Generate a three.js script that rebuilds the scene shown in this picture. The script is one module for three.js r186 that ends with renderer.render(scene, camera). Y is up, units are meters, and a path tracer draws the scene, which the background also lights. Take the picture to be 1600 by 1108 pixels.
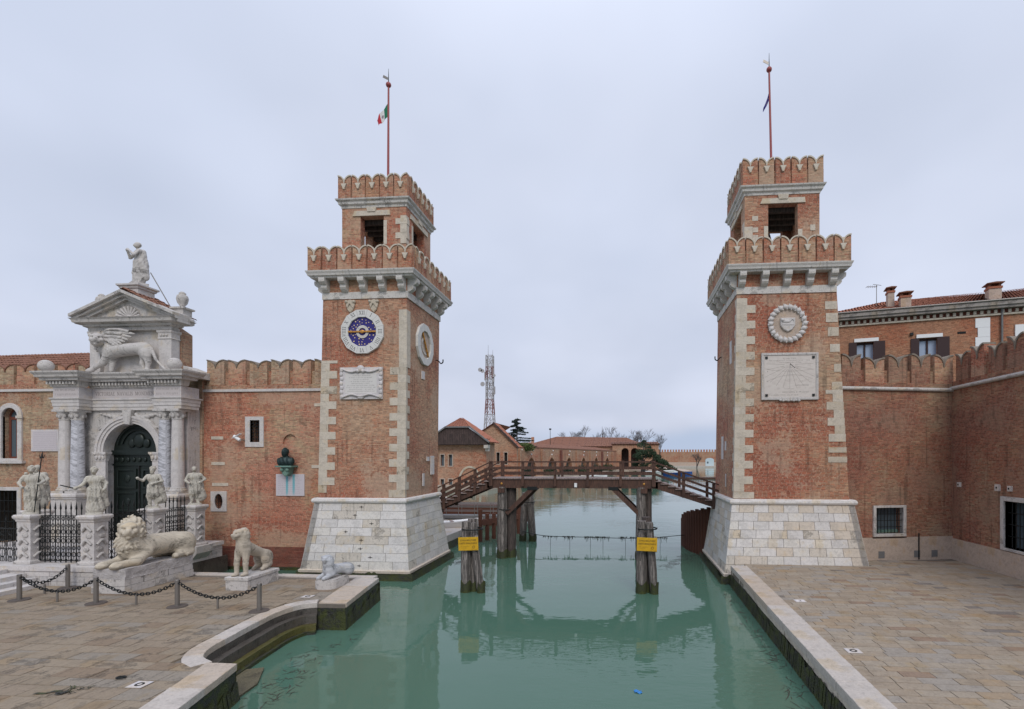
import * as THREE from 'three';
import { mergeGeometries } from 'three/addons/utils/BufferGeometryUtils.js';

// ------------------------------------------------------------------ camera, sky, sun, exposure
const scene = new THREE.Scene();
const EYE = 6.2, YAW = 4.5 * Math.PI / 180;
const camera = new THREE.PerspectiveCamera(2 * Math.atan(715 / 800) * 180 / Math.PI, 1824 / 1430, 0.1, 3000);
camera.position.set(0, EYE, 0);
camera.lookAt(-Math.sin(YAW), EYE, -Math.cos(YAW));
camera.setViewOffset(1824, 1430, 0, 0, 1600, 1108);          // a shift lens: level camera, horizon low in the frame
camera.updateProjectionMatrix();
const renderer = new THREE.WebGLRenderer({ antialias: true });
renderer.toneMapping = THREE.LinearToneMapping;
renderer.toneMappingExposure = 1.0;
renderer.shadowMap.enabled = true;
renderer.shadowMap.type = THREE.PCFSoftShadowMap;

function rng(seed) { let s = seed >>> 0; return () => { s = (s + 0x6d2b79f5) | 0; let t = Math.imul(s ^ (s >>> 15), 1 | s); t = (t + Math.imul(t ^ (t >>> 7), 61 | t)) ^ t; return ((t ^ (t >>> 14)) >>> 0) / 4294967296; }; }
const lerp = (a, b, t) => a + (b - a) * t, clamp = (v, a = 0, b = 1) => Math.min(b, Math.max(a, v)), smooth = (a, b, v) => { const t = clamp((v - a) / (b - a)); return t * t * (3 - 2 * t); };
function hash3(x, y, z) { let h = Math.imul(x, 374761393) ^ Math.imul(y, 668265263) ^ Math.imul(z, 2147483647 - 1274126177); h = Math.imul(h ^ (h >>> 13), 1274126177); h ^= h >>> 16; return (h >>> 0) / 4294967296; }
function noise3(x, y, z) {
  const xi = Math.floor(x), yi = Math.floor(y), zi = Math.floor(z), fx = x - xi, fy = y - yi, fz = z - zi, u = fx * fx * (3 - 2 * fx), v = fy * fy * (3 - 2 * fy), w = fz * fz * (3 - 2 * fz);
  const c = (i, j, k) => hash3(xi + i, yi + j, zi + k);
  return lerp(lerp(lerp(c(0, 0, 0), c(1, 0, 0), u), lerp(c(0, 1, 0), c(1, 1, 0), u), v), lerp(lerp(c(0, 0, 1), c(1, 0, 1), u), lerp(c(0, 1, 1), c(1, 1, 1), u), v), w);
}
const fbm3 = (x, y, z, o = 4) => { let s = 0, a = 0.5, n = 0; for (let i = 0; i < o; i++) { s += a * noise3(x, y, z); n += a; a *= 0.5; x = x * 2.03 + 7.1; y = y * 2.03 + 3.7; z = z * 2.03 + 1.9; } return s / n; };

{ // overcast sky: high pale cloud sheet with soft patches, a blue-grey bank low down towards the lagoon
  const W = 1024, Hh = 512, data = new Float32Array(W * Hh * 4);
  for (let j = 0; j < Hh; j++) for (let i = 0; i < W; i++) {
    const el = ((j + 0.5) / Hh - 0.5) * Math.PI, az = ((i + 0.5) / W - 0.5) * 2 * Math.PI;
    const dx = Math.cos(el) * Math.cos(az), dy = Math.sin(el), dz = Math.cos(el) * Math.sin(az);
    const e = Math.max(0, dy), k = 1 / (e + 0.28);
    const n = fbm3(dx * k * 0.9 + 11, dz * k * 0.9 + 4, 2.5, 5), n2 = fbm3(dx * k * 2.6 + 3, dz * k * 2.0 + 9, 6.5, 4);
    let b = 0.765 + 0.30 * (n - 0.5) + 0.14 * (n2 - 0.5);
    const warm = clamp(0.5 + 1.2 * (n - 0.5));
    let r = lerp(0.74, 0.87, warm) * b, g = lerp(0.85, 0.925, warm) * b, bl = 1.09 * b;
    const zen = 1 + 0.5 * smooth(0.5, 1.0, e); r *= zen; g *= zen; bl *= zen;
    const hz = Math.exp(-e * 9); r = lerp(r, 0.70 * b / 0.765, hz * 0.6); g = lerp(g, 0.71 * b / 0.765, hz * 0.6); bl = lerp(bl, 0.81 * b / 0.765, hz * 0.6);
    const top = 0.062 + 0.03 * (fbm3(dx * 3 + 5, dz * 3 + 1, 1.5, 4) - 0.5) * 2, bank = (1 - smooth(top - 0.02, top + 0.014, e)) * smooth(-0.35, 0.12, dx - 0.1 * dz - 0.05);
    r = lerp(r, 0.44, bank * 0.8); g = lerp(g, 0.54, bank * 0.8); bl = lerp(bl, 0.72, bank * 0.8);
    if (dy < 0) { const q = smooth(0, -0.15, dy); r = lerp(r, 0.3, q); g = lerp(g, 0.33, q); bl = lerp(bl, 0.34, q); }
    const o = (j * W + i) * 4; data[o] = r; data[o + 1] = g; data[o + 2] = bl; data[o + 3] = 1;
  }
  const sky = new THREE.DataTexture(data, W, Hh, THREE.RGBAFormat, THREE.FloatType);
  sky.mapping = THREE.EquirectangularReflectionMapping; sky.magFilter = THREE.LinearFilter; sky.minFilter = THREE.LinearFilter; sky.needsUpdate = true;
  scene.background = sky; scene.environment = sky;
}
const sun = new THREE.DirectionalLight(new THREE.Color(1.0, 0.95, 0.88), 1.45);   // veiled sun high behind the viewer
sun.position.set(14, 62, 34); sun.target.position.set(-4, 4, -28); scene.add(sun, sun.target);
sun.castShadow = true; sun.shadow.radius = 45; sun.shadow.mapSize.set(2048, 2048);
Object.assign(sun.shadow.camera, { left: -60, right: 60, top: 60, bottom: -60, near: 1, far: 260 });

// ------------------------------------------------------------------ scene helpers
const taken = {};
function numbered(n) { const k = taken[n] = (taken[n] ?? -1) + 1; return k ? `${n}_${String(k).padStart(3, '0')}` : n; }
function tag(o, label, category, group) { o.userData = { ...o.userData, label, category }; if (group) o.userData.group = group; return o; }
function thing(name, label, category, group, at = [0, 0, 0], turn = 0) { const o = new THREE.Group(); o.name = numbered(name); o.position.set(...at); o.rotation.y = turn; scene.add(o); return tag(o, label, category, group); }
function boxUV(g, k = 1) {                                    // uv in metres by the dominant axis of each face
  const p = g.attributes.position, n = g.attributes.normal, uv = new Float32Array(p.count * 2);
  for (let i = 0; i < p.count; i++) {
    const ax = Math.abs(n.getX(i)), ay = Math.abs(n.getY(i)), az = Math.abs(n.getZ(i)), x = p.getX(i), y = p.getY(i), z = p.getZ(i);
    if (ay >= ax && ay >= az) { uv[2 * i] = x * k; uv[2 * i + 1] = z * k; } else if (ax > az) { uv[2 * i] = z * k; uv[2 * i + 1] = y * k; } else { uv[2 * i] = x * k; uv[2 * i + 1] = y * k; }
  }
  g.setAttribute('uv', new THREE.BufferAttribute(uv, 2)); return g;
}
const plain = (g) => { let q = g.index ? g.toNonIndexed() : g; for (const k of Object.keys(q.attributes)) if (!['position', 'normal', 'uv'].includes(k)) q.deleteAttribute(k); q.morphAttributes = {}; return q; };
function join(list) { list = Array.isArray(list) ? list.flat(9) : [list]; list = list.map((g) => boxUV(plain(g))); return list.length > 1 ? mergeGeometries(list) : list[0]; }
function part(name, geo, mat, parent, keepUV) {
  const g = keepUV ? geo : join(geo), m = new THREE.Mesh(g, mat); m.name = parent && parent !== scene ? name : numbered(name); m.castShadow = m.receiveShadow = true; (parent || scene).add(m); return m;
}
function struct(name, geo, mat, keepUV) { const m = part(name, geo, mat, scene, keepUV); m.userData.kind = 'structure'; return m; }
function clone(o, at, turn, label) { const c = o.clone(); c.name = numbered(o.name.replace(/_\d{3}$/, '')); c.userData = { ...o.userData }; if (label) c.userData.label = label; if (at) c.position.set(...at); if (turn !== undefined) c.rotation.y = turn; scene.add(c); return c; }

const box = (x0, x1, y0, y1, z0, z1) => { const g = new THREE.BoxGeometry(Math.abs(x1 - x0), Math.abs(y1 - y0), Math.abs(z1 - z0)); g.translate((x0 + x1) / 2, (y0 + y1) / 2, (z0 + z1) / 2); return g; };
function faces(quads) {                                       // flat quads [a,b,c,d], each a point [x,y,z]
  const pos = [], nor = []; const A = new THREE.Vector3(), B = new THREE.Vector3();
  for (const q of quads) { A.set(q[1][0] - q[0][0], q[1][1] - q[0][1], q[1][2] - q[0][2]); B.set(q[2][0] - q[0][0], q[2][1] - q[0][1], q[2][2] - q[0][2]); A.cross(B).normalize(); const ids = q.length === 3 ? [0, 1, 2] : [0, 1, 2, 0, 2, 3]; for (const i of ids) { pos.push(...q[i]); nor.push(A.x, A.y, A.z); } }
  const g = new THREE.BufferGeometry(); g.setAttribute('position', new THREE.Float32BufferAttribute(pos, 3)); g.setAttribute('normal', new THREE.Float32BufferAttribute(nor, 3)); g.setAttribute('uv', new THREE.Float32BufferAttribute(new Float32Array(pos.length / 3 * 2), 2)); return g;
}
const hexa = (b, t) => faces([[b[3], b[2], b[1], b[0]], [t[0], t[1], t[2], t[3]], [b[0], b[1], t[1], t[0]], [b[1], b[2], t[2], t[1]], [b[2], b[3], t[3], t[2]], [b[3], b[0], t[0], t[3]]]);   // b,t: front-left, front-right, back-right, back-left
const frustum = ([x0, x1, zf, zb], y0, [X0, X1, Zf, Zb], y1) => hexa([[x0, y0, zf], [x1, y0, zf], [x1, y0, zb], [x0, y0, zb]], [[X0, y1, Zf], [X1, y1, Zf], [X1, y1, Zb], [X0, y1, Zb]]);
function prism(pts, z0, z1, holes = [], bevel = 0) {          // outline in x,y pushed from z0 to z1 (z1 > z0)
  const s = new THREE.Shape(pts.map((p) => new THREE.Vector2(...p))); for (const h of holes) s.holes.push(new THREE.Path(h.map((p) => new THREE.Vector2(...p))));
  const g = new THREE.ExtrudeGeometry(s, { depth: z1 - z0 - 2 * bevel, bevelEnabled: bevel > 0, bevelSize: bevel, bevelThickness: bevel, bevelSegments: 1, bevelOffset: -bevel, curveSegments: 8 }); g.translate(0, 0, z0 + bevel); return g;
}
function slabShape(pts, y0, y1) { const g = prism(pts.map(([x, z]) => [x, -z]), y0, y1); g.rotateX(-Math.PI / 2); return g; }   // outline in x,z, between heights y0 and y1
function moldX(profile, x0, x1) { const g = prism(profile.map(([o, y]) => [o, y]), x0, x1); g.rotateY(Math.PI / 2); g.scale(1, 1, -1); const q = plain(g), p = q.attributes.position, n = q.attributes.normal; for (let i = 0; i < p.count; i += 3) for (const a of [p, n]) { const t = [a.getX(i + 1), a.getY(i + 1), a.getZ(i + 1)]; a.setXYZ(i + 1, a.getX(i + 2), a.getY(i + 2), a.getZ(i + 2)); a.setXYZ(i + 2, ...t); } return q; }
function ringMold(x0, x1, zf, zb, prof) {                     // a moulding carried round a rectangle with mitred corners; prof = [[out, y], ...] from bottom to top
  const q = []; const C = (o, y) => [[x0 - o, y, zf + o], [x1 + o, y, zf + o], [x1 + o, y, zb - o], [x0 - o, y, zb - o]];
  for (let i = 0; i + 1 < prof.length; i++) { const a = C(...prof[i]), b = C(...prof[i + 1]); for (let k = 0; k < 4; k++) { const m = (k + 1) % 4; q.push([a[k], a[m], b[m], b[k]]); } }
  const bt = C(...prof[0]), tp = C(...prof[prof.length - 1]); q.push([bt[3], bt[2], bt[1], bt[0]], tp); return faces(q);
}
const lathe = (prof, x, y, z, seg = 20) => { const g = new THREE.LatheGeometry(prof.map((p) => new THREE.Vector2(...p)), seg); g.translate(x, y, z); return g; };
function rod(a, b, r0, r1 = r0, seg = 8) { const A = new THREE.Vector3(...a), B = new THREE.Vector3(...b), d = B.clone().sub(A), g = new THREE.CylinderGeometry(r1, r0, d.length(), seg); g.applyQuaternion(new THREE.Quaternion().setFromUnitVectors(new THREE.Vector3(0, 1, 0), d.clone().normalize())); g.translate((A.x + B.x) / 2, (A.y + B.y) / 2, (A.z + B.z) / 2); return g; }
function bar(a, b, w, h) { const A = new THREE.Vector3(...a), B = new THREE.Vector3(...b), d = B.clone().sub(A), g = new THREE.BoxGeometry(w, h, d.length()), m = new THREE.Matrix4().lookAt(A, B, new THREE.Vector3(0, 1, 0)); m.setPosition(A.clone().add(B).multiplyScalar(0.5)); g.applyMatrix4(m); return g; }
const tube = (pts, r, n = 40, seg = 6, closed = false) => new THREE.TubeGeometry(new THREE.CatmullRomCurve3(pts.map((p) => new THREE.Vector3(...p)), closed), n, r, seg, closed);
const ball = (x, y, z, r, sx = 1, sy = 1, sz = 1, a = 14, b = 10) => { const g = new THREE.SphereGeometry(r, a, b); g.scale(sx, sy, sz); g.translate(x, y, z); return g; };
const arc = (cx, cy, r, a0, a1, n, ry = r) => Array.from({ length: n + 1 }, (_, i) => { const a = lerp(a0, a1, i / n); return [cx + r * Math.cos(a), cy + ry * Math.sin(a)]; });
const rect = (x0, x1, y0, y1) => [[x0, y0], [x1, y0], [x1, y1], [x0, y1]];
const bend = (g, f) => { const p = g.attributes.position; for (let i = 0; i < p.count; i++) p.setXYZ(i, ...f(p.getX(i), p.getY(i), p.getZ(i))); g.computeVertexNormals(); return g; };

// signed-distance sculpting (surface nets) for statues and lions
const V = (x, y, z) => [x, y, z];
function capsule(a, b, r0, r1 = r0) { const dx = b[0] - a[0], dy = b[1] - a[1], dz = b[2] - a[2], L = dx * dx + dy * dy + dz * dz || 1e-9; return (x, y, z) => { const t = clamp(((x - a[0]) * dx + (y - a[1]) * dy + (z - a[2]) * dz) / L); return Math.hypot(x - a[0] - dx * t, y - a[1] - dy * t, z - a[2] - dz * t) - lerp(r0, r1, t); }; }
function egg(c, r) { const m = Math.min(...r); return (x, y, z) => { const k = Math.hypot((x - c[0]) / r[0], (y - c[1]) / r[1], (z - c[2]) / r[2]); return (k - 1) * m; }; }
const smin = (a, b, k) => { const h = Math.max(k - Math.abs(a - b), 0) / k; return Math.min(a, b) - h * h * k * 0.25; };
const blend = (k, ...f) => (x, y, z) => { let d = f[0](x, y, z); for (let i = 1; i < f.length; i++) d = smin(d, f[i](x, y, z), k); return d; };
function sculpt(fn, lo, hi, c) {
  const nx = Math.ceil((hi[0] - lo[0]) / c) + 1, ny = Math.ceil((hi[1] - lo[1]) / c) + 1, nz = Math.ceil((hi[2] - lo[2]) / c) + 1, f = new Float32Array(nx * ny * nz), id = (i, j, k) => (k * ny + j) * nx + i;
  for (let k = 0; k < nz; k++) for (let j = 0; j < ny; j++) for (let i = 0; i < nx; i++) f[id(i, j, k)] = fn(lo[0] + i * c, lo[1] + j * c, lo[2] + k * c);
  const vi = new Int32Array(nx * ny * nz).fill(-1), pos = [], idx = [];
  for (let k = 0; k < nz - 1; k++) for (let j = 0; j < ny - 1; j++) for (let i = 0; i < nx - 1; i++) {
    let s = 0, X = 0, Y = 0, Z = 0; const v = []; for (let q = 0; q < 8; q++) v.push(f[id(i + (q & 1), j + (q >> 1 & 1), k + (q >> 2))]);
    const neg = v.filter((q) => q < 0).length; if (!neg || neg === 8) continue;
    for (const [a, b] of EDGES) if ((v[a] < 0) !== (v[b] < 0)) { const t = v[a] / (v[a] - v[b]); X += lerp(a & 1, b & 1, t); Y += lerp(a >> 1 & 1, b >> 1 & 1, t); Z += lerp(a >> 2, b >> 2, t); s++; }
    vi[id(i, j, k)] = pos.length / 3; pos.push(lo[0] + (i + X / s) * c, lo[1] + (j + Y / s) * c, lo[2] + (k + Z / s) * c);
  }
  const quad = (a, b, cc, d, flip) => { if (a < 0 || b < 0 || cc < 0 || d < 0) return; flip ? idx.push(a, cc, b, a, d, cc) : idx.push(a, b, cc, a, cc, d); };
  for (let k = 1; k < nz - 1; k++) for (let j = 1; j < ny - 1; j++) for (let i = 1; i < nx - 1; i++) {
    const s = f[id(i, j, k)] < 0;
    if (s !== f[id(i + 1, j, k)] < 0) quad(vi[id(i, j - 1, k - 1)], vi[id(i, j, k - 1)], vi[id(i, j, k)], vi[id(i, j - 1, k)], !s);
    if (s !== f[id(i, j + 1, k)] < 0) quad(vi[id(i - 1, j, k - 1)], vi[id(i - 1, j, k)], vi[id(i, j, k)], vi[id(i, j, k - 1)], !s);
    if (s !== f[id(i, j, k + 1)] < 0) quad(vi[id(i - 1, j - 1, k)], vi[id(i, j - 1, k)], vi[id(i, j, k)], vi[id(i - 1, j, k)], !s);
  }
  const g = new THREE.BufferGeometry(); g.setAttribute('position', new THREE.Float32BufferAttribute(pos, 3)); g.setIndex(idx); g.computeVertexNormals(); g.setAttribute('uv', new THREE.Float32BufferAttribute(new Float32Array(pos.length / 3 * 2), 2));
  const p = g.attributes.position, u = g.attributes.uv; for (let i = 0; i < p.count; i++) u.setXY(i, p.getX(i) + p.getZ(i) * 0.7, p.getY(i)); return g;
}
const EDGES = [[0, 1], [2, 3], [4, 5], [6, 7], [0, 2], [1, 3], [4, 6], [5, 7], [0, 4], [1, 5], [2, 6], [3, 7]];

// ------------------------------------------------------------------ procedural materials
const srgb = (v) => Math.round(255 * clamp(v <= 0.0031308 ? v * 12.92 : 1.055 * Math.pow(v, 1 / 2.4) - 0.055));
function gridNoise(size, cells, seed) {                       // tileable value noise
  const r = rng(seed), g = Float32Array.from({ length: cells * cells }, () => r());
  return (x, y) => { const u = x / size * cells, v = y / size * cells, i = Math.floor(u), j = Math.floor(v), a = u - i, b = v - j, p = a * a * (3 - 2 * a), q = b * b * (3 - 2 * b), I = i % cells, J = j % cells, K = (I + 1) % cells, L = (J + 1) % cells; return lerp(lerp(g[J * cells + I], g[J * cells + K], p), lerp(g[L * cells + I], g[L * cells + K], p), q); };
}
function tileFbm(size, cells, oct, seed) { const l = []; for (let o = 0; o < oct; o++) l.push(gridNoise(size, Math.min(size, cells << o), seed + o * 17)); return (x, y) => { let s = 0, a = 1, n = 0; for (const f of l) { s += a * f(x, y); n += a; a *= 0.55; } return s / n; }; }
function tex(size, f, color = true, metres = 1) {
  const d = new Uint8Array(size * size * 4);
  for (let y = 0; y < size; y++) for (let x = 0; x < size; x++) { const c = f(x, y), o = (y * size + x) * 4; if (color) { d[o] = srgb(c[0]); d[o + 1] = srgb(c[1]); d[o + 2] = srgb(c[2]); } else d[o] = d[o + 1] = d[o + 2] = Math.round(255 * clamp(c)); d[o + 3] = 255; }
  const t = new THREE.DataTexture(d, size, size); t.wrapS = t.wrapT = THREE.RepeatWrapping; t.magFilter = THREE.LinearFilter; t.minFilter = THREE.LinearMipmapLinearFilter; t.generateMipmaps = true; if (color) t.colorSpace = THREE.SRGBColorSpace; t.repeat.set(1 / metres, 1 / metres); t.needsUpdate = true; return t;
}
function brick(seed, { pal, mortar, metres = 8, size = 1024, joint = 0.22, worn = 0.5, patch = [], pale = 0.3, streak = 0 }) {
  const rows = Math.round(metres / 0.068), rh = size / rows, cols = Math.round(metres / 0.235), cw = size / cols, R = rng(seed), tone = Float32Array.from({ length: rows * cols }, () => R()), pick = Float32Array.from({ length: rows * cols }, () => R()), off = Float32Array.from({ length: rows }, () => R());
  const big = tileFbm(size, 3, 5, seed + 1), mid = tileFbm(size, 9, 4, seed + 2), fine = tileFbm(size, 90, 3, seed + 3), wet = tileFbm(size, 5, 5, seed + 4), rep = tileFbm(size, 4, 5, seed + 9), st = gridNoise(size, 64, seed + 6), h = new Float32Array(size * size), W = [1, 1.12, 0.85, 1.2];
  const col = tex(size, (x, y) => {
    const wob = (mid(x, y) - 0.5) * 3, yy = ((y + wob) % size + size) % size, r = Math.floor(yy / rh) % rows, fy = yy / rh - Math.floor(yy / rh), xx = ((x + off[r] * cw) % size + size) % size, c = Math.floor(xx / cw) % cols, fx = xx / cw - Math.floor(xx / cw), k = r * cols + c;
    const jt = Math.max(Math.abs(fy - 0.5) * 2 > 1 - joint ? 1 : 0, Math.abs(fx - 0.5) * 2 > 1 - joint * 0.33 ? 1 : 0);
    const b = big(x, y), m = mid(x, y), fn = fine(x, y), w = wet(x, y), q = clamp(pick[k] * 0.5 + (b - 0.5) * 2.6 + 0.26);
    const i = Math.min(pal.length - 1.001, q * (pal.length - 1)), lo = pal[Math.floor(i)], hi = pal[Math.floor(i) + 1], f = i - Math.floor(i);
    let v = 0.68 + 0.54 * tone[k] + 0.35 * (fn - 0.5); let C = [0, 1, 2].map((n) => lerp(lo[n], hi[n], f) * v);
    const pn = rep(Math.floor(xx / cw) * cw, Math.floor(yy / rh) * rh) + 0.05 * (pick[k] - 0.5), redo = smooth(0.565, 0.585, pn), bare = smooth(0.43, 0.41, pn); C = C.map((n, e) => n * lerp(1, [0.93, 0.74, 0.70][e], redo) * lerp(1, [1.02, 1.14, 1.2][e], bare)); v = v;
    if (tone[k] > 0.93) C = C.map((n) => n * 0.55);
    const lost = smooth(0.62 - worn * 0.15, 0.72, m + 0.4 * (fn - 0.5));
    let d = jt ? 0.25 : 0.75 + 0.25 * tone[k]; d -= lost * 0.45 * (0.5 + tone[k]);
    if (jt) { const s = 0.75 + 0.5 * fn; C = mortar.map((n) => n * s); }
    const smear = smooth(0.52, 0.64, w + 0.3 * (fn - 0.5)) * pale; C = C.map((n, e) => lerp(n, mortar[e] * (0.85 + 0.35 * fn), smear));
    if (streak) { const s = smooth(0.6, 0.85, st(x, (y * 0.06) % size) * 0.7 + 0.3 * m) * streak; C = C.map((n) => n * (1 - s)); }
    h[y * size + x] = d + 0.2 * (fn - 0.5); return C;
  }, true, metres);
  const bump = tex(size, (x, y) => h[y * size + x], false, metres);
  return new THREE.MeshStandardMaterial({ map: col, bumpMap: bump, bumpScale: 0.014, roughness: 0.93 });
}
const stoneTex = (() => { // shared stone relief and mottling, three grains
  const S = 512, a = tileFbm(S, 4, 6, 301), b = tileFbm(S, 14, 5, 302), c = tileFbm(S, 60, 3, 303), v = tileFbm(S, 5, 4, 304), pit = tileFbm(S, 40, 2, 305), run = tileFbm(S, 36, 3, 306);
  const grey = (x, y) => 0.80 + 0.26 * (a(x, y) - 0.5) + 0.22 * (b(x, y) - 0.5) + 0.18 * (c(x, y) - 0.5) - 0.12 * smooth(0.66, 0.8, pit(x, y));
  return {
    soft: tex(S, (x, y) => { const g = grey(x, y), w = smooth(0.52, 0.68, b(x, y)); return [g, g * lerp(1, 0.94, w), g * lerp(1, 0.84, w)]; }, true, 2.6),
    dirty: tex(S, (x, y) => { const g = grey(x, y) - 0.20 * smooth(0.5, 0.68, a(x, y) * 0.55 + b(x, y) * 0.45), w = smooth(0.5, 0.72, v(x, y)); return [g, g * lerp(1, 0.93, w), g * lerp(1, 0.80, w)]; }, true, 2.2),
    grime: tex(S, (x, y) => { const g = grey(x, y) - 0.42 * smooth(0.52, 0.66, a(x, y) * 0.4 + b(x, y) * 0.35 + c(x, y) * 0.25) - 0.22 * smooth(0.55, 0.75, run(x, (y * 0.12) % S) * 0.75 + 0.25 * c(x, y)), w = smooth(0.5, 0.72, v(x, y)); return [g, g * lerp(1, 0.93, w), g * lerp(0.99, 0.80, w)]; }, true, 2.4),
    vein: tex(S, (x, y) => { const k = Math.abs(v((x + y * 2.5 + 40 * b(x, y)) % S, (y + 30 * a(x, y)) % S) - 0.5), s = 1 - 0.5 * (1 - smooth(0.0, 0.09, k)); const g = grey(x, y) * s + 0.06; return [g * 0.97, g * 0.98, g]; }, true, 1.4),
    algae: tex(S, (x, y) => { const m = smooth(0.38, 0.62, a(x, y) * 0.5 + b(x, y) * 0.5), g = 0.5 + 0.9 * c(x, y); return [lerp(0.030, 0.05, m) * g, lerp(0.030, 0.058, m) * g, lerp(0.024, 0.012, m) * g]; }, true, 1.6),
    bump: tex(S, (x, y) => 0.5 + 0.5 * (b(x, y) - 0.5) + 0.5 * (c(x, y) - 0.5) - 0.25 * smooth(0.68, 0.78, pit(x, y)), false, 1.2),
    rough: tex(S, (x, y) => clamp(0.15 + 1.1 * (b(x, y) - 0.3) + 0.5 * (a(x, y) - 0.5)), false, 0.9),
  };
})();
const std = (o) => new THREE.MeshStandardMaterial(o), lin = (r, g, b) => new THREE.Color().setRGB(r, g, b);
const stone = (c, m = 'soft', bump = 0.01, rough = 0.8) => std({ color: lin(...c), map: stoneTex[m], bumpMap: stoneTex.bump, bumpScale: bump, roughness: rough });
function woodTex(seed, base, dark, metres = 1.5) { const S = 512, g = tileFbm(S, 3, 4, seed), f = gridNoise(S, 128, seed + 3), f2 = gridNoise(S, 48, seed + 4), k = tileFbm(S, 30, 3, seed + 5); return tex(S, (x, y) => { const l = 0.55 * f(x, (y * 0.05) % S) + 0.3 * f2((x + 20 * g(x, y)) % S, (y * 0.03) % S) + 0.15 * k(x, y), t = smooth(0.25, 0.75, l); return base.map((b, i) => lerp(dark[i], b, t) * (0.75 + 0.5 * g(x, y))); }, true, metres); }
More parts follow.
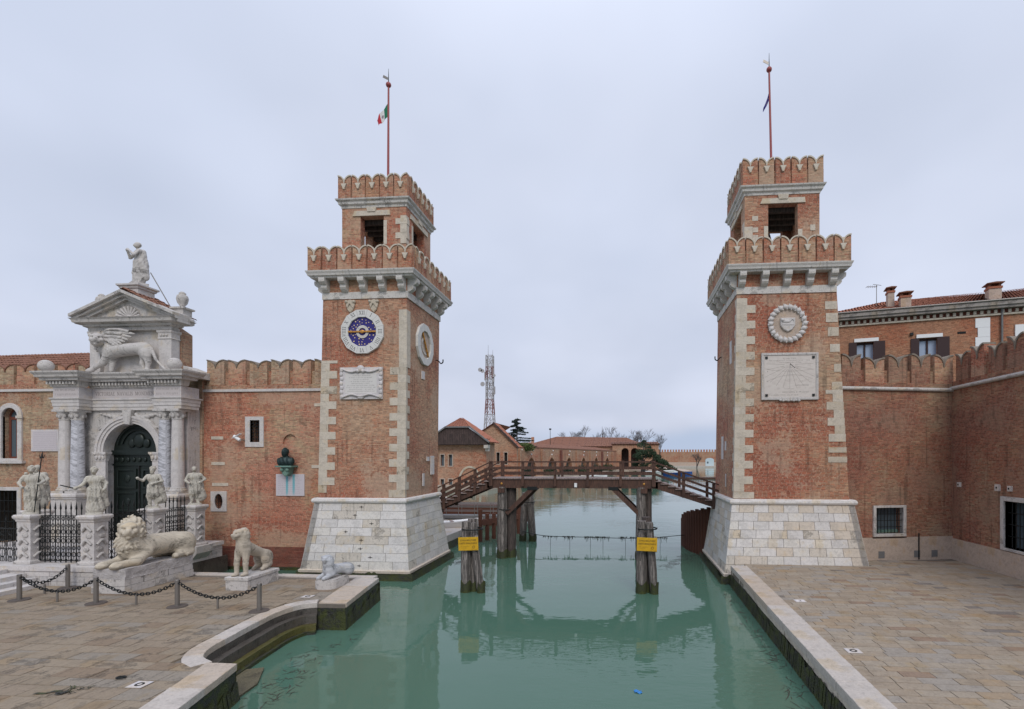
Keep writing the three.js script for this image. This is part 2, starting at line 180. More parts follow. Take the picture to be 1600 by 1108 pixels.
const MAT = {
  brickTower: brick(11, { pal: [[0.46, 0.26, 0.155], [0.43, 0.20, 0.115], [0.39, 0.155, 0.085], [0.35, 0.115, 0.065]], mortar: [0.44, 0.315, 0.225], pale: 0.6, streak: 0.35 }),
  brickTowerB: brick(29, { pal: [[0.46, 0.28, 0.165], [0.42, 0.205, 0.115], [0.40, 0.16, 0.085], [0.36, 0.11, 0.06]], mortar: [0.44, 0.31, 0.22], pale: 0.55, streak: 0.35 }),
  brickWall: brick(47, { pal: [[0.44, 0.27, 0.15], [0.46, 0.22, 0.13], [0.43, 0.155, 0.09], [0.40, 0.12, 0.07]], mortar: [0.45, 0.31, 0.215], pale: 0.5, streak: 0.3 }),
  brickOchre: brick(63, { pal: [[0.42, 0.30, 0.18], [0.40, 0.26, 0.15], [0.38, 0.21, 0.12], [0.37, 0.16, 0.09]], mortar: [0.45, 0.36, 0.26], worn: 0.9, pale: 0.35, streak: 0.25 }),
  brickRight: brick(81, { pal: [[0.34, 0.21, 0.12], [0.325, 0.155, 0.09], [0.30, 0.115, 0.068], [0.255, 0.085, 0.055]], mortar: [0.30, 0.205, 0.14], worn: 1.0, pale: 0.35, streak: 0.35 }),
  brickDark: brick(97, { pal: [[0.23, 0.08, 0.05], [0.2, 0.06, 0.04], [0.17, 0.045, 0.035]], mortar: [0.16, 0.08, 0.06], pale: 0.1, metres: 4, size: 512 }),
  brickHouse: brick(113, { pal: [[0.40, 0.19, 0.105], [0.39, 0.17, 0.09], [0.37, 0.155, 0.085]], mortar: [0.38, 0.22, 0.14], pale: 0.1, worn: 0.1, metres: 6, size: 512 }),
  brickFar: brick(131, { pal: [[0.42, 0.255, 0.16], [0.41, 0.215, 0.13], [0.39, 0.17, 0.10]], mortar: [0.42, 0.28, 0.19], pale: 0.35, streak: 0.3, metres: 12, size: 512 }),
  istrian: stone([0.84, 0.80, 0.76], 'dirty', 0.014), istrianB: stone([0.77, 0.735, 0.70], 'dirty', 0.014), istrianC: stone([0.82, 0.775, 0.71], 'dirty', 0.014), istrianD: stone([0.76, 0.665, 0.555], 'dirty', 0.016),
  trim: stone([0.74, 0.70, 0.66], 'grime', 0.012), quoin: stone([0.72, 0.635, 0.52], 'dirty', 0.012, 0.88), quoinB: stone([0.66, 0.57, 0.455], 'grime', 0.012, 0.88),
  marble: stone([0.67, 0.63, 0.60], 'grime', 0.012), marbleClean: stone([0.72, 0.675, 0.645], 'dirty', 0.01), veined: stone([0.66, 0.65, 0.67], 'vein', 0.004, 0.55), plaque: stone([0.70, 0.66, 0.655], 'soft', 0.004, 0.7),
  statue: stone([0.64, 0.60, 0.52], 'grime', 0.014), lionGold: stone([0.68, 0.60, 0.48], 'grime', 0.014), lionPale: stone([0.60, 0.52, 0.42], 'grime', 0.012), lionGrey: stone([0.58, 0.59, 0.62], 'grime', 0.012), plinth: stone([0.66, 0.625, 0.61], 'grime', 0.02),
  stained: stone([0.74, 0.67, 0.585], 'grime', 0.016),
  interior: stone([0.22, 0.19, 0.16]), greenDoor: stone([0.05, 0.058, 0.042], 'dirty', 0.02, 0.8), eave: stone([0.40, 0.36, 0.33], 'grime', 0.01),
  roughPlinth: stone([0.66, 0.62, 0.60], 'dirty', 0.06), mortar: stone([0.20, 0.17, 0.14]), algae: std({ map: stoneTex.algae, bumpMap: stoneTex.bump, bumpScale: 0.03, roughness: 0.55 }), slime: stone([0.125, 0.115, 0.03], 'grime', 0.03, 0.5), landing: stone([0.17, 0.145, 0.085], 'grime', 0.03, 0.5), wetStone: stone([0.115, 0.10, 0.085], 'grime', 0.02, 0.45),
  coping: stone([0.60, 0.50, 0.405], 'dirty', 0.012), copingPale: stone([0.64, 0.575, 0.515], 'dirty', 0.012), basePlate: stone([0.12, 0.095, 0.08], 'dirty', 0.01), plaster: stone([0.60, 0.48, 0.39], 'dirty', 0.006, 0.9),
  oldCap: stone([0.30, 0.25, 0.20], 'dirty', 0.02, 0.9),
  iron: std({ color: lin(0.012, 0.014, 0.014), roughness: 0.5, metalness: 0.4 }), dark: std({ color: lin(0.012, 0.012, 0.012), roughness: 0.9 }), bronze: std({ color: lin(0.030, 0.055, 0.055), map: stoneTex.dirty, bumpMap: stoneTex.bump, bumpScale: 0.01, roughness: 0.5, metalness: 0.5 }), verdigris: stone([0.20, 0.34, 0.28], 'dirty', 0.01), doorBronze: std({ color: lin(0.020, 0.030, 0.026), map: stoneTex.soft, roughness: 0.42, metalness: 0.35 }),
  steel: std({ color: lin(0.23, 0.21, 0.19), roughness: 0.45, metalness: 0.6 }), lead: std({ color: lin(0.20, 0.20, 0.2), map: stoneTex.dirty, roughness: 0.6 }), rust: stone([0.15, 0.055, 0.032], 'dirty', 0.02, 0.85), gold: std({ color: lin(0.55, 0.27, 0.06), roughness: 0.4, metalness: 0.5 }), goldStar: std({ color: lin(0.80, 0.62, 0.34), roughness: 0.4 }), enamel: std({ color: lin(0.022, 0.014, 0.16), roughness: 0.45 }),
  redPole: std({ color: lin(0.30, 0.055, 0.05), roughness: 0.5 }), glass: std({ color: lin(0.10, 0.13, 0.15), roughness: 0.08, metalness: 0.0 }), frame: std({ color: lin(0.16, 0.05, 0.03), roughness: 0.6 }), shutter: std({ color: lin(0.035, 0.014, 0.014), roughness: 0.7 }), curtain: std({ color: lin(0.34, 0.42, 0.55), roughness: 0.25 }), white: std({ color: lin(0.78, 0.78, 0.78), roughness: 0.5 }),
  tile: stone([0.46, 0.17, 0.10], 'dirty', 0.03, 0.9), tileOld: stone([0.30, 0.14, 0.09], 'dirty', 0.03, 0.95), tileFar: stone([0.33, 0.155, 0.105], 'grime', 0.03, 0.95), wood: std({ map: woodTex(201, [0.11, 0.052, 0.034], [0.045, 0.022, 0.016]), roughness: 0.75 }), tread: std({ map: woodTex(211, [0.34, 0.27, 0.25], [0.18, 0.13, 0.12]), roughness: 0.85 }), pile: std({ map: woodTex(221, [0.31, 0.27, 0.245], [0.075, 0.065, 0.06]), bumpMap: woodTex(221, [0.9, 0.9, 0.9], [0.1, 0.1, 0.1]), bumpScale: 0.03, roughness: 0.92 }), pileDark: std({ map: woodTex(231, [0.10, 0.075, 0.065], [0.035, 0.028, 0.025]), roughness: 0.9 }), pileWet: std({ map: stoneTex.algae, roughness: 0.6 }), timberWall: std({ map: woodTex(241, [0.085, 0.055, 0.048], [0.03, 0.02, 0.018]), roughness: 0.85 }), yellow: std({ color: lin(0.62, 0.40, 0.01), roughness: 0.6 }),
};
MAT.brickTower.userData = MAT.brickTower.userData || {};
function print(w, h, draw, px = 512) {                        // flat lettering and drawing on a thin sheet: returns a material for a plane w x h
  const c = document.createElement('canvas'); c.width = px; c.height = Math.round(px * h / w); const x = c.getContext('2d'); draw(x, c.width, c.height); const t = new THREE.CanvasTexture(c); t.colorSpace = THREE.SRGBColorSpace; t.anisotropy = 4; return std({ map: t, roughness: 0.75 });
}
const sheet = (w, h, x, y, z) => { const g = new THREE.PlaneGeometry(w, h); g.translate(x, y, z); return g; };
function scribble(x, W, x0, x1, y, h, seed, col) { const r = rng(seed); x.fillStyle = col; let p = x0; while (p < x1) { const w = (0.3 + 0.5 * r()) * h; if (r() > 0.16) { x.globalAlpha = 0.45 + 0.4 * r(); x.fillRect(p, y, w * 0.35, h); if (r() > 0.4) x.fillRect(p, y + (r() > 0.5 ? 0 : h * 0.8), w * 0.8, h * 0.22); } p += w + h * 0.15; } x.globalAlpha = 1; }

// ------------------------------------------------------------------ water and ground
{
  const S = 1024, a = tileFbm(S, 10, 4, 401), b = tileFbm(S, 26, 3, 402), c = gridNoise(S, 5, 403);
  const fine = gridNoise(S, 150, 404), ripple = tex(S, (x, y) => { const calm = smooth(0.45, 0.8, c(x, y)); return 0.5 + (a(x, y) - 0.5) * 0.7 + (b(x, (y * 2) % S) - 0.5) * (0.15 + 0.35 * calm) + (fine(x, (y * 3) % S) - 0.5) * (0.02 + 0.12 * calm); }, false, 34);
  const mat = new THREE.MeshPhysicalMaterial({ color: lin(0.074, 0.150, 0.108), roughness: 0.03, ior: 1.33, bumpMap: ripple, bumpScale: 0.03 });
  const g = new THREE.PlaneGeometry(900, 700); g.rotateX(-Math.PI / 2); g.translate(0, 0, -330); struct('water', g, mat);
}
const QY = 0.95;                                              // paving level of both quays
// stepped recess in the left quay: inner curve (x, z) from the tower end to the near end
const CURVE = new THREE.CatmullRomCurve3([[-11.05, -17.7], [-11.5, -17.45], [-11.78, -16.6], [-11.7, -15.3], [-11.55, -14.1], [-11.4, -13.2], [-11.1, -12.65], [-10.6, -12.35]].map(([x, z]) => new THREE.Vector3(x, 0, z))).getPoints(40).map((p) => [p.x, p.z]);
function leftEdge(z) { if (z < -17.72) return lerp(-10.02, -10.67, clamp((z + 17.72) / -3.7)); if (z > -12.3) return lerp(-9.86, -9.3, (z + 12.3) / 2.4); for (let i = 0; i + 1 < CURVE.length; i++) if (z >= CURVE[i][1] && z <= CURVE[i + 1][1]) return lerp(CURVE[i][0], CURVE[i + 1][0], (z - CURVE[i][1]) / (CURVE[i + 1][1] - CURVE[i][1])); return -10.6; }
const slabTones = (list, m = 'dirty') => list.map((c) => stone(c, m, 0.014, 0.82));
const rough = (pts, seed, k = 0.011) => { const R = rng(seed), o = []; pts.forEach((p, i) => { const q = pts[(i + 1) % pts.length], n = Math.max(1, Math.round(Math.hypot(q[0] - p[0], q[1] - p[1]) / 0.11)); for (let j = 0; j < n; j++) { const t = j / n, c = R() > 0.93 ? 2.2 : 1; o.push([lerp(p[0], q[0], t) + (R() - 0.5) * k * c, lerp(p[1], q[1], t) + (R() - 0.5) * k * c]); } }); return o; };
let chip = 1; const edging = (pts, y0, y1) => { const g = prism(rough(pts, chip++).map(([x, z]) => [x, -z]), y0, y1, [], 0.012); g.rotateX(-Math.PI / 2); return g; };   // worn stone with chipped, eased edges
function pave(owner, { x0, x1, z0, z1, row, len, tones, weights, seed, keep, focus }) {   // rows of slabs, the 300 that show largest as single stones
  const R = rng(seed), list = [];
  let z = z0; while (z < z1) {
    const d = lerp(row[0], row[1], R()), a = z, b = Math.min(z1, z + d); z = b;
    const e1 = typeof x1 === 'function' ? Math.min(x1(a), x1(b)) : x1; let x = typeof x0 === 'function' ? x0((a + b) / 2) : x0;
    let first = 0.35 + 0.65 * R(); while (x < e1 - 0.15) { const w = first * lerp(len[0], len[1], R() * R() * 0.6 + R() * 0.4), xe = Math.min(e1, x + w); if (!keep || keep((x + xe) / 2, (a + b) / 2)) list.push({ x, xe, a, b, h: R(), t: R() }); x = xe; first = 1; }
  }
  for (const s of list) { const cx = (s.x + s.xe) / 2, cz = (s.a + s.b) / 2, dist = Math.hypot(cx - focus[0], cz - focus[1], 5.2), px = 912 + 800 * (cx * Math.cos(YAW) - cz * Math.sin(YAW) * 1) / (-cx * Math.sin(YAW) - cz * Math.cos(YAW)); s.see = px > -60 && px < 1660 ? (s.xe - s.x) * (s.b - s.a) / dist ** 3 : 0; }
  list.sort((p, q) => q.see - p.see); const rest = tones.map(() => []); let acc = 0; const cum = weights.map((w) => (acc += w));
  list.forEach((s, i) => {
    let k = cum.findIndex((c) => s.t * acc <= c); const g = 0.004, top = QY + (s.h - 0.5) * 0.01, tilt = (s.t * 37 % 1 - 0.5) * 0.008, c = 0.007;
    const L = [s.x + g, s.a + g, s.xe - g, s.b - g], geo = faces([
      [[L[0] + c, top + tilt, L[3] - c], [L[2] - c, top, L[3] - c], [L[2] - c, top - tilt, L[1] + c], [L[0] + c, top, L[1] + c]],
      [[L[0], top - 0.05, L[3]], [L[2], top - 0.05, L[3]], [L[2] - c, top, L[3] - c], [L[0] + c, top + tilt, L[3] - c]], [[L[2], top - 0.05, L[1]], [L[0], top - 0.05, L[1]], [L[0] + c, top, L[1] + c], [L[2] - c, top - tilt, L[1] + c]],
      [[L[0], top - 0.05, L[1]], [L[0], top - 0.05, L[3]], [L[0] + c, top + tilt, L[3] - c], [L[0] + c, top, L[1] + c]], [[L[2], top - 0.05, L[3]], [L[2], top - 0.05, L[1]], [L[2] - c, top - tilt, L[1] + c], [L[2] - c, top, L[3] - c]]]);
    if (i < 300) { const m = part('paving_slab', geo, tones[k], owner); } else rest[k].push(geo);
  });
  rest.forEach((r, k) => { if (r.length) part('paving_slabs', r, tones[k], owner).userData.kind = 'stuff'; });
}
{ // left quay
  const edge = [[-60, -21.5], [-10.67, -21.5], [-10.02, -17.72]];
  const near = [[-9.86, -12.3], [-9.86, -12.15], [-8.4, -6], [-60, -6]];
  const out = [...edge, ...CURVE, ...near];
  const quay = struct('left_quay', [slabShape(out, -1.5, QY - 0.045)], MAT.mortar);
  pave(quay, { x0: -36, x1: (z) => leftEdge(z) - 0.42, z0: -21.1, z1: -6.2, row: [0.42, 0.58], len: [0.5, 1.35], seed: 5, focus: [0, 0], tones: slabTones([[0.34, 0.265, 0.19], [0.325, 0.255, 0.18], [0.36, 0.285, 0.205], [0.33, 0.28, 0.225], [0.30, 0.22, 0.15], [0.23, 0.19, 0.16]], 'grime'), weights: [5, 5, 4, 3, 2, 0.35], keep: (x, z) => !(x < -21.4 && z < -19.2) });
  // white edging stones, one mesh each
  const cop = (pts, mat) => part('edging_stone', edging(pts, QY - 0.17, QY + 0.012 + 0.006 * (chip % 3 - 1)), mat, quay), J = 0.006;
  const R = rng(77); let z = -21.5; while (z < -17.75) { const e = Math.min(-17.74, z + 1.2 + R() * 0.5), a = leftEdge(z), b = leftEdge(e); cop([[a - 1.0, z + J], [a + 0.04, z + J], [b + 0.04, e - J], [b - 1.0, e - J]], R() > 0.4 ? MAT.coping : MAT.copingPale); z = e; }
  let x = -10.9; while (x > -34) { const e = x - 1.4 - R(); cop([[e + J, -21.95], [x - J, -21.95], [x - J, -21.51], [e + J, -21.51]], MAT.copingPale); x = e; }
  const nrm = CURVE.map((p, i) => { const a = CURVE[Math.max(0, i - 1)], b = CURVE[Math.min(CURVE.length - 1, i + 1)], dx = b[0] - a[0], dz = b[1] - a[1], l = Math.hypot(dx, dz); return [dz / l, -dx / l]; });   // towards the water
  const off = (i, d) => [CURVE[i][0] + nrm[i][0] * d, CURVE[i][1] + nrm[i][1] * d];
  for (const [a, b] of [[0, 8], [8, 16], [16, 24], [24, 32], [32, 40]]) { const idx = Array.from({ length: b - a + 1 }, (_, i) => a + i); cop([...idx.map((i) => off(i, 0.05)), ...idx.reverse().map((i) => off(i, -0.42))], a % 16 ? MAT.coping : MAT.copingPale); }
  z = -12.3; while (z < -6.2) { const e = Math.min(-6.1, z + 1.1 + R() * 0.6), a = lerp(-9.86, -8.4, (z + 12.3) / 6.3), b = lerp(-9.86, -8.4, (e + 12.3) / 6.3); cop([[a - 0.78, z + J], [a + 0.05, z + J], [b + 0.05, e - J], [b - 0.78, e - J]], R() > 0.5 ? MAT.coping : MAT.copingPale); z = e; }
  const stepRing = (d0, d1, y0, y1, m, n) => part(n, slabShape([...CURVE.map((_, i) => off(i, d1)), ...CURVE.map((_, i) => off(CURVE.length - 1 - i, d0))], y0, y1), m, quay);
  stepRing(0.0, 0.06, -1, QY - 0.175, MAT.wetStone, 'riser_face'); stepRing(0.06, 0.30, -1, 0.58, MAT.wetStone, 'water_step'); stepRing(0.30, 0.5, -1, 0.30, MAT.slime, 'water_step'); stepRing(0.50, 0.62, -1, 0.1, MAT.algae, 'water_step');
  part('landing_stone', slabShape([[-11.3, -13.9], [-10.5, -14.2], [-9.95, -13.2], [-9.88, -12.32], [-11.0, -12.5]], -0.8, 0.06), MAT.landing, quay);
  part('algae_face', [faces([[[-10.0, -1, -17.7], [-10.65, -1, -21.52], [-10.65, 0.77, -21.52], [-10.0, 0.77, -17.7]], [[-11.1, -1, -17.7], [-10.0, -1, -17.7], [-10.0, 0.77, -17.7], [-11.1, 0.77, -17.7]]]), faces([[[-8.39, -1, -6], [-9.85, -1, -12.29], [-9.85, 0.77, -12.29], [-8.39, 0.77, -6]], [[-9.85, -1, -12.31], [-10.9, -1, -12.4], [-10.9, 0.77, -12.4], [-9.85, 0.77, -12.31]]]), box(-36, -10.6, -1, 0.77, -21.56, -21.53)], MAT.algae, quay);
}
{ // right quay
  const eX = (z) => lerp(5.2, 4.95, clamp((z + 24.6) / 14));
  const quay = struct('right_quay', slabShape([[eX(-25.4), -25.4], [12.3, -27.5], [17.3, -28.6], [17.3, -5], [eX(-5), -5]], -1.5, QY - 0.045), MAT.mortar);
  pave(quay, { x0: (z) => eX(z) + 0.69, x1: 17.0, z0: -27.3, z1: -5.2, row: [0.26, 0.36], len: [0.4, 1.25], seed: 8, focus: [0, 0], tones: slabTones([[0.42, 0.34, 0.255], [0.44, 0.365, 0.28], [0.40, 0.32, 0.235], [0.40, 0.35, 0.295], [0.43, 0.325, 0.22], [0.34, 0.24, 0.17], [0.26, 0.225, 0.195]]), weights: [5, 5, 4, 4, 2.2, 0.7, 0.4], keep: (x, z) => z > -25.7 || x > 11.6 });
  const R = rng(78); let z = -25.3; while (z < -5.2) { const e = Math.min(-5.1, z + 1.5 + R() * 1.1); part('edging_stone', edging([[eX(z) - 0.04, z + 0.006], [eX(z) + 0.72, z + 0.006], [eX(e) + 0.72, e - 0.006], [eX(e) - 0.04, e - 0.006]], QY - 0.22, QY + 0.02 + R() * 0.006), R() > 0.35 ? MAT.copingPale : MAT.coping, quay); part('quay_block', edging([[eX(z) + 0.0, z + 0.02], [eX(z) + 0.3, z + 0.02], [eX(e) + 0.3, e - 0.02], [eX(e) + 0.0, e - 0.02]], 0.5 + R() * 0.06, QY - 0.235), MAT.istrianD, quay); z = e; }
  part('algae_face', slabShape([[eX(-25.4) - 0.03, -25.4], [eX(-25.4) + 0.2, -25.4], [eX(-5) + 0.2, -5], [eX(-5) - 0.03, -5]], -1.4, 0.5), MAT.algae, quay);
}
// white marker stones with a dark ring set in the paving, flush and a few millimetres proud
for (const [i, [x, z, what, lb]] of [[6.42, -19.28, '2', 'far white marker stone with black numeral beside right quay edge'], [6.2, -14.41, 'O', 'near white marker stone with dark ring beside right quay edge'], [-11.15, -10.98, 'O', 'white marker stone with dark ring in the left paving near the frame bottom'], [-11.9, -18.45, 'O', 'small worn marker stone in front of the smallest lion']].entries()) {
  const t = thing('marker_stone', lb, 'marker', 'marker stones in the paving', [x, QY + 0.006, z]);
  part('stone_plate', box(-0.19, 0.19, 0, 0.008, -0.17, 0.17), MAT.plaque, t);
  if (what === 'O') { const g = new THREE.TorusGeometry(0.075, 0.024, 6, 18); g.rotateX(Math.PI / 2); g.scale(1, 0.25, 1); g.translate(0, 0.012, 0); part('ring_mark', g, MAT.iron, t); }
  else { const m = print(0.3, 0.26, (c, w, h) => { c.fillStyle = '#d8d2d0'; c.fillRect(0, 0, w, h); c.fillStyle = '#2a2625'; c.font = `bold ${h * 0.8}px sans-serif`; c.textAlign = 'center'; c.textBaseline = 'middle'; c.fillText('2', w / 2, h / 2); }, 64); const g = new THREE.PlaneGeometry(0.3, 0.26); g.rotateX(-Math.PI / 2); g.translate(0, 0.012, 0); part('numeral', g, m, t, true); }
}
{ // mooring ring and a scrap of wet weed on the left paving
  const r = new THREE.TorusGeometry(0.085, 0.02, 6, 16); r.rotateX(Math.PI / 2 - 0.12); tag(part('mooring_ring', r, MAT.iron), 'rusty iron mooring ring lying on the left paving', 'ring').position.set(-11.9, QY + 0.035, -11.25);
  const R = rng(19), g = []; const strip = (x, z, a, l, w) => { for (let i = 0; i < 9; i++) { const t = i / 9, u = (i + 1) / 9, p = (q, v) => [x + Math.cos(a + 0.5 * q) * l * q - Math.sin(a) * v * w * (0.3 + Math.sin(Math.PI * (0.1 + 0.85 * q))), QY + 0.022 + 0.012 * Math.sin(q * 14), z - Math.sin(a + 0.5 * q) * l * q - Math.cos(a) * v * w * (0.3 + Math.sin(Math.PI * (0.1 + 0.85 * q)))]; g.push(faces([[p(t, 1), p(u, 1), p(u, -1), p(t, -1)]])); } }; strip(-13.05, -10.35, 0.05, 0.62, 0.035); strip(-12.55, -10.3, 0.5, 0.42, 0.02); strip(-12.6, -10.45, -0.2, 0.25, 0.06); for (let i = 0; i < 14; i++) strip(-12.5 + R() * 0.4, -10.75 + R() * 0.4, R() * 2, 0.1 + 0.12 * R(), 0.012);
  const m = part('weed_scrap', g, MAT.algae); m.userData.kind = 'stuff'; tag(m, 'dark wet weed dropped on the left paving near the frame bottom', 'weed');
}

// ------------------------------------------------------------------ the two gate towers
function merlonGeo(w, h, t, notch) { // swallowtail merlon standing on y=0, centred on x
  const n = 8, half = w / 2, top = []; for (let i = 0; i <= n; i++) { const u = i / n; top.push([half * (1 - u), h - notch * (1 - Math.sqrt(1 - u * u))]); }
  const l = top.map(([x, y]) => [-x, y]).reverse(); const out = [[-half, 0], [half, 0], ...top, ...l.slice(1)]; return { body: prism(out, -t / 2, t / 2), top, l };
}
function copingGeo(w, h, t, notch, k = 0.07, o = 0.05) { // the stone lip that follows both horns
  const n = 8, half = w / 2, a = [], b = []; for (let i = 0; i <= n; i++) { const u = i / n, y = h - notch * (1 - Math.sqrt(1 - u * u)); a.push([half * (1 - u), y]); const s = Math.sqrt(Math.max(0, 1 - u * u)), nx = -u * 0.9, ny = s + 0.25; b.push([Math.max(0, half * (1 - u) + nx * k), y + ny * k * 0.9]); }
  const g1 = prism([...a, ...b.reverse()], -t / 2 - o, t / 2 + o), g2 = g1.clone(); g2.scale(-1, 1, 1); const q = plain(g2), p = q.attributes.position; for (let i = 0; i < p.count; i += 3) { const s = [p.getX(i + 1), p.getY(i + 1), p.getZ(i + 1)]; p.setXYZ(i + 1, p.getX(i + 2), p.getY(i + 2), p.getZ(i + 2)); p.setXYZ(i + 2, ...s); } q.computeVertexNormals(); return [plain(g1), q];
}
function battlement(parent, a, b, y, { n, h, t, notch, gap = 0.05, brick, stoneM, bracket, k = 0.07, jitter = 0 }) { // a row of merlons from a to b (x,z), each its own part
  const L = Math.hypot(b[0] - a[0], b[1] - a[1]), w = L / n, turn = Math.atan2(-(b[1] - a[1]), b[0] - a[0]), B = merlonGeo(w - gap, h, t, notch), C = join(copingGeo(w - gap, h, t, notch, k)); const R = rng(Math.round(L * 100 + y * 10));
  const bodyG = join(B.body), br = bracket && join(prism([[-0.045, -0.26], [0.045, -0.26], [0.1, -0.08], [0.16, 0.03], [-0.16, 0.03], [-0.1, -0.08]], t / 2 - 0.02, t / 2 + 0.09));
  const uo = []; for (let v = 0; v < 3; v++) { const g = bodyG.clone(), u = g.attributes.uv; for (let i = 0; i < u.count; i++) u.setXY(i, u.getX(i) + v * 2.3 + L, u.getY(i) + v * 1.7); uo.push(g); }
  for (let i = 0; i < n; i++) {
    const f = (i + 0.5) / n, x = lerp(a[0], b[0], f), z = lerp(a[1], b[1], f); const m = part('merlon', uo[i % 3], Array.isArray(brick) ? brick[i % brick.length] : brick, parent, true); m.position.set(x, y - jitter * R() * 0.4, z); m.rotation.y = turn + jitter * (R() - 0.5) * 0.5; if (jitter) m.scale.set(1, 1 + jitter * 1.6 * (R() - 0.5), 1 + jitter * (R() - 0.5));
    part('coping', C, stoneM, m, true); if (br) { const q = part('bracket', br, stoneM, m, true); q.position.y = h - notch; }
  }
  part('parapet_back', [bar([a[0], y + (h - notch) * 0.42, a[1]], [b[0], y + (h - notch) * 0.42, b[1]], t * 0.5, (h - notch) * 0.8)], Array.isArray(brick) ? brick[0] : brick, parent);
}
function console_(h, o, w) { // scrolled bracket: profile in (out, y), hung below y=0
  const p = [[0, 0], [o, 0], [o, -h * 0.16], [o * 0.97, -h * 0.3], [o * 0.8, -h * 0.42], [o * 0.62, -h * 0.46], [o * 0.6, -h * 0.55], [o * 0.62, -h * 0.68], [o * 0.5, -h * 0.82], [o * 0.28, -h * 0.93], [0.0, -h]]; return p;
}
function tower(cfg) {
  const T = thing(cfg.name, cfg.label, 'tower', 'towers either side of the canal'), { X0, X1, B0, B1, zf, zb, BX, BZ, WX, WZ, sideRight } = cfg, S = 14.5, M = 4.05;
  const xl = (y) => lerp(B0, X0, (y - M) / (S - M)), xr = (y) => lerp(B1, X1, (y - M) / (S - M));
  part('shaft', frustum([B0, B1, zf, zb], M - 0.1, [X0, X1, zf, zb], 15.6), cfg.brick, T);
  // battered stone base, block by block on the faces that show
  const y0 = 0.46, y1 = 3.84, at = (y) => { const k = (y + 0.5) / (y1 + 0.5), f = (a, b) => lerp(a, b, k); return [f(WX[0], BX[0]), f(WX[1], BX[1]), f(WZ[0], BZ[0]), f(WZ[1], BZ[1])]; };
  const inset = ([a, b, c, d], s) => [a + s, b - s, c - s, d + s]; part('base_core', frustum(inset(at(-1), 0.05), -1, inset(at(y1), 0.05), y1), MAT.mortar, T);
  const tones = [MAT.istrian, MAT.istrianB, MAT.istrianC, cfg.stain ? MAT.istrianD : MAT.istrian, MAT.istrianB, MAT.stained], R = rng(cfg.seed), rows = cfg.rows, g = 0.011;
  const block = (P, n, u0, u1, ya, yb) => { const o = (u, y) => P(u, y), i = (u, y) => { const q = P(u, y); return [q[0] - n[0] * 0.3, q[1], q[2] - n[1] * 0.3]; }; const q = [o(u0, ya), o(u1, ya), o(u1, yb), o(u0, yb)], w = [i(u0, ya), i(u1, ya), i(u1, yb), i(u0, yb)]; return faces([q, [w[1], q[1], q[2], w[2]].reverse().map((v) => v), [q[0], w[0], w[3], q[3]].reverse(), [q[3], q[2], w[2], w[3]], [w[0], w[1], q[1], q[0]]]); };
  const F = (u, y) => { const a = at(y); return [a[0] + u * (a[1] - a[0]), y, a[2]]; }, RS = (u, y) => { const a = at(y); return [a[1], y, a[2] + u * (a[3] - a[2])]; }, LS = (u, y) => { const a = at(y); return [a[0], y, a[2] + (1 - u) * (a[3] - a[2])]; };
  for (let k = 0; k < rows; k++) {
    const ya = lerp(y0, y1, k / rows) + g, yb = lerp(y0, y1, (k + 1) / rows) - g * 0.4;
    for (const [P, n, len] of [[F, [0, 1], WX[1] - WX[0]], [RS, [1, 0], WZ[0] - WZ[1]], [LS, [-1, 0], WZ[0] - WZ[1]]]) {
      if ((P === RS && !sideRight) || (P === LS && sideRight)) { part('base_stone', block(P, n, 0, 1, ya, yb), tones[k % 3], T); continue; }
      let u = 0; const cuts = [0]; const step = cfg.blockLen / len; u = step * (k % 2 ? 0.5 : 0.9) * (0.8 + 0.4 * R()); while (u < 1 - step * 0.4) { cuts.push(u); u += step * (cfg.regular ? 0.97 + 0.06 * R() : 0.75 + 0.6 * R()); } cuts.push(1);
      for (let c = 0; c + 1 < cuts.length; c++) part('base_stone', block(P, n, cuts[c] + g / len, cuts[c + 1] - g / len, ya, yb), tones[Math.floor(R() * tones.length)], T);
    }
  }
  const a0 = at(y0); part('footing', ringMold(a0[0], a0[1], a0[2], a0[3], [[0.03, 0.3], [0.07, 0.32], [0.08, 0.44], [0.03, 0.48], [-0.2, 0.485]]), MAT.istrianD, T);
  part('algae_footing', ringMold(a0[0], a0[1], a0[2], a0[3], [[0.16, -1.2], [0.07, 0.0], [0.045, 0.295]]), MAT.algae, T);
  part('base_moulding', ringMold(BX[0], BX[1], BZ[0], BZ[1], [[-0.1, 3.82], [0.02, 3.82], [0.09, 3.86], [0.12, 3.94], [0.09, 4.04], [0.02, 4.09], [-0.3, 4.10]]), MAT.istrian, T);
  // quoins
  const q = (name, x0, x1, ya, yb, z0, z1, m) => part('quoin', box(x0, x1, ya, yb, z0, z1), m, T), e = 0.022;
  const col = (side, list, mA, mB) => { for (const [ya, yb, w] of list) { const ym = (ya + yb) / 2, xs = side < 0 ? xl(ym) : xr(ym); side < 0 ? q('quoin', xs - e, xs + w, ya, yb - 0.004, zf + e, zf - cfg.wrap(w), R() > 0.3 ? mA : mB) : q('quoin', xs - w, xs + e, ya, yb - 0.004, zf + e, zf - cfg.wrap(w), R() > 0.3 ? mA : mB); } };
  col(-1, cfg.quoinL, MAT.quoin, MAT.quoinB); col(1, cfg.quoinR, MAT.quoin, MAT.quoinB);
  if (cfg.clamps) for (let i = 0; i < 8; i++) { const y = lerp(y0, y1, (i + 0.5) / rows), a = at(y), x = lerp(a[0], a[1], 0.34 + 0.36 * R()); part('iron_clamp', [box(x - 0.11, x + 0.11, y - 0.012, y + 0.012, a[2] - 0.02, a[2] + 0.012), box(x - 0.012, x + 0.012, y - 0.06, y + 0.06, a[2] - 0.03, a[2] + 0.02)], MAT.iron, T); }
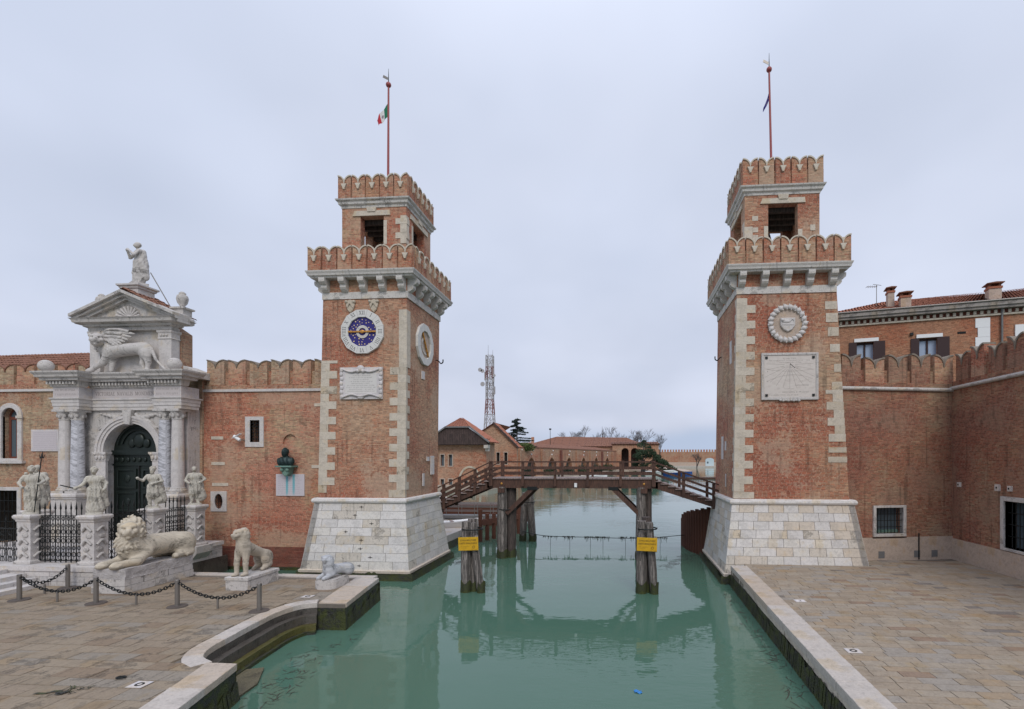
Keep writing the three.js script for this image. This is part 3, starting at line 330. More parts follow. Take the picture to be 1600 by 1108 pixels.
  // string course, console frieze, gallery cornice
  part('string_course', ringMold(X0, X1, zf, zb, [[-0.1, S], [0.05, S], [0.05, S + 0.36], [-0.1, S + 0.37]]), MAT.trim, T);
  const pr = 0.6, cx = (X0 + X1) / 2, conH = 0.68; const prof = console_(conH, pr - 0.06, 0.34), cg = (w) => { const s = moldX(prof, -w / 2, w / 2); s.rotateY(Math.PI); s.scale(1, 1, 1); return s; };
  const conF = join(prism(prof, -0.16, 0.16)); // profile out along +x
  const topY = 15.52; const place = (x, z, turn) => { const m = part('console', conF, MAT.trim, T, true); m.position.set(x, topY - 0.02, z); m.rotation.y = turn; };
  for (let i = 0; i < 5; i++) { place(lerp(X0 + 0.2, X1 - 0.2, i / 4), zf, -Math.PI / 2); place(X1, lerp(zf - 0.2, zb + 0.2, i / 4), 0); place(X0, lerp(zf - 0.2, zb + 0.2, i / 4), Math.PI); }
  part('gallery_cornice', ringMold(X0, X1, zf, zb, [[-0.1, 15.50], [pr - 0.16, 15.50], [pr - 0.12, 15.58], [pr - 0.05, 15.60], [pr - 0.03, 15.69], [pr + 0.02, 15.78], [pr + 0.03, 15.84], [-0.2, 15.86]]), MAT.trim, T);
  const o = pr - 0.2, t = 0.32, G = 15.85, mh = cfg.mh; const opt = { h: mh, t, notch: 0.44, gap: 0.07, k: 0.06, brick: cfg.merlonBrick, stoneM: MAT.quoin, bracket: true };
  battlement(T, [X0 - o - 0.16, zf + o], [X1 + o + 0.16, zf + o], G, { ...opt, n: 7 }); battlement(T, [X1 + o, zf + o - 0.17], [X1 + o, zb - o + 0.17], G, { ...opt, n: 7 }); battlement(T, [X0 - o, zb - o + 0.17], [X0 - o, zf + o - 0.17], G, { ...opt, n: 7 }); battlement(T, [X1 + o + 0.16, zb - o], [X0 - o - 0.16, zb - o], G, { ...opt, n: 7 });
  // belvedere with open windows
  const [u0, u1, uf, ub] = cfg.up, U = cfg.U, wt = 0.45, sill = 16.3, [wa, wb, head] = cfg.win, cz = (uf + ub) / 2, sw = cfg.sideWin;
  part('belvedere_wall', prism(rect(u0, u1, 15.9, U), uf - wt, uf, [rect(wa, wb, sill, head).reverse()]), cfg.upBrick, T); part('belvedere_wall', [prism(rect(u0, u1, 15.9, U), ub, ub + wt, [rect(wa + cfg.skew, wb + cfg.skew, sill, head).reverse()])], cfg.upBrick, T);
  const sideWall = (x0, x1) => { const g = prism(rect(-(uf - wt) + 0.001, -(ub + wt) - 0.001, 15.9, U), 0, x1 - x0, [rect(-sw[0], -sw[1], sill, head).reverse()]); g.rotateY(Math.PI / 2); g.translate(x0, 0, 0); return g; };
  part('belvedere_wall', [sideWall(u0, u0 + wt)], cfg.upBrick, T); part('belvedere_wall', [sideWall(u1 - wt, u1)], cfg.upBrick, T);
  part('belvedere_ceiling', box(u0 + 0.1, u1 - 0.1, U - 0.5, U - 0.2, ub + 0.1, uf - 0.1), MAT.pileDark, T);
  for (let i = 0; i < 4; i++) part('ceiling_beam', box(u0 + 0.4, u1 - 0.4, U - 0.72, U - 0.5, lerp(uf - 0.7, ub + 0.7, i / 3) - 0.1, lerp(uf - 0.7, ub + 0.7, i / 3) + 0.1), MAT.pileDark, T);
  part('window_lintel', prism([[wa - 0.42, head], [wb + 0.38, head], [wb + 0.34, head + 0.27], [wa - 0.3, head + 0.27]], uf, uf + 0.07), MAT.quoin, T); part('keystone', prism([[(wa + wb) / 2 - 0.22, head + 0.2], [(wa + wb) / 2 + 0.22, head + 0.2], [(wa + wb) / 2 + 0.28, head + 0.44], [(wa + wb) / 2 - 0.28, head + 0.44]], uf + 0.001, uf + 0.11), MAT.quoin, T);
  const sx = sideRight ? u1 : u0, s = sideRight ? 1 : -1; part('window_lintel', box(sx, sx + s * 0.07, head, head + 0.27, sw[0] + 0.4, sw[1] - 0.4), MAT.quoin, T); part('keystone', box(sx, sx + s * 0.11, head + 0.2, head + 0.44, cz + 0.25, cz - 0.25), MAT.quoin, T);
  for (const [x0, x1, ya, yb] of cfg.upStones) part('quoin', box(x0, x1, ya, yb, uf - 0.3, uf + e), MAT.quoin, T);
  for (const [z0, z1, ya, yb] of cfg.upSide) part('quoin', box(sx - s * 0.3, sx + s * e, ya, yb, z0, z1), MAT.quoin, T);
  part('belvedere_cornice', ringMold(u0, u1, uf, ub, [[-0.1, U - 0.1], [0.03, U - 0.1], [0.05, U + 0.02], [0.14, U + 0.08], [0.16, U + 0.2], [0.25, U + 0.27], [0.27, U + 0.34], [-0.1, U + 0.36]]), MAT.trim, T);
  const v = 0.02, opt2 = { h: cfg.mh2, t: 0.3, notch: 0.44, gap: 0.07, k: 0.06, brick: cfg.merlonBrick, stoneM: MAT.quoin, bracket: true }, G2 = U + 0.35;
  battlement(T, [u0 - v - 0.15, uf + v], [u1 + v + 0.15, uf + v], G2, { ...opt2, n: 5 }); battlement(T, [u1 + v, uf + v - 0.16], [u1 + v, ub - v + 0.16], G2, { ...opt2, n: 5 }); battlement(T, [u0 - v, ub - v + 0.16], [u0 - v, uf + v - 0.16], G2, { ...opt2, n: 5 }); battlement(T, [u1 + v + 0.15, ub - v], [u0 - v - 0.15, ub - v], G2, { ...opt2, n: 5 });
  part('roof_slab', box(u0 + 0.2, u1 - 0.2, U, U + 0.4, ub + 0.2, uf - 0.2), MAT.mortar, T);
  return T;
}
const quoinRun = (ya, yb, pitch, long, short) => { const o = []; let y = ya, k = 0; while (y < yb - 0.1) { const n = Math.min(yb, y + pitch / 2); o.push([y, n, k % 2 ? short : long]); y = n; k++; } return o; };
const clockTower = tower({
  name: 'clock_tower', label: 'brick tower with the blue star-studded clock on its canal front', X0: -15.77, X1: -11.24, B0: -16.05, B1: -11.36, zf: -25.8, zb: -30.5, BX: [-16.2, -11.28], BZ: [-25.68, -30.6], WX: [-16.72, -10.72], WZ: [-24.95, -31.2], clamps: true, sideRight: true, seed: 21, rows: 8, blockLen: 1.35, brick: MAT.brickTower, merlonBrick: [MAT.brickTowerB, MAT.brickTower, MAT.brickWall], upBrick: MAT.brickWall, mh: 1.16, mh2: 1.2, U: 19.78,
  quoinL: quoinRun(4.35, 11.3, 0.80, 0.44, 0.86), quoinR: [...quoinRun(4.12, 10.9, 0.80, 0.86, 0.44), [10.9, 13.9, 0.40]], wrap: (w) => 0.16 + 0.28 * (w < 0.6 ? 1 : 0), up: [-15.24, -11.66, -26.65, -30.1], win: [-14.2, -12.9, 19.24], skew: -0.25, sideWin: [-27.55, -29.15],
  upStones: [[-12.24, -11.6, 18.75, 19.05], [-11.98, -11.62, 18.3, 18.74], [-12.24, -11.6, 17.98, 18.29], [-12.24, -12.0, 17.4, 17.7], [-12.9, -12.72, 17.7, 18.98]], upSide: [[-26.62, -26.95, 18.9, 19.2], [-26.62, -26.85, 18.3, 18.6], [-26.62, -26.95, 17.7, 18.0], [-27.35, -27.54, 17.2, 18.98]],
});
const sundialTower = tower({
  name: 'sundial_tower', label: 'brick tower with the white sundial plate and wreathed shield', X0: 5.75, X1: 10.58, B0: 5.58, B1: 11.25, zf: -26.6, zb: -31.9, BX: [5.46, 11.45], BZ: [-26.48, -32.0], WX: [4.84, 12.1], WZ: [-25.62, -32.7], sideRight: false, seed: 33, rows: 8, blockLen: 0.86, regular: true, stain: true, brick: MAT.brickTowerB, merlonBrick: [MAT.brickWall, MAT.brickTowerB, MAT.brickTower], upBrick: MAT.brickTower, mh: 1.26, mh2: 1.36, U: 20.02,
  quoinL: [[4.12, 4.45, 1.0], ...quoinRun(4.46, 14.3, 0.79, 0.50, 0.92)], quoinR: [...quoinRun(7.0, 9.6, 0.80, 0.80, 0.48), [6.45, 6.72, 0.85], [5.95, 6.25, 0.9], [9.6, 10.0, 0.48], [10.5, 10.9, 0.32], [12.3, 12.75, 0.5], [13.0, 13.45, 0.55], [13.65, 14.05, 0.55], [11.5, 11.9, 0.45]], wrap: (w) => 0.2 + 0.2 * (w < 0.6 ? 1 : 0), up: [6.32, 10.12, -27.45, -31.1], win: [7.52, 9.02, 19.46], skew: 0.2, sideWin: [-28.3, -30.2],
  upStones: [[6.3, 6.72, 17.5, 18.3], [6.73, 7.0, 17.5, 17.85], [6.73, 7.0, 18.0, 18.25], [6.7, 7.0, 18.6, 18.85], [7.3, 7.51, 17.4, 18.3], [9.03, 9.25, 17.7, 18.1], [9.65, 9.9, 18.0, 18.3]], upSide: [[-27.48, -27.9, 18.2, 18.6], [-27.48, -27.9, 17.4, 17.8]],
});
{ // ladder in the right belvedere
  const L = thing('ladder', 'dark wooden ladder leaning inside the open top of the sundial tower', 'ladder'), a = [8.35, 16.2, -29.0], b = [8.05, 19.1, -30.2];
  for (const s of [-0.25, 0.25]) part('rail', bar([a[0] + s, a[1], a[2]], [b[0] + s, b[1], b[2]], 0.07, 0.09), MAT.wood, L);
  for (let i = 1; i < 11; i++) part('rung', rod([lerp(a[0], b[0], i / 11) - 0.25, lerp(a[1], b[1], i / 11), lerp(a[2], b[2], i / 11)], [lerp(a[0], b[0], i / 11) + 0.25, lerp(a[1], b[1], i / 11), lerp(a[2], b[2], i / 11)], 0.028), MAT.wood, L);
}
// ---- clocks
const ROMAN = ['XII', 'I', 'II', 'III', 'IIII', 'V', 'VI', 'VII', 'VIII', 'VIIII', 'X', 'XI'];
function clockFace(name, label, at, turn, full) {
  const C = thing(name, label, 'clock', 'stone clock faces of the clock tower', at, turn), r = 1.18, ri = 0.78, poly = (q, n = 12, o = Math.PI / 12) => Array.from({ length: n }, (_, i) => [q * Math.cos(o + i * 2 * Math.PI / n), q * Math.sin(o + i * 2 * Math.PI / n)]);
  const m = print(2, 2, (c, w) => {
    c.fillStyle = '#cfcdc8'; c.fillRect(0, 0, w, w); const R = rng(9); for (let i = 0; i < 900; i++) { c.fillStyle = `rgba(${R() > 0.5 ? '255,255,250' : '120,115,105'},0.10)`; c.fillRect(R() * w, R() * w, 3 + R() * 14, 2 + R() * 8); }
    c.translate(w / 2, w / 2); c.strokeStyle = 'rgba(60,60,62,0.55)'; c.lineWidth = w * 0.004; const u = w / 2 / 1.2; for (let i = 0; i < 12; i++) { const a = Math.PI / 12 + i * Math.PI / 6; c.beginPath(); c.moveTo(0.78 * u * Math.cos(a), 0.78 * u * Math.sin(a)); c.lineTo(1.2 * u * Math.cos(a), 1.2 * u * Math.sin(a)); c.stroke(); }
    if (full) ROMAN.forEach((s, i) => { c.save(); c.rotate(i * Math.PI / 6); c.fillStyle = '#2f3032'; c.font = `${w * 0.115}px serif`; c.textAlign = 'center'; c.textBaseline = 'middle'; c.scale(0.86, 1); c.fillText(s, 0, -0.975 * u); c.restore(); });
  }, 768);
  const ring = prism(poly(r), 0, 0.14, [poly(ri).reverse()], 0.012), uvf = (g) => { const q = plain(g), p = q.attributes.position, uv = new Float32Array(p.count * 2); for (let i = 0; i < p.count; i++) { uv[2 * i] = p.getX(i) / 2.4 + 0.5; uv[2 * i + 1] = p.getY(i) / 2.4 + 0.5; } q.setAttribute('uv', new THREE.BufferAttribute(uv, 2)); return q; };
  part('hour_ring', uvf(ring), m, C, true);
  part('dial', prism(poly(ri + 0.01), 0, 0.05), full ? MAT.enamel : MAT.plaster, C);
  if (full) {
    part('inner_ring', (() => { const s = prism(arc(0, 0, 0.34, 0, 6.2, 24), 0.05, 0.09, [arc(0, 0, 0.2, 0, 6.2, 20).reverse()]); return s; })(), MAT.trim, C);
    const R = rng(14); let n = 0; for (let i = 0; i < 400 && n < 36; i++) { const a = R() * 6.28, q = lerp(0.4, 0.72, R()), x = q * Math.cos(a), y = q * Math.sin(a); if (Math.abs(y) < 0.09) continue; if (C.children.some((k) => k.name === 'star' && Math.hypot(k.position.x - x, k.position.y - y) < 0.12)) continue; const s = part('star', ball(0, 0, 0, 0.022 + 0.018 * R(), 1, 1, 0.5, 8, 6), MAT.goldStar, C); s.position.set(x, y, 0.055); n++; }
    const w = []; for (let i = 0; i <= 26; i++) { const t = i / 26; w.push([lerp(-0.76, 0.76, t), 0.025 * Math.sin(t * 44), 0.12]); } part('hand', [tube(w, 0.032, 120, 6), tube(w.map(([x, y, z]) => [x, -y, z]), 0.028, 120, 6), ball(0, 0, 0.12, 0.12, 1, 0.8, 0.35), ball(-0.6, 0, 0.12, 0.07, 1.3, 0.8, 0.4), ball(0.64, 0, 0.12, 0.06, 1.3, 0.8, 0.4)], MAT.gold, C);
  } else { part('inner_ring', prism(arc(0.05, -0.05, 0.5, 2.2, 4.9, 14).concat(arc(0.05, -0.05, 0.38, 4.9, 2.2, 14)), 0.05, 0.09), MAT.trim, C); const w = []; for (let i = 0; i <= 20; i++) { const t = i / 20; w.push([lerp(-0.42, 0.42, t), lerp(0.62, -0.62, t) + 0.03 * Math.sin(t * 40), 0.11]); } part('hand', tube(w, 0.05, 90, 6), MAT.gold, C); }
  return C;
}
clockFace('tower_clock', 'white twelve-sided clock with roman numerals, blue starry dial and gold hand', [-13.6, 12.76, -25.79], 0, true);
clockFace('tower_clock', 'plain stone clock ring with gold hand on the tower side facing the canal', [-11.27, 12.55, -28.1], Math.PI / 2, false);
// carved shields above the clock
for (const [x, lb] of [[-14.27, 'small carved stone shield above the clock, the left of two'], [-13.0, 'small carved stone shield above the clock, the right of two']]) { const s = thing('stone_shield', lb, 'shield', 'shields over the clock', [x, 14.12, -25.8]); part('shield_body', prism([[-0.2, 0.28], [0, 0.34], [0.2, 0.28], [0.24, 0.05], [0.14, -0.22], [0, -0.36], [-0.14, -0.22], [-0.24, 0.05]], 0, 0.1, [], 0.03), MAT.quoinB, s); part('shield_scroll', [ball(-0.2, 0.22, 0.08, 0.09), ball(0.2, 0.22, 0.08, 0.09), tube([[-0.15, -0.1, 0.1], [0, 0.12, 0.14], [0.15, -0.1, 0.1]], 0.03, 16)], MAT.quoinB, s); }
{ // framed inscription under the clock
  const w = 2.2, h = 1.5, P = thing('inscription_panel', 'carved white marble inscription panel under the blue clock', 'plaque', undefined, [-13.67, 10.08, -25.8]);
  part('slab', box(-w / 2 - 0.05, w / 2 + 0.05, -h / 2 - 0.08, h / 2 + 0.08, 0, 0.1), MAT.plaque, P);
  part('lettering', sheet(w - 0.5, h - 0.45, 0, -0.02, 0.106), print(w - 0.5, h - 0.45, (c, W, H) => { c.fillStyle = '#cdc9c4'; c.fillRect(0, 0, W, H); for (let i = 0; i < 9; i++) { const k = [0.3, 0.42, 0.25, 0.36, 0.3, 0.44, 0.46, 0.38, 0.44][i]; scribble(c, W, W * (0.5 - k), W * (0.5 + k), H * (0.08 + i * 0.098), H * 0.05, 50 + i, '#6a6561'); } }), P, true);
  const fr = []; for (const s of [-1, 1]) { for (let i = 0; i < 7; i++) fr.push(ball(s * (w / 2 - 0.06 + 0.03 * (i % 2)), lerp(-h / 2 + 0.05, h / 2 - 0.05, i / 6), 0.11, 0.11, 0.9, 1.1, 0.5, 10, 7)); fr.push(tube([[-w / 2 + 0.1, s * (h / 2 - 0.02), 0.12], [-0.5, s * (h / 2 - 0.16), 0.15], [0, s * (h / 2 - 0.06), 0.17], [0.5, s * (h / 2 - 0.16), 0.15], [w / 2 - 0.1, s * (h / 2 - 0.02), 0.12]], 0.055, 40)); }
  fr.push(ball(0, h / 2, 0.14, 0.2, 1, 0.9, 0.5), ball(-0.14, h / 2 - 0.12, 0.15, 0.1), ball(0.14, h / 2 - 0.12, 0.15, 0.1), ball(0, -h / 2 + 0.02, 0.13, 0.15, 1.2, 0.8, 0.5)); part('scroll_frame', fr, MAT.plaque, P);
}
{ // wreathed shield on the right tower
  const W = thing('wreath_medallion', 'round white garland with a small shield, above the sundial', 'medallion', undefined, [8.22, 12.95, -26.6]), R = rng(4); part('backing', (() => { const g = new THREE.CylinderGeometry(0.8, 0.8, 0.05, 36); g.rotateX(Math.PI / 2); g.translate(0, 0, 0.02); return g; })(), MAT.plaster, W);
  { const g = new THREE.TorusGeometry(0.84, 0.12, 8, 48); g.scale(1, 1, 0.7); g.translate(0, 0, 0.04); part('wreath_core', g, MAT.marbleClean, W); }
  for (let i = 0; i < 22; i++) { const a = i / 22 * 6.283, l = part('wreath_fruit', ball(0, 0, 0, 0.125, 1.05, 0.92, 0.8, 9, 7), MAT.marbleClean, W); l.position.set((0.84 + 0.03 * (R() - 0.5)) * Math.cos(a), (0.84 + 0.03 * (R() - 0.5)) * Math.sin(a), 0.1); l.rotation.z = a; for (const s of [-1, 1]) { const k = part('leaf', ball(0, 0, 0, 0.05, 1.4, 0.7, 0.6, 7, 5), MAT.marbleClean, l); k.position.set(s * 0.1, 0.06 * s, 0.03); } }
  part('shield_body', prism([[-0.36, 0.28], [0.36, 0.28], [0.36, -0.1], [0.2, -0.32], [0, -0.42], [-0.2, -0.32], [-0.36, -0.1]], 0.04, 0.16, [], 0.03), MAT.marbleClean, W); part('shield_relief', [ball(-0.08, 0.1, 0.16, 0.12, 1.8, 0.7, 0.4), ball(-0.26, 0.16, 0.17, 0.08), tube([[0.08, 0.1, 0.17], [0.22, 0.2, 0.17], [0.28, 0.12, 0.17]], 0.025, 12), box(-0.3, 0.3, -0.08, -0.03, 0.15, 0.18)], MAT.marbleClean, W);
}
{ // sundial
  const w = 2.72, h = 2.3, P = thing('sundial', 'large white sundial plate with fan of hour lines', 'sundial', undefined, [8.33, 10.29, -26.6]);
  part('plate', prism(rect(-w / 2, w / 2, -h / 2, h / 2), 0, 0.07, [], 0.02), MAT.plaque, P); part('border', prism(rect(-w / 2 - 0.04, w / 2 + 0.04, -h / 2 - 0.04, h / 2 + 0.04), 0, 0.11, [rect(-w / 2 + 0.09, w / 2 - 0.09, -h / 2 + 0.09, h / 2 - 0.09).reverse()], 0.02), MAT.marble, P);
  part('dial_print', sheet(w - 0.2, h - 0.2, 0, 0, 0.076), print(w - 0.2, h - 0.2, (c, W, H) => {
    c.fillStyle = '#c9c0b8'; c.fillRect(0, 0, W, H); const R = rng(3); for (let i = 0; i < 500; i++) { c.fillStyle = `rgba(${R() > 0.5 ? '235,228,220' : '140,130,118'},0.08)`; c.fillRect(R() * W, R() * H, 6 + R() * 40, 3 + R() * 16); }
    c.strokeStyle = 'rgba(90,78,70,0.75)'; c.lineWidth = W * 0.0035; const x0 = W * 0.5, y0 = H * 0.22; for (let i = -6; i <= 6; i++) { const a = i * 0.235 + (Math.sign(i) * i * i) * 0.006, L = Math.abs(i) > 4 ? 0.46 : 0.56 - Math.abs(i) * 0.0; c.beginPath(); c.moveTo(x0 + Math.sin(a) * H * 0.12, y0 + Math.cos(a) * H * 0.12); c.lineTo(x0 + Math.sin(a) * W * L, y0 + Math.cos(a) * H * L * 1.02); c.stroke(); }
    c.beginPath(); c.moveTo(W * 0.06, H * 0.33); c.quadraticCurveTo(x0, H * 0.42, W * 0.94, H * 0.33); c.stroke(); c.beginPath(); c.moveTo(W * 0.06, H * 0.62); c.quadraticCurveTo(x0, H * 0.34, W * 0.94, H * 0.56); c.stroke(); c.beginPath(); c.moveTo(W * 0.4, H * 0.8); c.lineTo(W * 0.58, H * 0.8); c.stroke();
    scribble(c, W, W * 0.35, W * 0.62, H * 0.055, H * 0.03, 1, '#5b534d'); scribble(c, W, W * 0.1, W * 0.9, H * 0.105, H * 0.024, 2, '#6b625b'); scribble(c, W, W * 0.27, W * 0.72, H * 0.155, H * 0.022, 3, '#6b625b'); scribble(c, W, W * 0.33, W * 0.67, H * 0.27, H * 0.02, 4, '#6b625b'); scribble(c, W, W * 0.36, W * 0.86, H * 0.86, H * 0.03, 5, '#5b534d'); scribble(c, W, W * 0.12, W * 0.66, H * 0.935, H * 0.024, 6, '#6b625b'); scribble(c, W, W * 0.05, W * 0.08, H * 0.36, H * 0.03, 7, '#5b534d'); scribble(c, W, W * 0.05, W * 0.08, H * 0.6, H * 0.03, 8, '#5b534d'); scribble(c, W, W * 0.6, W * 0.86, H * 0.7, H * 0.025, 9, '#5b534d');
  }), P, true);
  for (const [x, y] of [[-1, 1], [1, 1], [-1, -1], [1, -1]]) part('corner_bolt', box(x * 1.15 - 0.06, x * 1.15 + 0.06, y * 0.95 - 0.06, y * 0.95 + 0.06, 0.07, 0.12), MAT.iron, P);
  part('gnomon', rod([0.02, 0.64, 0.07], [0.1, 0.36, 0.5], 0.014), MAT.iron, P); { const b = []; for (let i = 0; i < 8; i++) b.push(ball(lerp(-0.45, 0.45, i / 7), -h / 2 - 0.05 - 0.02 * (i % 2), 0.08, 0.075, 1.1, 0.8, 0.8, 8, 6)); part('carved_drop', b, MAT.marble, P); }
}
// iron hooks, small plates on the canal sides
for (const [x, y, z, s, lb] of [[-11.24, 12.05, -29.9, 1, 'black iron hook on the canal side of the clock tower'], [5.77, 12.12, -30.6, -1, 'black iron hook on the canal side of the sundial tower']]) tag(part('iron_hook', tube([[x, y, z], [x + s * 0.18, y - 0.08, z], [x + s * 0.3, y - 0.22, z], [x + s * 0.42, y - 0.16, z], [x + s * 0.44, y + 0.02, z]], 0.035, 24), MAT.iron), lb, 'hook', 'iron hooks on the towers');
for (const [x, y0, y1, z0, z1, lb] of [[-11.30, 5.2, 6.3, -29.2, -29.7, 'tall white stone plate low on the canal side of the clock tower'], [-11.30, 6.0, 6.25, -28.6, -28.95, 'small white stone inset on the canal side of the clock tower'], [-11.30, 4.6, 5.3, -28.0, -28.2, 'narrow white stone strip above the base of the clock tower'], [-11.28, 10.6, 11.05, -27.8, -28.2, 'small square stone frame below the side clock']]) tag(part('stone_plate', box(x - 0.02, x + 0.04, y0, y1, z0, z1), MAT.plaque), lb, 'plate');
for (const [x, y0, y1, z0, z1, lb] of [[5.64, 6.1, 7.4, -29.5, -30.1, 'tall white stone plate on the canal side of the sundial tower'], [5.64, 6.6, 7.1, -28.7, -29.1, 'small white stone plate on the canal side of the sundial tower'], [5.71, 11.2, 12.4, -27.6, -28.1, 'pale stone inset high on the canal side of the sundial tower'], [5.60, 4.6, 5.3, -28.6, -28.75, 'narrow white stone strip above the base of the sundial tower']]) tag(part('stone_plate', box(x - 0.04, x + 0.02, y0, y1, z0, z1), MAT.plaque), lb, 'plate');
// flagpoles
function flagpole(x, z, y0, y1, lean, label) {
  const F = thing('flagpole', label, 'flagpole', 'flagpoles on the towers', [x, 0, z]); part('pole', rod([0, y0 - 1.5, 0], [lean, y1, 0], 0.075, 0.05, 10), MAT.redPole, F); part('pole_ball', ball(lean, y1 + 0.08, 0, 0.15), MAT.redPole, F); part('spike', rod([lean, y1 + 0.2, 0], [lean, y1 + 1.0, 0], 0.03, 0.008), MAT.iron, F); part('weather_vane', prism([[lean - 0.03, y1 + 0.5], [lean - 0.3, y1 + 0.66], [lean - 0.34, y1 + 0.52], [lean - 0.05, y1 + 0.36]], -0.01, 0.01), MAT.steel, F); return F;
}
flagpole(-13.4, -28.2, 21.5, 27.35, 0.03, 'red flagpole with ball and vane on the clock tower'); flagpole(8.22, -29.2, 21.5, 27.7, -0.17, 'red flagpole with ball and vane on the sundial tower');
function flagGeo(w, h, f) { const g = new THREE.PlaneGeometry(1, 1, 18, 12), p = g.attributes.position, uv = g.attributes.uv; for (let i = 0; i < p.count; i++) { const u = uv.getX(i), v = uv.getY(i); p.setXYZ(i, ...f(u, v)); } g.computeVertexNormals(); return g; }
{ const m = print(1.5, 1, (c, W, H) => { ['#0e6b4c', '#d8d6d4', '#b81d2b'].forEach((k, i) => { c.fillStyle = k; c.fillRect(W * i / 3, 0, W / 3 + 1, H); }); c.fillStyle = '#8d7f86'; c.beginPath(); c.arc(W / 2, H / 2, H * 0.14, 0, 7); c.fill(); }, 128); m.side = THREE.DoubleSide;
  tag(part('flag', flagGeo(1.5, 1, (u, v) => [-0.05 - u * (0.5 + 0.16 * v) , -u * 0.85 - (1 - v) * (0.75 - 0.35 * u), 0.10 * Math.sin(u * 9 + v * 2) * u]), m, scene, true), 'green white and red flag hanging limp above the clock tower', 'flag', 'flags').position.set(-13.38, 26.35, -28.2);
  const e = print(1.5, 1, (c, W, H) => { c.fillStyle = '#241a78'; c.fillRect(0, 0, W, H); c.fillStyle = '#d9c45a'; for (let i = 0; i < 12; i++) { c.beginPath(); c.arc(W / 2 + H * 0.3 * Math.cos(i * 0.5236), H / 2 + H * 0.3 * Math.sin(i * 0.5236), H * 0.035, 0, 7); c.fill(); } }, 128); e.side = THREE.DoubleSide;
  tag(part('flag', flagGeo(1.5, 1, (u, v) => [-0.03 - u * 0.34 * (0.5 + 0.5 * u), -u * 1.05 - (1 - v) * 0.5 * (1 - 0.6 * u), 0.07 * Math.sin(u * 10 + v * 3) * u]), e, scene, true), 'dark blue flag with a ring of gold stars hanging above the sundial tower', 'flag', 'flags').position.set(8.1, 26.7, -29.2); }

// ------------------------------------------------------------------ walls beside the towers
function tileRoof(parent, A, B, C, D, mat, { col = 0.24, row = 0.38, amp = 0.06 } = {}) { // eave A->B, ridge D->C; rounded clay tiles in courses
  const a = new THREE.Vector3(...A), b = new THREE.Vector3(...B), c = new THREE.Vector3(...C), d = new THREE.Vector3(...D), nrm = b.clone().sub(a).cross(d.clone().sub(a)).normalize(); if (nrm.y < 0) nrm.negate();
  const W = a.distanceTo(b), H = a.distanceTo(d), nc = Math.max(2, Math.round(W / col)), nr = Math.max(2, Math.round(H / row)), R = rng(Math.round(W * 91 + H * 17)), pos = [], idx = [], S = 6; const P = (u, v, h) => { const p = a.clone().lerp(b, u).lerp(d.clone().lerp(c, u), v); return p.addScaledVector(nrm, h); };
  for (let r = 0; r < nr; r++) for (let k = 0; k < nc; k++) { const o = pos.length / 3, j = (R() - 0.5) * 0.04, e = (R() - 0.5) * 0.12; for (let s = 0; s <= S; s++) for (let q = 0; q < 2; q++) { const u = clamp((k + s / S) / nc), h = amp * Math.abs(Math.sin(Math.PI * s / S)) + (q ? 0 : 0.035) + j * 0.5, p = P(u, clamp((r + (q ? 1.1 : 0) + e * (q ? 0 : 1)) / nr, 0, 1.02), h); pos.push(p.x, p.y, p.z); } for (let s = 0; s < S; s++) { const i = o + s * 2; idx.push(i, i + 2, i + 3, i, i + 3, i + 1); } const p0 = P(clamp(k / nc), clamp((r + e) / nr), -0.02), p1 = P(clamp((k + 1) / nc), clamp((r + e) / nr), -0.02); }
  const g = new THREE.BufferGeometry(); g.setAttribute('position', new THREE.Float32BufferAttribute(pos, 3)); g.setIndex(idx); g.computeVertexNormals(); const q = plain(g); q.setAttribute('uv', new THREE.Float32BufferAttribute(new Float32Array(q.attributes.position.count * 2), 2)); const m = part('roof_tiles', q, mat, parent); m.userData.kind = 'stuff'; part('roof_deck', faces([[A, B, C, D].map((v) => [v[0] - nrm.x * 0.05, v[1] - nrm.y * 0.05, v[2] - nrm.z * 0.05])]), mat, parent); return m;
}
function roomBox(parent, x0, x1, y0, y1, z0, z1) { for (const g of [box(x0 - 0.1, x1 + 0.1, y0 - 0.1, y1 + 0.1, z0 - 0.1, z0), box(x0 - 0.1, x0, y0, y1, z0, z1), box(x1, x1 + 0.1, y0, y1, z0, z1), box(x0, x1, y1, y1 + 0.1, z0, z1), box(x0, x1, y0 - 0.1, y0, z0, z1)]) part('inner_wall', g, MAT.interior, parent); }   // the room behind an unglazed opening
function barsGrid(parent, x0, x1, y0, y1, z, nx, ny, r = 0.018) { for (let i = 1; i < nx; i++) part('window_bar', rod([lerp(x0, x1, i / nx), y0, z], [lerp(x0, x1, i / nx), y1, z], r, r, 6), MAT.iron, parent); for (let j = 1; j < ny; j++) part('window_bar', rod([x0, lerp(y0, y1, j / ny), z + 0.02], [x1, lerp(y0, y1, j / ny), z + 0.02], r, r, 6), MAT.iron, parent); }
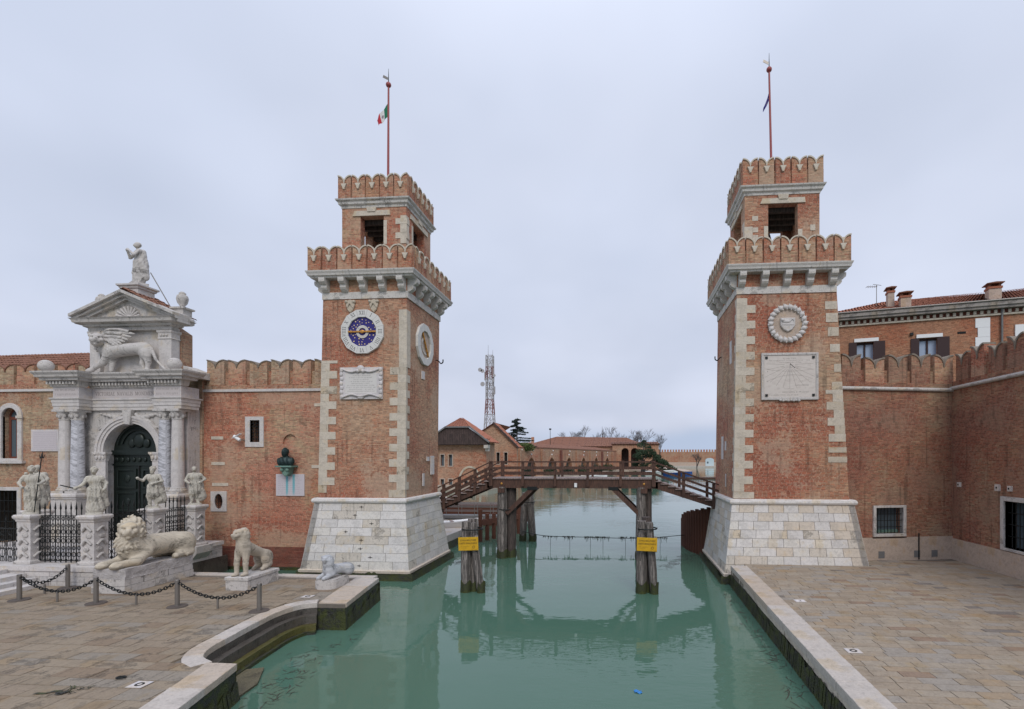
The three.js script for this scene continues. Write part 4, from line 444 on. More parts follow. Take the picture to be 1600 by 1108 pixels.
{ // wall between gate and clock tower
  const W = thing('crenellated_wall', 'red brick crenellated wall with bust, between gate and clock tower', 'wall', 'crenellated walls'), z = -26.8;
  const oval = arc(-22.46, 3.76, 0.24, 0, 6.283, 24, 0.42).slice(0, -1);
  part('wall', prism(rect(-23.6, -15.95, 1.28, 10.0), z - 0.7, z, [rect(-20.62, -20.06, 7.05, 8.26).reverse(), oval.slice().reverse(), [[-18.72, 6.92], [-17.88, 6.92], ...arc(-18.3, 7.02, 0.42, 0, Math.PI, 14, 0.46)].reverse()]), MAT.brickWall, W);
  part('niche_back', box(-18.8, -17.8, 6.8, 7.6, z - 0.3, z - 0.11), MAT.brickWall, W);
  part('wet_band', box(-23.6, -15.95, -1, 1.28, z - 0.7, z + 0.02), MAT.brickDark, W);
  part('algae_face', box(-23.6, -16.3, -1, 0.18, z - 0.5, z + 0.03), MAT.algae, W);
  part('parapet', box(-23.6, -15.8, 10.0, 10.22, z - 0.5, z + 0.0), MAT.brickOchre, W);
  part('string_course', box(-23.5, -15.8, 9.84, 9.98, z, z + 0.09), MAT.marbleClean, W);
  battlement(W, [-23.3, z - 0.22], [-15.75, z - 0.22], 10.22, { n: 6, h: 1.34, t: 0.42, notch: 0.42, gap: 0.24, brick: [MAT.brickOchre, MAT.brickWall, MAT.brickOchre], stoneM: MAT.oldCap, k: 0.05, jitter: 0.05 });
  part('wall_buttress', box(-24.3, -23.35, 1.2, 10.9, z - 0.4, z + 0.12), MAT.brickOchre, W);
  const wf = part('barred_window', prism(rect(-20.9, -19.82, 6.78, 8.46), z - 0.2, z + 0.05, [rect(-20.62, -20.06, 7.05, 8.26).reverse()], 0.01), MAT.marbleClean, W); roomBox(wf, -21.2, -19.5, 6.6, 8.6, z - 2.2, z - 0.705); barsGrid(wf, -20.62, -20.06, 7.05, 8.26, z - 0.08, 4, 7);
  const of = part('oval_window', prism(rect(-22.93, -21.99, 3.2, 4.32), z - 0.1, z + 0.05, [oval.slice().reverse()], 0.01), MAT.marbleClean, W); roomBox(of, -23.0, -21.9, 3.0, 4.5, z - 2.2, z - 0.705); barsGrid(of, -22.7, -22.22, 3.36, 4.16, z - 0.07, 3, 4, 0.014);
  for (const [x0, x1, y] of [[-22.9, -22.2, 7.2], [-22.9, -22.1, 5.78], [-22.85, -21.9, 4.62], [-16.9, -16.0, 9.0], [-17.05, -16.1, 5.62]]) part('stone_insert', box(x0, x1, y, y + 0.17, z - 0.1, z + 0.03), MAT.quoin, W);
}
{ // bust, bracket, plaque, camera on that wall
  const z = -26.8, B = thing('bronze_bust', 'dark bronze bust of a bearded man on a scrolled wall bracket', 'bust', undefined, [-18.3, 5.74, z + 0.38]);
  part('bust_figure', sculpt((x, y, zz) => { let d = blend(0.1, egg([0, 0.24, 0], [0.40, 0.26, 0.2]), egg([-0.3, 0.22, 0], [0.16, 0.24, 0.16]), egg([0.3, 0.22, 0], [0.16, 0.24, 0.16]), capsule([0, 0.4, 0], [0, 0.62, 0.02], 0.13, 0.11), egg([0, 0.80, 0.03], [0.155, 0.2, 0.18]), egg([0, 0.66, 0.13], [0.11, 0.14, 0.1]), egg([0, 0.79, 0.2], [0.03, 0.06, 0.05]), egg([0.15, 0.79, 0.0], [0.03, 0.06, 0.05]), egg([-0.15, 0.79, 0.0], [0.03, 0.06, 0.05]))(x, y, zz); d += 0.012 * Math.sin(x * 30 + y * 12) * (y < 0.5 ? 1 : 0.3); return Math.max(d, 0.02 - y); }, [-0.55, -0.04, -0.35], [0.55, 1.1, 0.4], 0.022), MAT.bronze, B, true);
  part('bracket_shelf', box(-0.46, 0.46, -0.06, 0.02, -0.38, 0.22), MAT.verdigris, B); part('bracket_scroll', [prism([[-0.26, -0.06], [0.26, -0.06], [0.2, -0.4], [0.06, -0.56], [-0.06, -0.56], [-0.2, -0.4]], -0.38, 0.05, [], 0.04), ball(-0.16, -0.2, 0.08, 0.1), ball(0.16, -0.2, 0.08, 0.1)], MAT.verdigris, B);
  const P = thing('marble_plaque', 'white inscribed plaque with green copper streaks under the bust', 'plaque', undefined, [-18.27, 4.69, z]); part('slab', box(-0.82, 0.82, -0.6, 0.6, 0, 0.05), MAT.plaque, P);
  part('lettering', sheet(1.6, 1.16, 0, 0, 0.056), print(1.6, 1.16, (c, W, H) => { c.fillStyle = '#c3bcc0'; c.fillRect(0, 0, W, H); const R = rng(6); for (const x of [0.38, 0.62]) for (let i = 0; i < 220; i++) { c.fillStyle = `rgba(110,170,180,${0.05 + 0.05 * R()})`; const w = W * 0.02 * (0.4 + R()); c.fillRect(W * x + (R() - 0.5) * W * 0.07, 0, w, H * (0.5 + 0.5 * R())); } for (let i = 0; i < 10; i++) scribble(c, W, W * 0.07, W * (0.8 + 0.13 * ((i * 7 % 5) / 5)), H * (0.07 + i * 0.088), H * 0.035, 80 + i, '#8a8488'); }), P, true);
  const C = thing('security_camera', 'white security camera on an arm beside the barred window', 'camera', undefined, [-20.95, 7.2, z]); part('arm', rod([0.05, -0.05, 0], [-0.1, 0, 0.35], 0.025), MAT.steel, C); part('housing', (() => { const g = new THREE.CylinderGeometry(0.085, 0.085, 0.42, 12); g.rotateZ(1.0); g.translate(-0.15, 0.06, 0.38); return g; })(), MAT.white, C); part('hood', bar([-0.38, 0.05, 0.38], [0.06, 0.3, 0.38], 0.2, 0.02), MAT.white, C);
}
{ // wall left of the gate, with roof behind
  const W = thing('crenellated_wall', 'ochre brick crenellated wall with arched window at the left frame edge', 'wall', 'crenellated walls'), z = -26.8;
  const arch = (r, y0) => [[-35.2 - r, y0], [-35.2 + r, y0], ...arc(-35.2, 8.55, r, 0, Math.PI, 14)];
  part('wall', prism(rect(-44, -30.0, 0.5, 10.12), z - 0.7, z, [arch(0.5, 6.15).reverse(), rect(-37.8, -34.75, 1.3, 4.3).reverse()]), MAT.brickOchre, W);
  part('parapet', box(-44, -29.6, 10.12, 10.4, z - 0.5, z), MAT.brickOchre, W); part('string_course', box(-44, -30.2, 9.98, 10.12, z, z + 0.1), MAT.marbleClean, W);
  battlement(W, [-43.9, z - 0.22], [-29.8, z - 0.22], 10.4, { n: 11, h: 1.1, t: 0.42, notch: 0.4, gap: 0.22, brick: [MAT.brickOchre, MAT.brickWall], stoneM: MAT.tileOld, k: 0.05, jitter: 0.05 });
  const f = part('arched_window', prism(arch(0.78, 6.0), z - 0.12, z + 0.1, [arch(0.5, 6.15).reverse()], 0.02), MAT.marbleClean, W); part('sill', box(-36.15, -34.25, 5.86, 6.02, z, z + 0.2), MAT.marbleClean, f); part('impost', box(-34.72, -34.32, 8.45, 8.6, z + 0.1, z + 0.15), MAT.marbleClean, f); part('sash', prism(arch(0.5, 6.15), z - 0.36, z - 0.3, [rect(-35.58, -35.25, 6.25, 8.4).reverse(), rect(-35.15, -34.8, 6.25, 8.4).reverse(), arc(-35.2, 8.55, 0.4, 0.03, Math.PI - 0.03, 12).reverse()]), MAT.frame, f); part('pane', box(-35.68, -34.72, 6.15, 9.05, z - 0.36, z - 0.34), MAT.glass, f);
  const d = part('barred_opening', prism(rect(-38, -34.5, 1.1, 4.5), z - 0.15, z + 0.07, [rect(-37.8, -34.75, 1.3, 4.3).reverse()], 0.01), MAT.marbleClean, W); roomBox(d, -38.4, -34.2, 1.0, 4.7, z - 4, z - 0.705); barsGrid(d, -37.8, -34.75, 1.3, 4.3, z - 0.12, 12, 5);
  const R = thing('tiled_roof', 'weathered clay tile roof behind the left crenellated wall', 'roof'); tileRoof(R, [-46, 10.7, -27.6], [-29.5, 10.7, -27.6], [-29.5, 13.2, -31.4], [-46, 13.0, -31.4], MAT.tileOld); part('gable_fill', box(-46, -29.6, 8, 10.6, -31.3, -27.7), MAT.brickOchre, R);
  const P = thing('marble_plaque', 'white rectangular plaque on brick beside the left columns', 'plaque', undefined, [-33.0, 7.18, z]); part('slab', box(-0.85, 0.85, -0.62, 0.62, 0, 0.06), MAT.plaque, P); part('lettering', sheet(1.5, 1.06, 0, 0, 0.066), print(1.5, 1.06, (c, W, H) => { c.fillStyle = '#c2babc'; c.fillRect(0, 0, W, H); for (let i = 0; i < 9; i++) scribble(c, W, W * 0.05, W * 0.95, H * (0.06 + i * 0.1), H * 0.04, 120 + i, '#938b90'); }), P, true);
}
// ------------------------------------------------------------------ right-hand walls
const rightMerlons = { h: 1.36, t: 0.45, notch: 0.58, gap: 0.26, brick: [MAT.brickRight, MAT.brickWall, MAT.brickRight], stoneM: MAT.oldCap, k: 0.07, jitter: 0.12 };
{
  const W = thing('crenellated_wall', 'worn brick crenellated wall with a square barred window beside the sundial tower', 'wall', 'crenellated walls'), z0 = -26.9, zc = -28.2, X0 = 10.9, X1 = 17.1, ang = Math.atan2(-(zc - z0), X1 - X0), L = Math.hypot(X1 - X0, zc - z0);
  W.position.set(X0, 0, z0); W.rotation.y = ang;             // local x runs along the wall, +z to the square
  const wx0 = 1.98, wx1 = 3.5, wy0 = 2.3, wy1 = 3.62;
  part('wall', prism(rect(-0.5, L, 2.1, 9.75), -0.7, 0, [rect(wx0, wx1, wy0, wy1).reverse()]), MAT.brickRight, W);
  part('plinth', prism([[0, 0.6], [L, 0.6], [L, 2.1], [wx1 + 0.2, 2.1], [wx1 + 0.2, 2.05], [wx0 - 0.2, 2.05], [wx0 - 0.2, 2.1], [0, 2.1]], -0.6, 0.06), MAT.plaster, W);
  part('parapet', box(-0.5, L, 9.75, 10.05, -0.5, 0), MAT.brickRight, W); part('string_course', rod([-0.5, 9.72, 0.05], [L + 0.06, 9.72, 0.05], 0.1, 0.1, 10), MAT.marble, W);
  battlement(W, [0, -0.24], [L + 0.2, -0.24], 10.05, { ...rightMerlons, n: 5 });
  const f = part('barred_window', prism(rect(wx0 - 0.16, wx1 + 0.16, wy0 - 0.16, wy1 + 0.12), -0.2, 0.09, [rect(wx0, wx1, wy0, wy1).reverse()], 0.012), MAT.marble, W); part('pane', box(wx0 - 0.05, wx1 + 0.05, wy0 - 0.05, wy1 + 0.05, -0.5, -0.45), MAT.glass, f); barsGrid(f, wx0, wx1, wy0, wy1, -0.1, 8, 4); part('inner_sill', box(wx0, wx1, wy0, wy0 + 0.14, -0.42, -0.3), MAT.verdigris, f);
  part('drain_pipe', rod([4.35, 0.95, 0.1], [4.35, 2.3, 0.1], 0.03), MAT.iron, W);
  for (const x of [2.1, 4.1, 5.1]) part('vent_stone', box(x, x + 0.34, 1.05, 1.4, 0.05, 0.075), MAT.lead, W);
}
{
  const W = thing('crenellated_wall', 'brick crenellated wall running towards the viewer at the right frame edge', 'wall', 'crenellated walls', [17.1, 0, -28.2], -Math.PI / 2), L = 23;
  const w0 = 3.75, w1 = 6.4, b0 = 2.15, b1 = 4.25;
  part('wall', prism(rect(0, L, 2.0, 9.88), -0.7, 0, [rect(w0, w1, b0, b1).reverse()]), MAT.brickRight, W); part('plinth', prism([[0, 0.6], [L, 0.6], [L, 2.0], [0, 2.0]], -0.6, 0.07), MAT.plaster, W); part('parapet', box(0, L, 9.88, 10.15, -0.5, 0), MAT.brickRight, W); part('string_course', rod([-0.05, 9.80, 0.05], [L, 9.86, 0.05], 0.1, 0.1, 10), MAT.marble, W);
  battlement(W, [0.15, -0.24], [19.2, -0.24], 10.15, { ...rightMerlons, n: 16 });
  const f = part('barred_window', prism(rect(w0 - 0.2, w1 + 0.2, b0 - 0.12, b1 + 0.2), -0.5, 0.09, [rect(w0, w1, b0, b1).reverse()], 0.012), MAT.marble, W); part('pane', box(w0, w1, b0, b1, -0.55, -0.5), MAT.glass, f); barsGrid(f, w0, w1, b0, b1, -0.15, 12, 4, 0.022);
}
for (const [z, s, lb] of [[-27.55, 0.2, 'small pale junction box nearest the corner of the right walls'], [-24.85, 0.25, 'larger pale junction box above the right barred window'], [-24.1, 0.2, 'small pale junction box at the right frame edge']]) { const b = thing('junction_box', lb, 'box', 'junction boxes on the right wall', [17.1, 4.82, z]); part('case', box(-0.1, 0, -s / 2 * 1.2, s / 2 * 1.2, -s / 2, s / 2), MAT.plaque, b); part('lock', box(-0.115, -0.1, -0.04, 0.04, -0.04, 0.04), MAT.iron, b); }
{ // house behind the right wall
  const a = [15.2, -40.2], b = [31, -36.0], L = Math.hypot(b[0] - a[0], b[1] - a[1]), H = thing('brick_house', 'orange brick house with dark shutters and chimneys behind the right wall', 'house', undefined, [a[0], 0, a[1]], Math.atan2(-(b[1] - a[1]), b[0] - a[0])), E = 16.0;
  const wins = [[2.15, 4.0], [6.15, 8.0]].map(([p]) => [p, p + 1.15]), wy = [12.9, 14.75], w3 = [12.1, 13.5], w4 = [16, 17.3];
  part('wall', prism(rect(0, L, 4, E), -0.6, 0, [...wins, w3, w4].map(([p, q]) => rect(p, q, wy[0], q === w3[1] || q === w4[1] ? 14.9 : wy[1]).reverse())), MAT.brickHouse, H);
  part('side_wall', box(0.0, 0.5, 4, E, -9, -0.61), MAT.brickHouse, H);
  for (const [p, q] of wins) { const w = part('window', box(p - 0.15, q + 0.3, wy[1] + 0.03, wy[1] + 0.28, 0, 0.1), MAT.white, H); part('pane', box(p, q, wy[0], wy[1], -0.32, -0.28), MAT.curtain, w); part('mullion', box((p + q) / 2 - 0.06, (p + q) / 2 + 0.06, wy[0], wy[1], -0.28, -0.2), MAT.shutter, w); part('head_frame', box(p, q, wy[1] - 0.14, wy[1], -0.28, -0.2), MAT.shutter, w); part('shutter', box(p - 0.5, p + 0.02, wy[0] - 0.05, wy[1] + 0.02, 0.02, 0.08), MAT.shutter, w); part('shutter', box(q - 0.02, q + 0.72, wy[0] - 0.05, wy[1] + 0.02, 0.02, 0.08), MAT.shutter, w); }
  for (const [p, q] of [w3, w4]) { const w = part('window', prism(rect(p - 0.3, q + 0.3, wy[0], 15.25), 0, 0.1, [rect(p, q, wy[0] - 0.1, 14.9).reverse()]), MAT.white, H); part('pane', box(p, q, wy[0], 14.9, -0.3, -0.26), MAT.shutter, w); }
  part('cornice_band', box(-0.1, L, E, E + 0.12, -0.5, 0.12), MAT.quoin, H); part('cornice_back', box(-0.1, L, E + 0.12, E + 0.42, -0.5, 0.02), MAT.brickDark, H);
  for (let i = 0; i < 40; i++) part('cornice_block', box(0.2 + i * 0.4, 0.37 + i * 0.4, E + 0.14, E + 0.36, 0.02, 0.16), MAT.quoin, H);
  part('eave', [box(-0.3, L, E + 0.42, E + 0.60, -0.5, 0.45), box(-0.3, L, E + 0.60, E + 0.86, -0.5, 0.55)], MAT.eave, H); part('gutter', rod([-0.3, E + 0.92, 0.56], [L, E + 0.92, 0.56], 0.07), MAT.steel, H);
  part('corner_stones', [0, 1, 2, 3, 4].map((i) => box(9.55 + (i % 2 ? 0.14 : 0), 10.4, 12.6 + i * 0.66, 13.25 + i * 0.66, 0, 0.05)), MAT.white, H); part('downpipe', rod([11.05, 10, 0.12], [11.05, E + 0.6, 0.12], 0.07), MAT.lead, H); part('vent_slot', box(8.5, 9.0, 14.9, 15.05, -0.02, 0.02), MAT.dark, H); part('wall_lamp', box(5.6, 5.8, 15.0, 15.2, 0, 0.15), MAT.iron, H); part('wall_cable', rod([0.75, 8, 0.05], [0.75, E + 0.9, 0.05], 0.02), MAT.steel, H);
  tileRoof(H, [-0.3, E + 0.86, 0.5], [L, E + 0.86, 0.5], [L, E + 2.95, -4.8], [4.8, E + 2.85, -4.8], MAT.tile); part('hip_end', faces([[[-0.3, E + 0.86, 0.5], [4.8, E + 2.85, -4.8], [-0.3, E + 0.86, -9.6]]]), MAT.tile, H);
  const ch = (x, z, w, y0, y1, m, nm) => { const c = part('chimney', box(x - w / 2, x + w / 2, y0, y1, z - 0.35, z + 0.35), m, H); part('chimney_collar', box(x - w / 2 - 0.05, x + w / 2 + 0.05, y1, y1 + 0.14, z - 0.4, z + 0.4), MAT.tile, c); for (const s of [-1, 1]) part('chimney_leg', box(x + s * (w / 2 - 0.08) - 0.07, x + s * (w / 2 - 0.08) + 0.07, y1 + 0.14, y1 + 0.34, z - 0.3, z + 0.3), MAT.tileOld, c); part('chimney_cap', prism([[x - w / 2 - 0.12, y1 + 0.34], [x + w / 2 + 0.12, y1 + 0.34], [x + w / 2 + 0.15, y1 + 0.40], [x, y1 + 0.44], [x - w / 2 - 0.15, y1 + 0.38]], z - 0.5, z + 0.5), MAT.tileOld, c); };
  ch(4.6, -1.2, 0.42, E + 0.9, E + 2.5, MAT.plaster, 0); ch(5.4, -0.5, 0.66, E + 0.9, E + 1.85, MAT.plaster, 1); ch(10.8, -0.6, 0.74, E + 0.9, E + 1.95, MAT.plaster, 2); ch(14.4, -0.9, 0.7, E + 0.9, E + 1.9, MAT.plaster, 3);
  const an = thing('roof_antenna', 'thin television antenna on the house roof', 'antenna', undefined, [19.45, 17.4, -41.2]); part('mast', rod([0, 0, 0], [0, 2.15, 0], 0.025), MAT.steel, an); part('boom', rod([-0.75, 2.0, 0], [0.05, 2.0, 0], 0.02), MAT.steel, an); part('boom', rod([-0.3, 2.15, 0.1], [0.4, 2.12, -0.1], 0.018), MAT.steel, an); for (let i = 0; i < 5; i++) part('element', rod([-0.7 + i * 0.16, 2.0, -0.25], [-0.7 + i * 0.16, 2.0, 0.25], 0.012), MAT.steel, an);
}

// ------------------------------------------------------------------ the stone gate
{
  const G = thing('gate_portal', 'white stone triumphal gate with paired columns and triangular pediment', 'gate'), cx = -26.9, zw = -26.0;
  const hole = [[cx - 1.57, 1.6], [cx + 1.57, 1.6], ...arc(cx, 6.5, 1.57, 0, Math.PI, 20)];
  part('gate_wall', prism(rect(-30.3, -23.5, 1.6, 8.8), zw - 0.8, zw, [hole.slice().reverse()]), MAT.marble, G);
  for (const s of [-1, 1]) { part('pilaster', box(cx + s * 1.65 - 0.28, cx + s * 1.65 + 0.28, 1.62, 6.0, zw, zw + 0.14), MAT.marbleClean, G); const cp = part('pilaster_capital', ringMold(cx + s * 1.65 - 0.28, cx + s * 1.65 + 0.28, zw + 0.14, zw, [[0.0, 6.0], [0.03, 6.02], [0.03, 6.08], [0.06, 6.3], [0.12, 6.42], [0.12, 6.5], [0, 6.5]]), MAT.marbleClean, G); for (let i = 0; i < 3; i++) part('capital_leaf', ball(cx + s * 1.65 - 0.2 + i * 0.2, 6.2, zw + 0.2, 0.09, 0.9, 1.4, 0.6, 8, 6), MAT.marbleClean, cp); for (const q of [-1, 1]) part('capital_volute', ball(cx + s * 1.65 + q * 0.26, 6.4, zw + 0.2, 0.09), MAT.marbleClean, cp); part('outer_pilaster', box(cx + s * 3.1 - 0.34, cx + s * 3.1 + 0.3, 1.62, 8.78, zw, zw + 0.1), MAT.marbleClean, G); }
  for (let k = 0; k < 3; k++) part('archivolt', prism([...arc(cx, 6.5, 1.57 + 0.14 * (k + 1), 0, Math.PI, 28), ...arc(cx, 6.5, 1.57 + 0.14 * k + (k ? 0 : 0.001), Math.PI, 0, 28)], zw, zw + 0.1 + 0.05 * k), MAT.marbleClean, G);
  part('keystone', prism([[cx - 0.16, 7.98], [cx + 0.16, 7.98], [cx + 0.28, 8.78], [cx - 0.28, 8.78]], zw + 0.001, zw + 0.3, [], 0.04), MAT.marble, G);
  { // winged victories in the spandrels, as relief
    for (const s of [-1, 1]) { const f = (x, y, z) => { const X = (x - cx) * s; let d = blend(0.07, capsule([0.55, 8.42, zw + 0.06], [1.25, 8.05, zw + 0.06], 0.13, 0.12), capsule([1.25, 8.05, zw + 0.06], [1.75, 7.3, zw + 0.05], 0.12, 0.05), egg([0.42, 8.55, zw + 0.08], [0.09, 0.11, 0.1]), capsule([0.7, 8.4, zw + 0.06], [0.32, 8.3, zw + 0.1], 0.05, 0.035), capsule([0.85, 8.4, zw + 0.05], [1.75, 8.6, zw + 0.04], 0.13, 0.04), capsule([1.3, 7.95, zw + 0.04], [2.0, 7.7, zw + 0.03], 0.08, 0.03))(X, y, z); return d + 0.02 * Math.sin(X * 22 + y * 15); }; part('spandrel_figure', sculpt(f, s > 0 ? [cx, 7.0, zw - 0.1] : [cx - 2.2, 7.0, zw - 0.1], s > 0 ? [cx + 2.2, 8.78, zw + 0.3] : [cx, 8.78, zw + 0.3], 0.035), MAT.marble, G, true); } }
  // door
  const D = part('door', prism(hole, zw - 0.62, zw - 0.5), MAT.doorBronze, G); part('transom', [box(cx - 1.57, cx + 1.57, 6.35, 6.6, zw - 0.5, zw - 0.36), box(cx - 1.57, cx + 1.57, 5.75, 5.85, zw - 0.5, zw - 0.42)], MAT.doorBronze, D);
  for (const s of [-1, 1]) for (let r = 0; r < 3; r++) { const x = cx + s * 0.76, y = 1.9 + r * 1.28; const p = part('door_panel', prism(rect(x - 0.6, x + 0.6, y, y + 1.12), zw - 0.5, zw - 0.42, [rect(x - 0.48, x + 0.48, y + 0.12, y + 1.0).reverse()], 0.015), MAT.doorBronze, D); part('panel_boss', ball(x, y + 0.56, zw - 0.49, 0.16, 1.2, 1.4, 0.3), MAT.doorBronze, p); }
  part('door_frieze', Array.from({ length: 9 }, (_, i) => ball(cx - 1.36 + i * 0.34, 6.08, zw - 0.47, 0.11, 1, 1.2, 0.5, 8, 6)), MAT.doorBronze, D); part('lunette_relief', [ball(cx, 7.15, zw - 0.46, 0.34, 1, 1.2, 0.4), tube(arc(cx, 6.7, 1.05, 0.25, Math.PI - 0.25, 16).map(([x, y]) => [x, y, zw - 0.46]), 0.06, 40), tube(arc(cx, 6.7, 1.3, 0.15, Math.PI - 0.15, 16).map(([x, y]) => [x, y, zw - 0.46]), 0.05, 40), ball(cx - 0.45, 7.0, zw - 0.46, 0.2, 1, 1.3, 0.4), ball(cx + 0.45, 7.0, zw - 0.46, 0.2, 1, 1.3, 0.4)], MAT.doorBronze, D); part('door_split', box(cx - 0.025, cx + 0.025, 1.62, 5.75, zw - 0.5, zw - 0.44), MAT.dark, D);
  // columns on tall pedestals
  const cols = [[-30.22, 'smooth'], [-29.5, 'vein'], [-24.42, 'vein'], [-23.7, 'smooth']], zc = -25.5;
  for (const [x, k] of cols) { const c = part('column', lathe([[0.29, 4.62], [0.3, 5.2], [0.29, 6.4], [0.255, 8.22]], x, 0, zc, 24), k === 'vein' ? MAT.veined : MAT.marbleClean, G); part('column_base', [lathe([[0.38, 4.4], [0.4, 4.44], [0.38, 4.5], [0.33, 4.53], [0.35, 4.58], [0.3, 4.63]], x, 0, zc, 24), box(x - 0.4, x + 0.4, 4.3, 4.4, zc - 0.4, zc + 0.4)], MAT.marble, c); const cp = part('capital', [lathe([[0.26, 8.2], [0.29, 8.24], [0.26, 8.28], [0.27, 8.45], [0.36, 8.66]], x, 0, zc, 20), box(x - 0.38, x + 0.38, 8.66, 8.775, zc - 0.38, zc + 0.38)], MAT.marble, c); for (let i = 0; i < 8; i++) { const a = i * 0.785; part('acanthus_leaf', ball(x + 0.29 * Math.cos(a), 8.4 + 0.06 * (i % 2), zc + 0.29 * Math.sin(a), 0.085, 0.9, 1.5, 0.9, 7, 6), MAT.marble, cp); } }
  for (const [x0, x1] of [[-30.72, -29.0], [-24.92, -23.2]]) { part('column_pedestal', [box(x0 + 0.12, x1 - 0.12, 1.9, 3.95, zw, zc + 0.42), box(x0, x1, 1.62, 1.9, zw, zc + 0.54)], MAT.marble, G); part('pedestal_cap', ringMold(x0 + 0.12, x1 - 0.12, zc + 0.42, zw, [[0, 3.95], [0.06, 3.98], [0.06, 4.06], [0.14, 4.1], [0.14, 4.2], [0.1, 4.28], [0, 4.295]]), MAT.marbleClean, G); }
  // entablature, breaking forward over the columns
  const ent = (x0, x1, zf) => { const o = (y0, y1, d, m, n) => part(n, ringMold(x0, x1, zf, zw - 0.3, [[d - 0.0, y0], [d, y1], [d - 0.02, y1 + 0.001]]), m, G); o(8.78, 8.95, 0, MAT.marbleClean, 'architrave'); o(8.955, 9.13, 0.03, MAT.marbleClean, 'architrave'); part('architrave', ringMold(x0, x1, zf, zw - 0.3, [[0.05, 9.135], [0.06, 9.3], [0.12, 9.34], [0.12, 9.4], [0, 9.41]]), MAT.marbleClean, G); part('frieze', ringMold(x0, x1, zf, zw - 0.3, [[0.0, 9.41], [0.0, 9.96], [-0.1, 9.961]]), MAT.plaque, G); part('cornice', ringMold(x0, x1, zf, Math.min(zw + 0.55, zf - 0.1), [[0.0, 9.96], [0.08, 10.0], [0.1, 10.08], [0.12, 10.28], [0.36, 10.3], [0.38, 10.42], [0.5, 10.46], [0.52, 10.56], [0.62, 10.68], [0.63, 10.76], [0, 10.78]]), MAT.marble, G); for (let i = 0; i < Math.floor((x1 - x0 + 0.3) / 0.19); i++) part('dentil', box(x0 - 0.12 + i * 0.19, x0 - 0.02 + i * 0.19, 10.1, 10.26, zf + 0.12, zf + 0.26), MAT.marble, G); };
  ent(-30.55, -29.05, zc + 0.34); ent(-24.75, -23.2, zc + 0.34); ent(-29.04, -24.76, zw + 0.14);
  const ins = (x, y, w, h, z, lines, seed) => part('inscription', sheet(w, h, x, y, z), print(w, h, (c, W, H) => { c.fillStyle = '#bcb4b2'; c.fillRect(0, 0, W, H); c.fillStyle = '#6d6460'; c.textAlign = 'center'; c.textBaseline = 'middle'; lines.forEach((l, i) => { const hh = H / lines.length; if (l[0] === '*') scribble(c, W, W * 0.06, W * 0.94, hh * (i + 0.28), hh * 0.4, seed + i, '#6d6460'); else { c.font = `${hh * 0.62}px serif`; c.fillText(l, W / 2, hh * (i + 0.52), W * 0.96); } }); }), G, true);
  ins(cx, 9.69, 4.1, 0.46, zw + 0.146, ['VICTORIAE  NAVALIS  MONIMENTVM'], 1); ins(-29.8, 9.69, 1.4, 0.48, zc + 0.346, ['*', '*'], 31); ins(-23.97, 9.69, 1.4, 0.48, zc + 0.346, ['*', '*'], 41);
  // attic with recessed panel, pediment
  const ax0 = -29.3, ax1 = -24.5, za = -25.95; part('attic_wall', box(ax0 + 0.05, ax1 - 0.05, 10.78, 13.3, za - 0.6, za - 0.22), MAT.marbleClean, G);
  for (const [x0, x1] of [[ax0, ax0 + 0.62], [ax1 - 0.72, ax1]]) { part('attic_pilaster', box(x0, x1, 10.78, 13.0, za - 0.5, za), MAT.marbleClean, G); const c = part('attic_capital', ringMold(x0, x1, za, za - 0.5, [[0, 12.62], [0.05, 12.66], [0.03, 12.72], [0.03, 12.95], [0.08, 13.02], [0.08, 13.12], [0, 13.13]]), MAT.marbleClean, G); for (let i = 0; i < 3; i++) part('capital_rosette', ball(x0 + 0.15 + i * 0.17, 12.84, za + 0.04, 0.07), MAT.marbleClean, c); }
  part('attic_cornice', ringMold(ax0, ax1, za, za - 0.35, [[0, 13.13], [0.05, 13.15], [0.06, 13.3], [0.2, 13.36], [0.22, 13.46], [0.5, 13.52], [0.54, 13.66], [0.62, 13.74], [0, 13.75]]), MAT.marble, G);
  const hw = 3.02, ya = 15.2, yb = 13.75; part('tympanum', prism([[cx - hw + 0.5, yb], [cx + hw - 0.5, yb], [cx, ya - 0.35]], za - 0.5, za + 0.05), MAT.marble, G);
  for (const s of [-1, 1]) for (let k = 0; k < 3; k++) { const t0 = 0.0 + k * 0.14, t1 = t0 + 0.135, d = 0.6 - k * 0.17, n = Math.hypot(hw, ya - yb), o = (t) => t * n / hw; const pts = [[cx, ya + 0.02 - o(t0)], [cx, ya + 0.02 - o(t1)], [cx + s * (hw - o(t1) * hw / (ya - yb) * 0.0), yb + 0.02 - o(t1) + 0.2], [cx + s * hw, yb + 0.02 - o(t0) + 0.2]]; part('raking_cornice', prism(s > 0 ? pts : pts.slice().reverse(), za - 0.5, za + d), MAT.marble, G); }
  { const p = [], sh = part('scallop_shell', ball(cx, yb + 0.05, za + 0.05, 0.2, 1, 1, 0.5), MAT.marbleClean, G); for (let i = 0; i < 9; i++) { const a = 0.25 + i * (Math.PI - 0.5) / 8; part('shell_rib', rod([cx + 0.12 * Math.cos(a), yb + 0.06 + 0.1 * Math.sin(a), za + 0.07], [cx + 0.72 * Math.cos(a), yb + 0.05 + 0.62 * Math.sin(a), za + 0.1], 0.03, 0.085, 8), MAT.marbleClean, sh); } }
  part('brick_mass', box(ax0 + 0.02, ax1 + 0.02, 9.5, 13.12, -27.3, za - 0.6), MAT.brickOchre, G); part('brick_gable', prism([[cx - 2.4, 13.13], [cx + 2.42, 13.13], [cx, 14.75]], -27.3, za - 0.52), MAT.brickOchre, G);
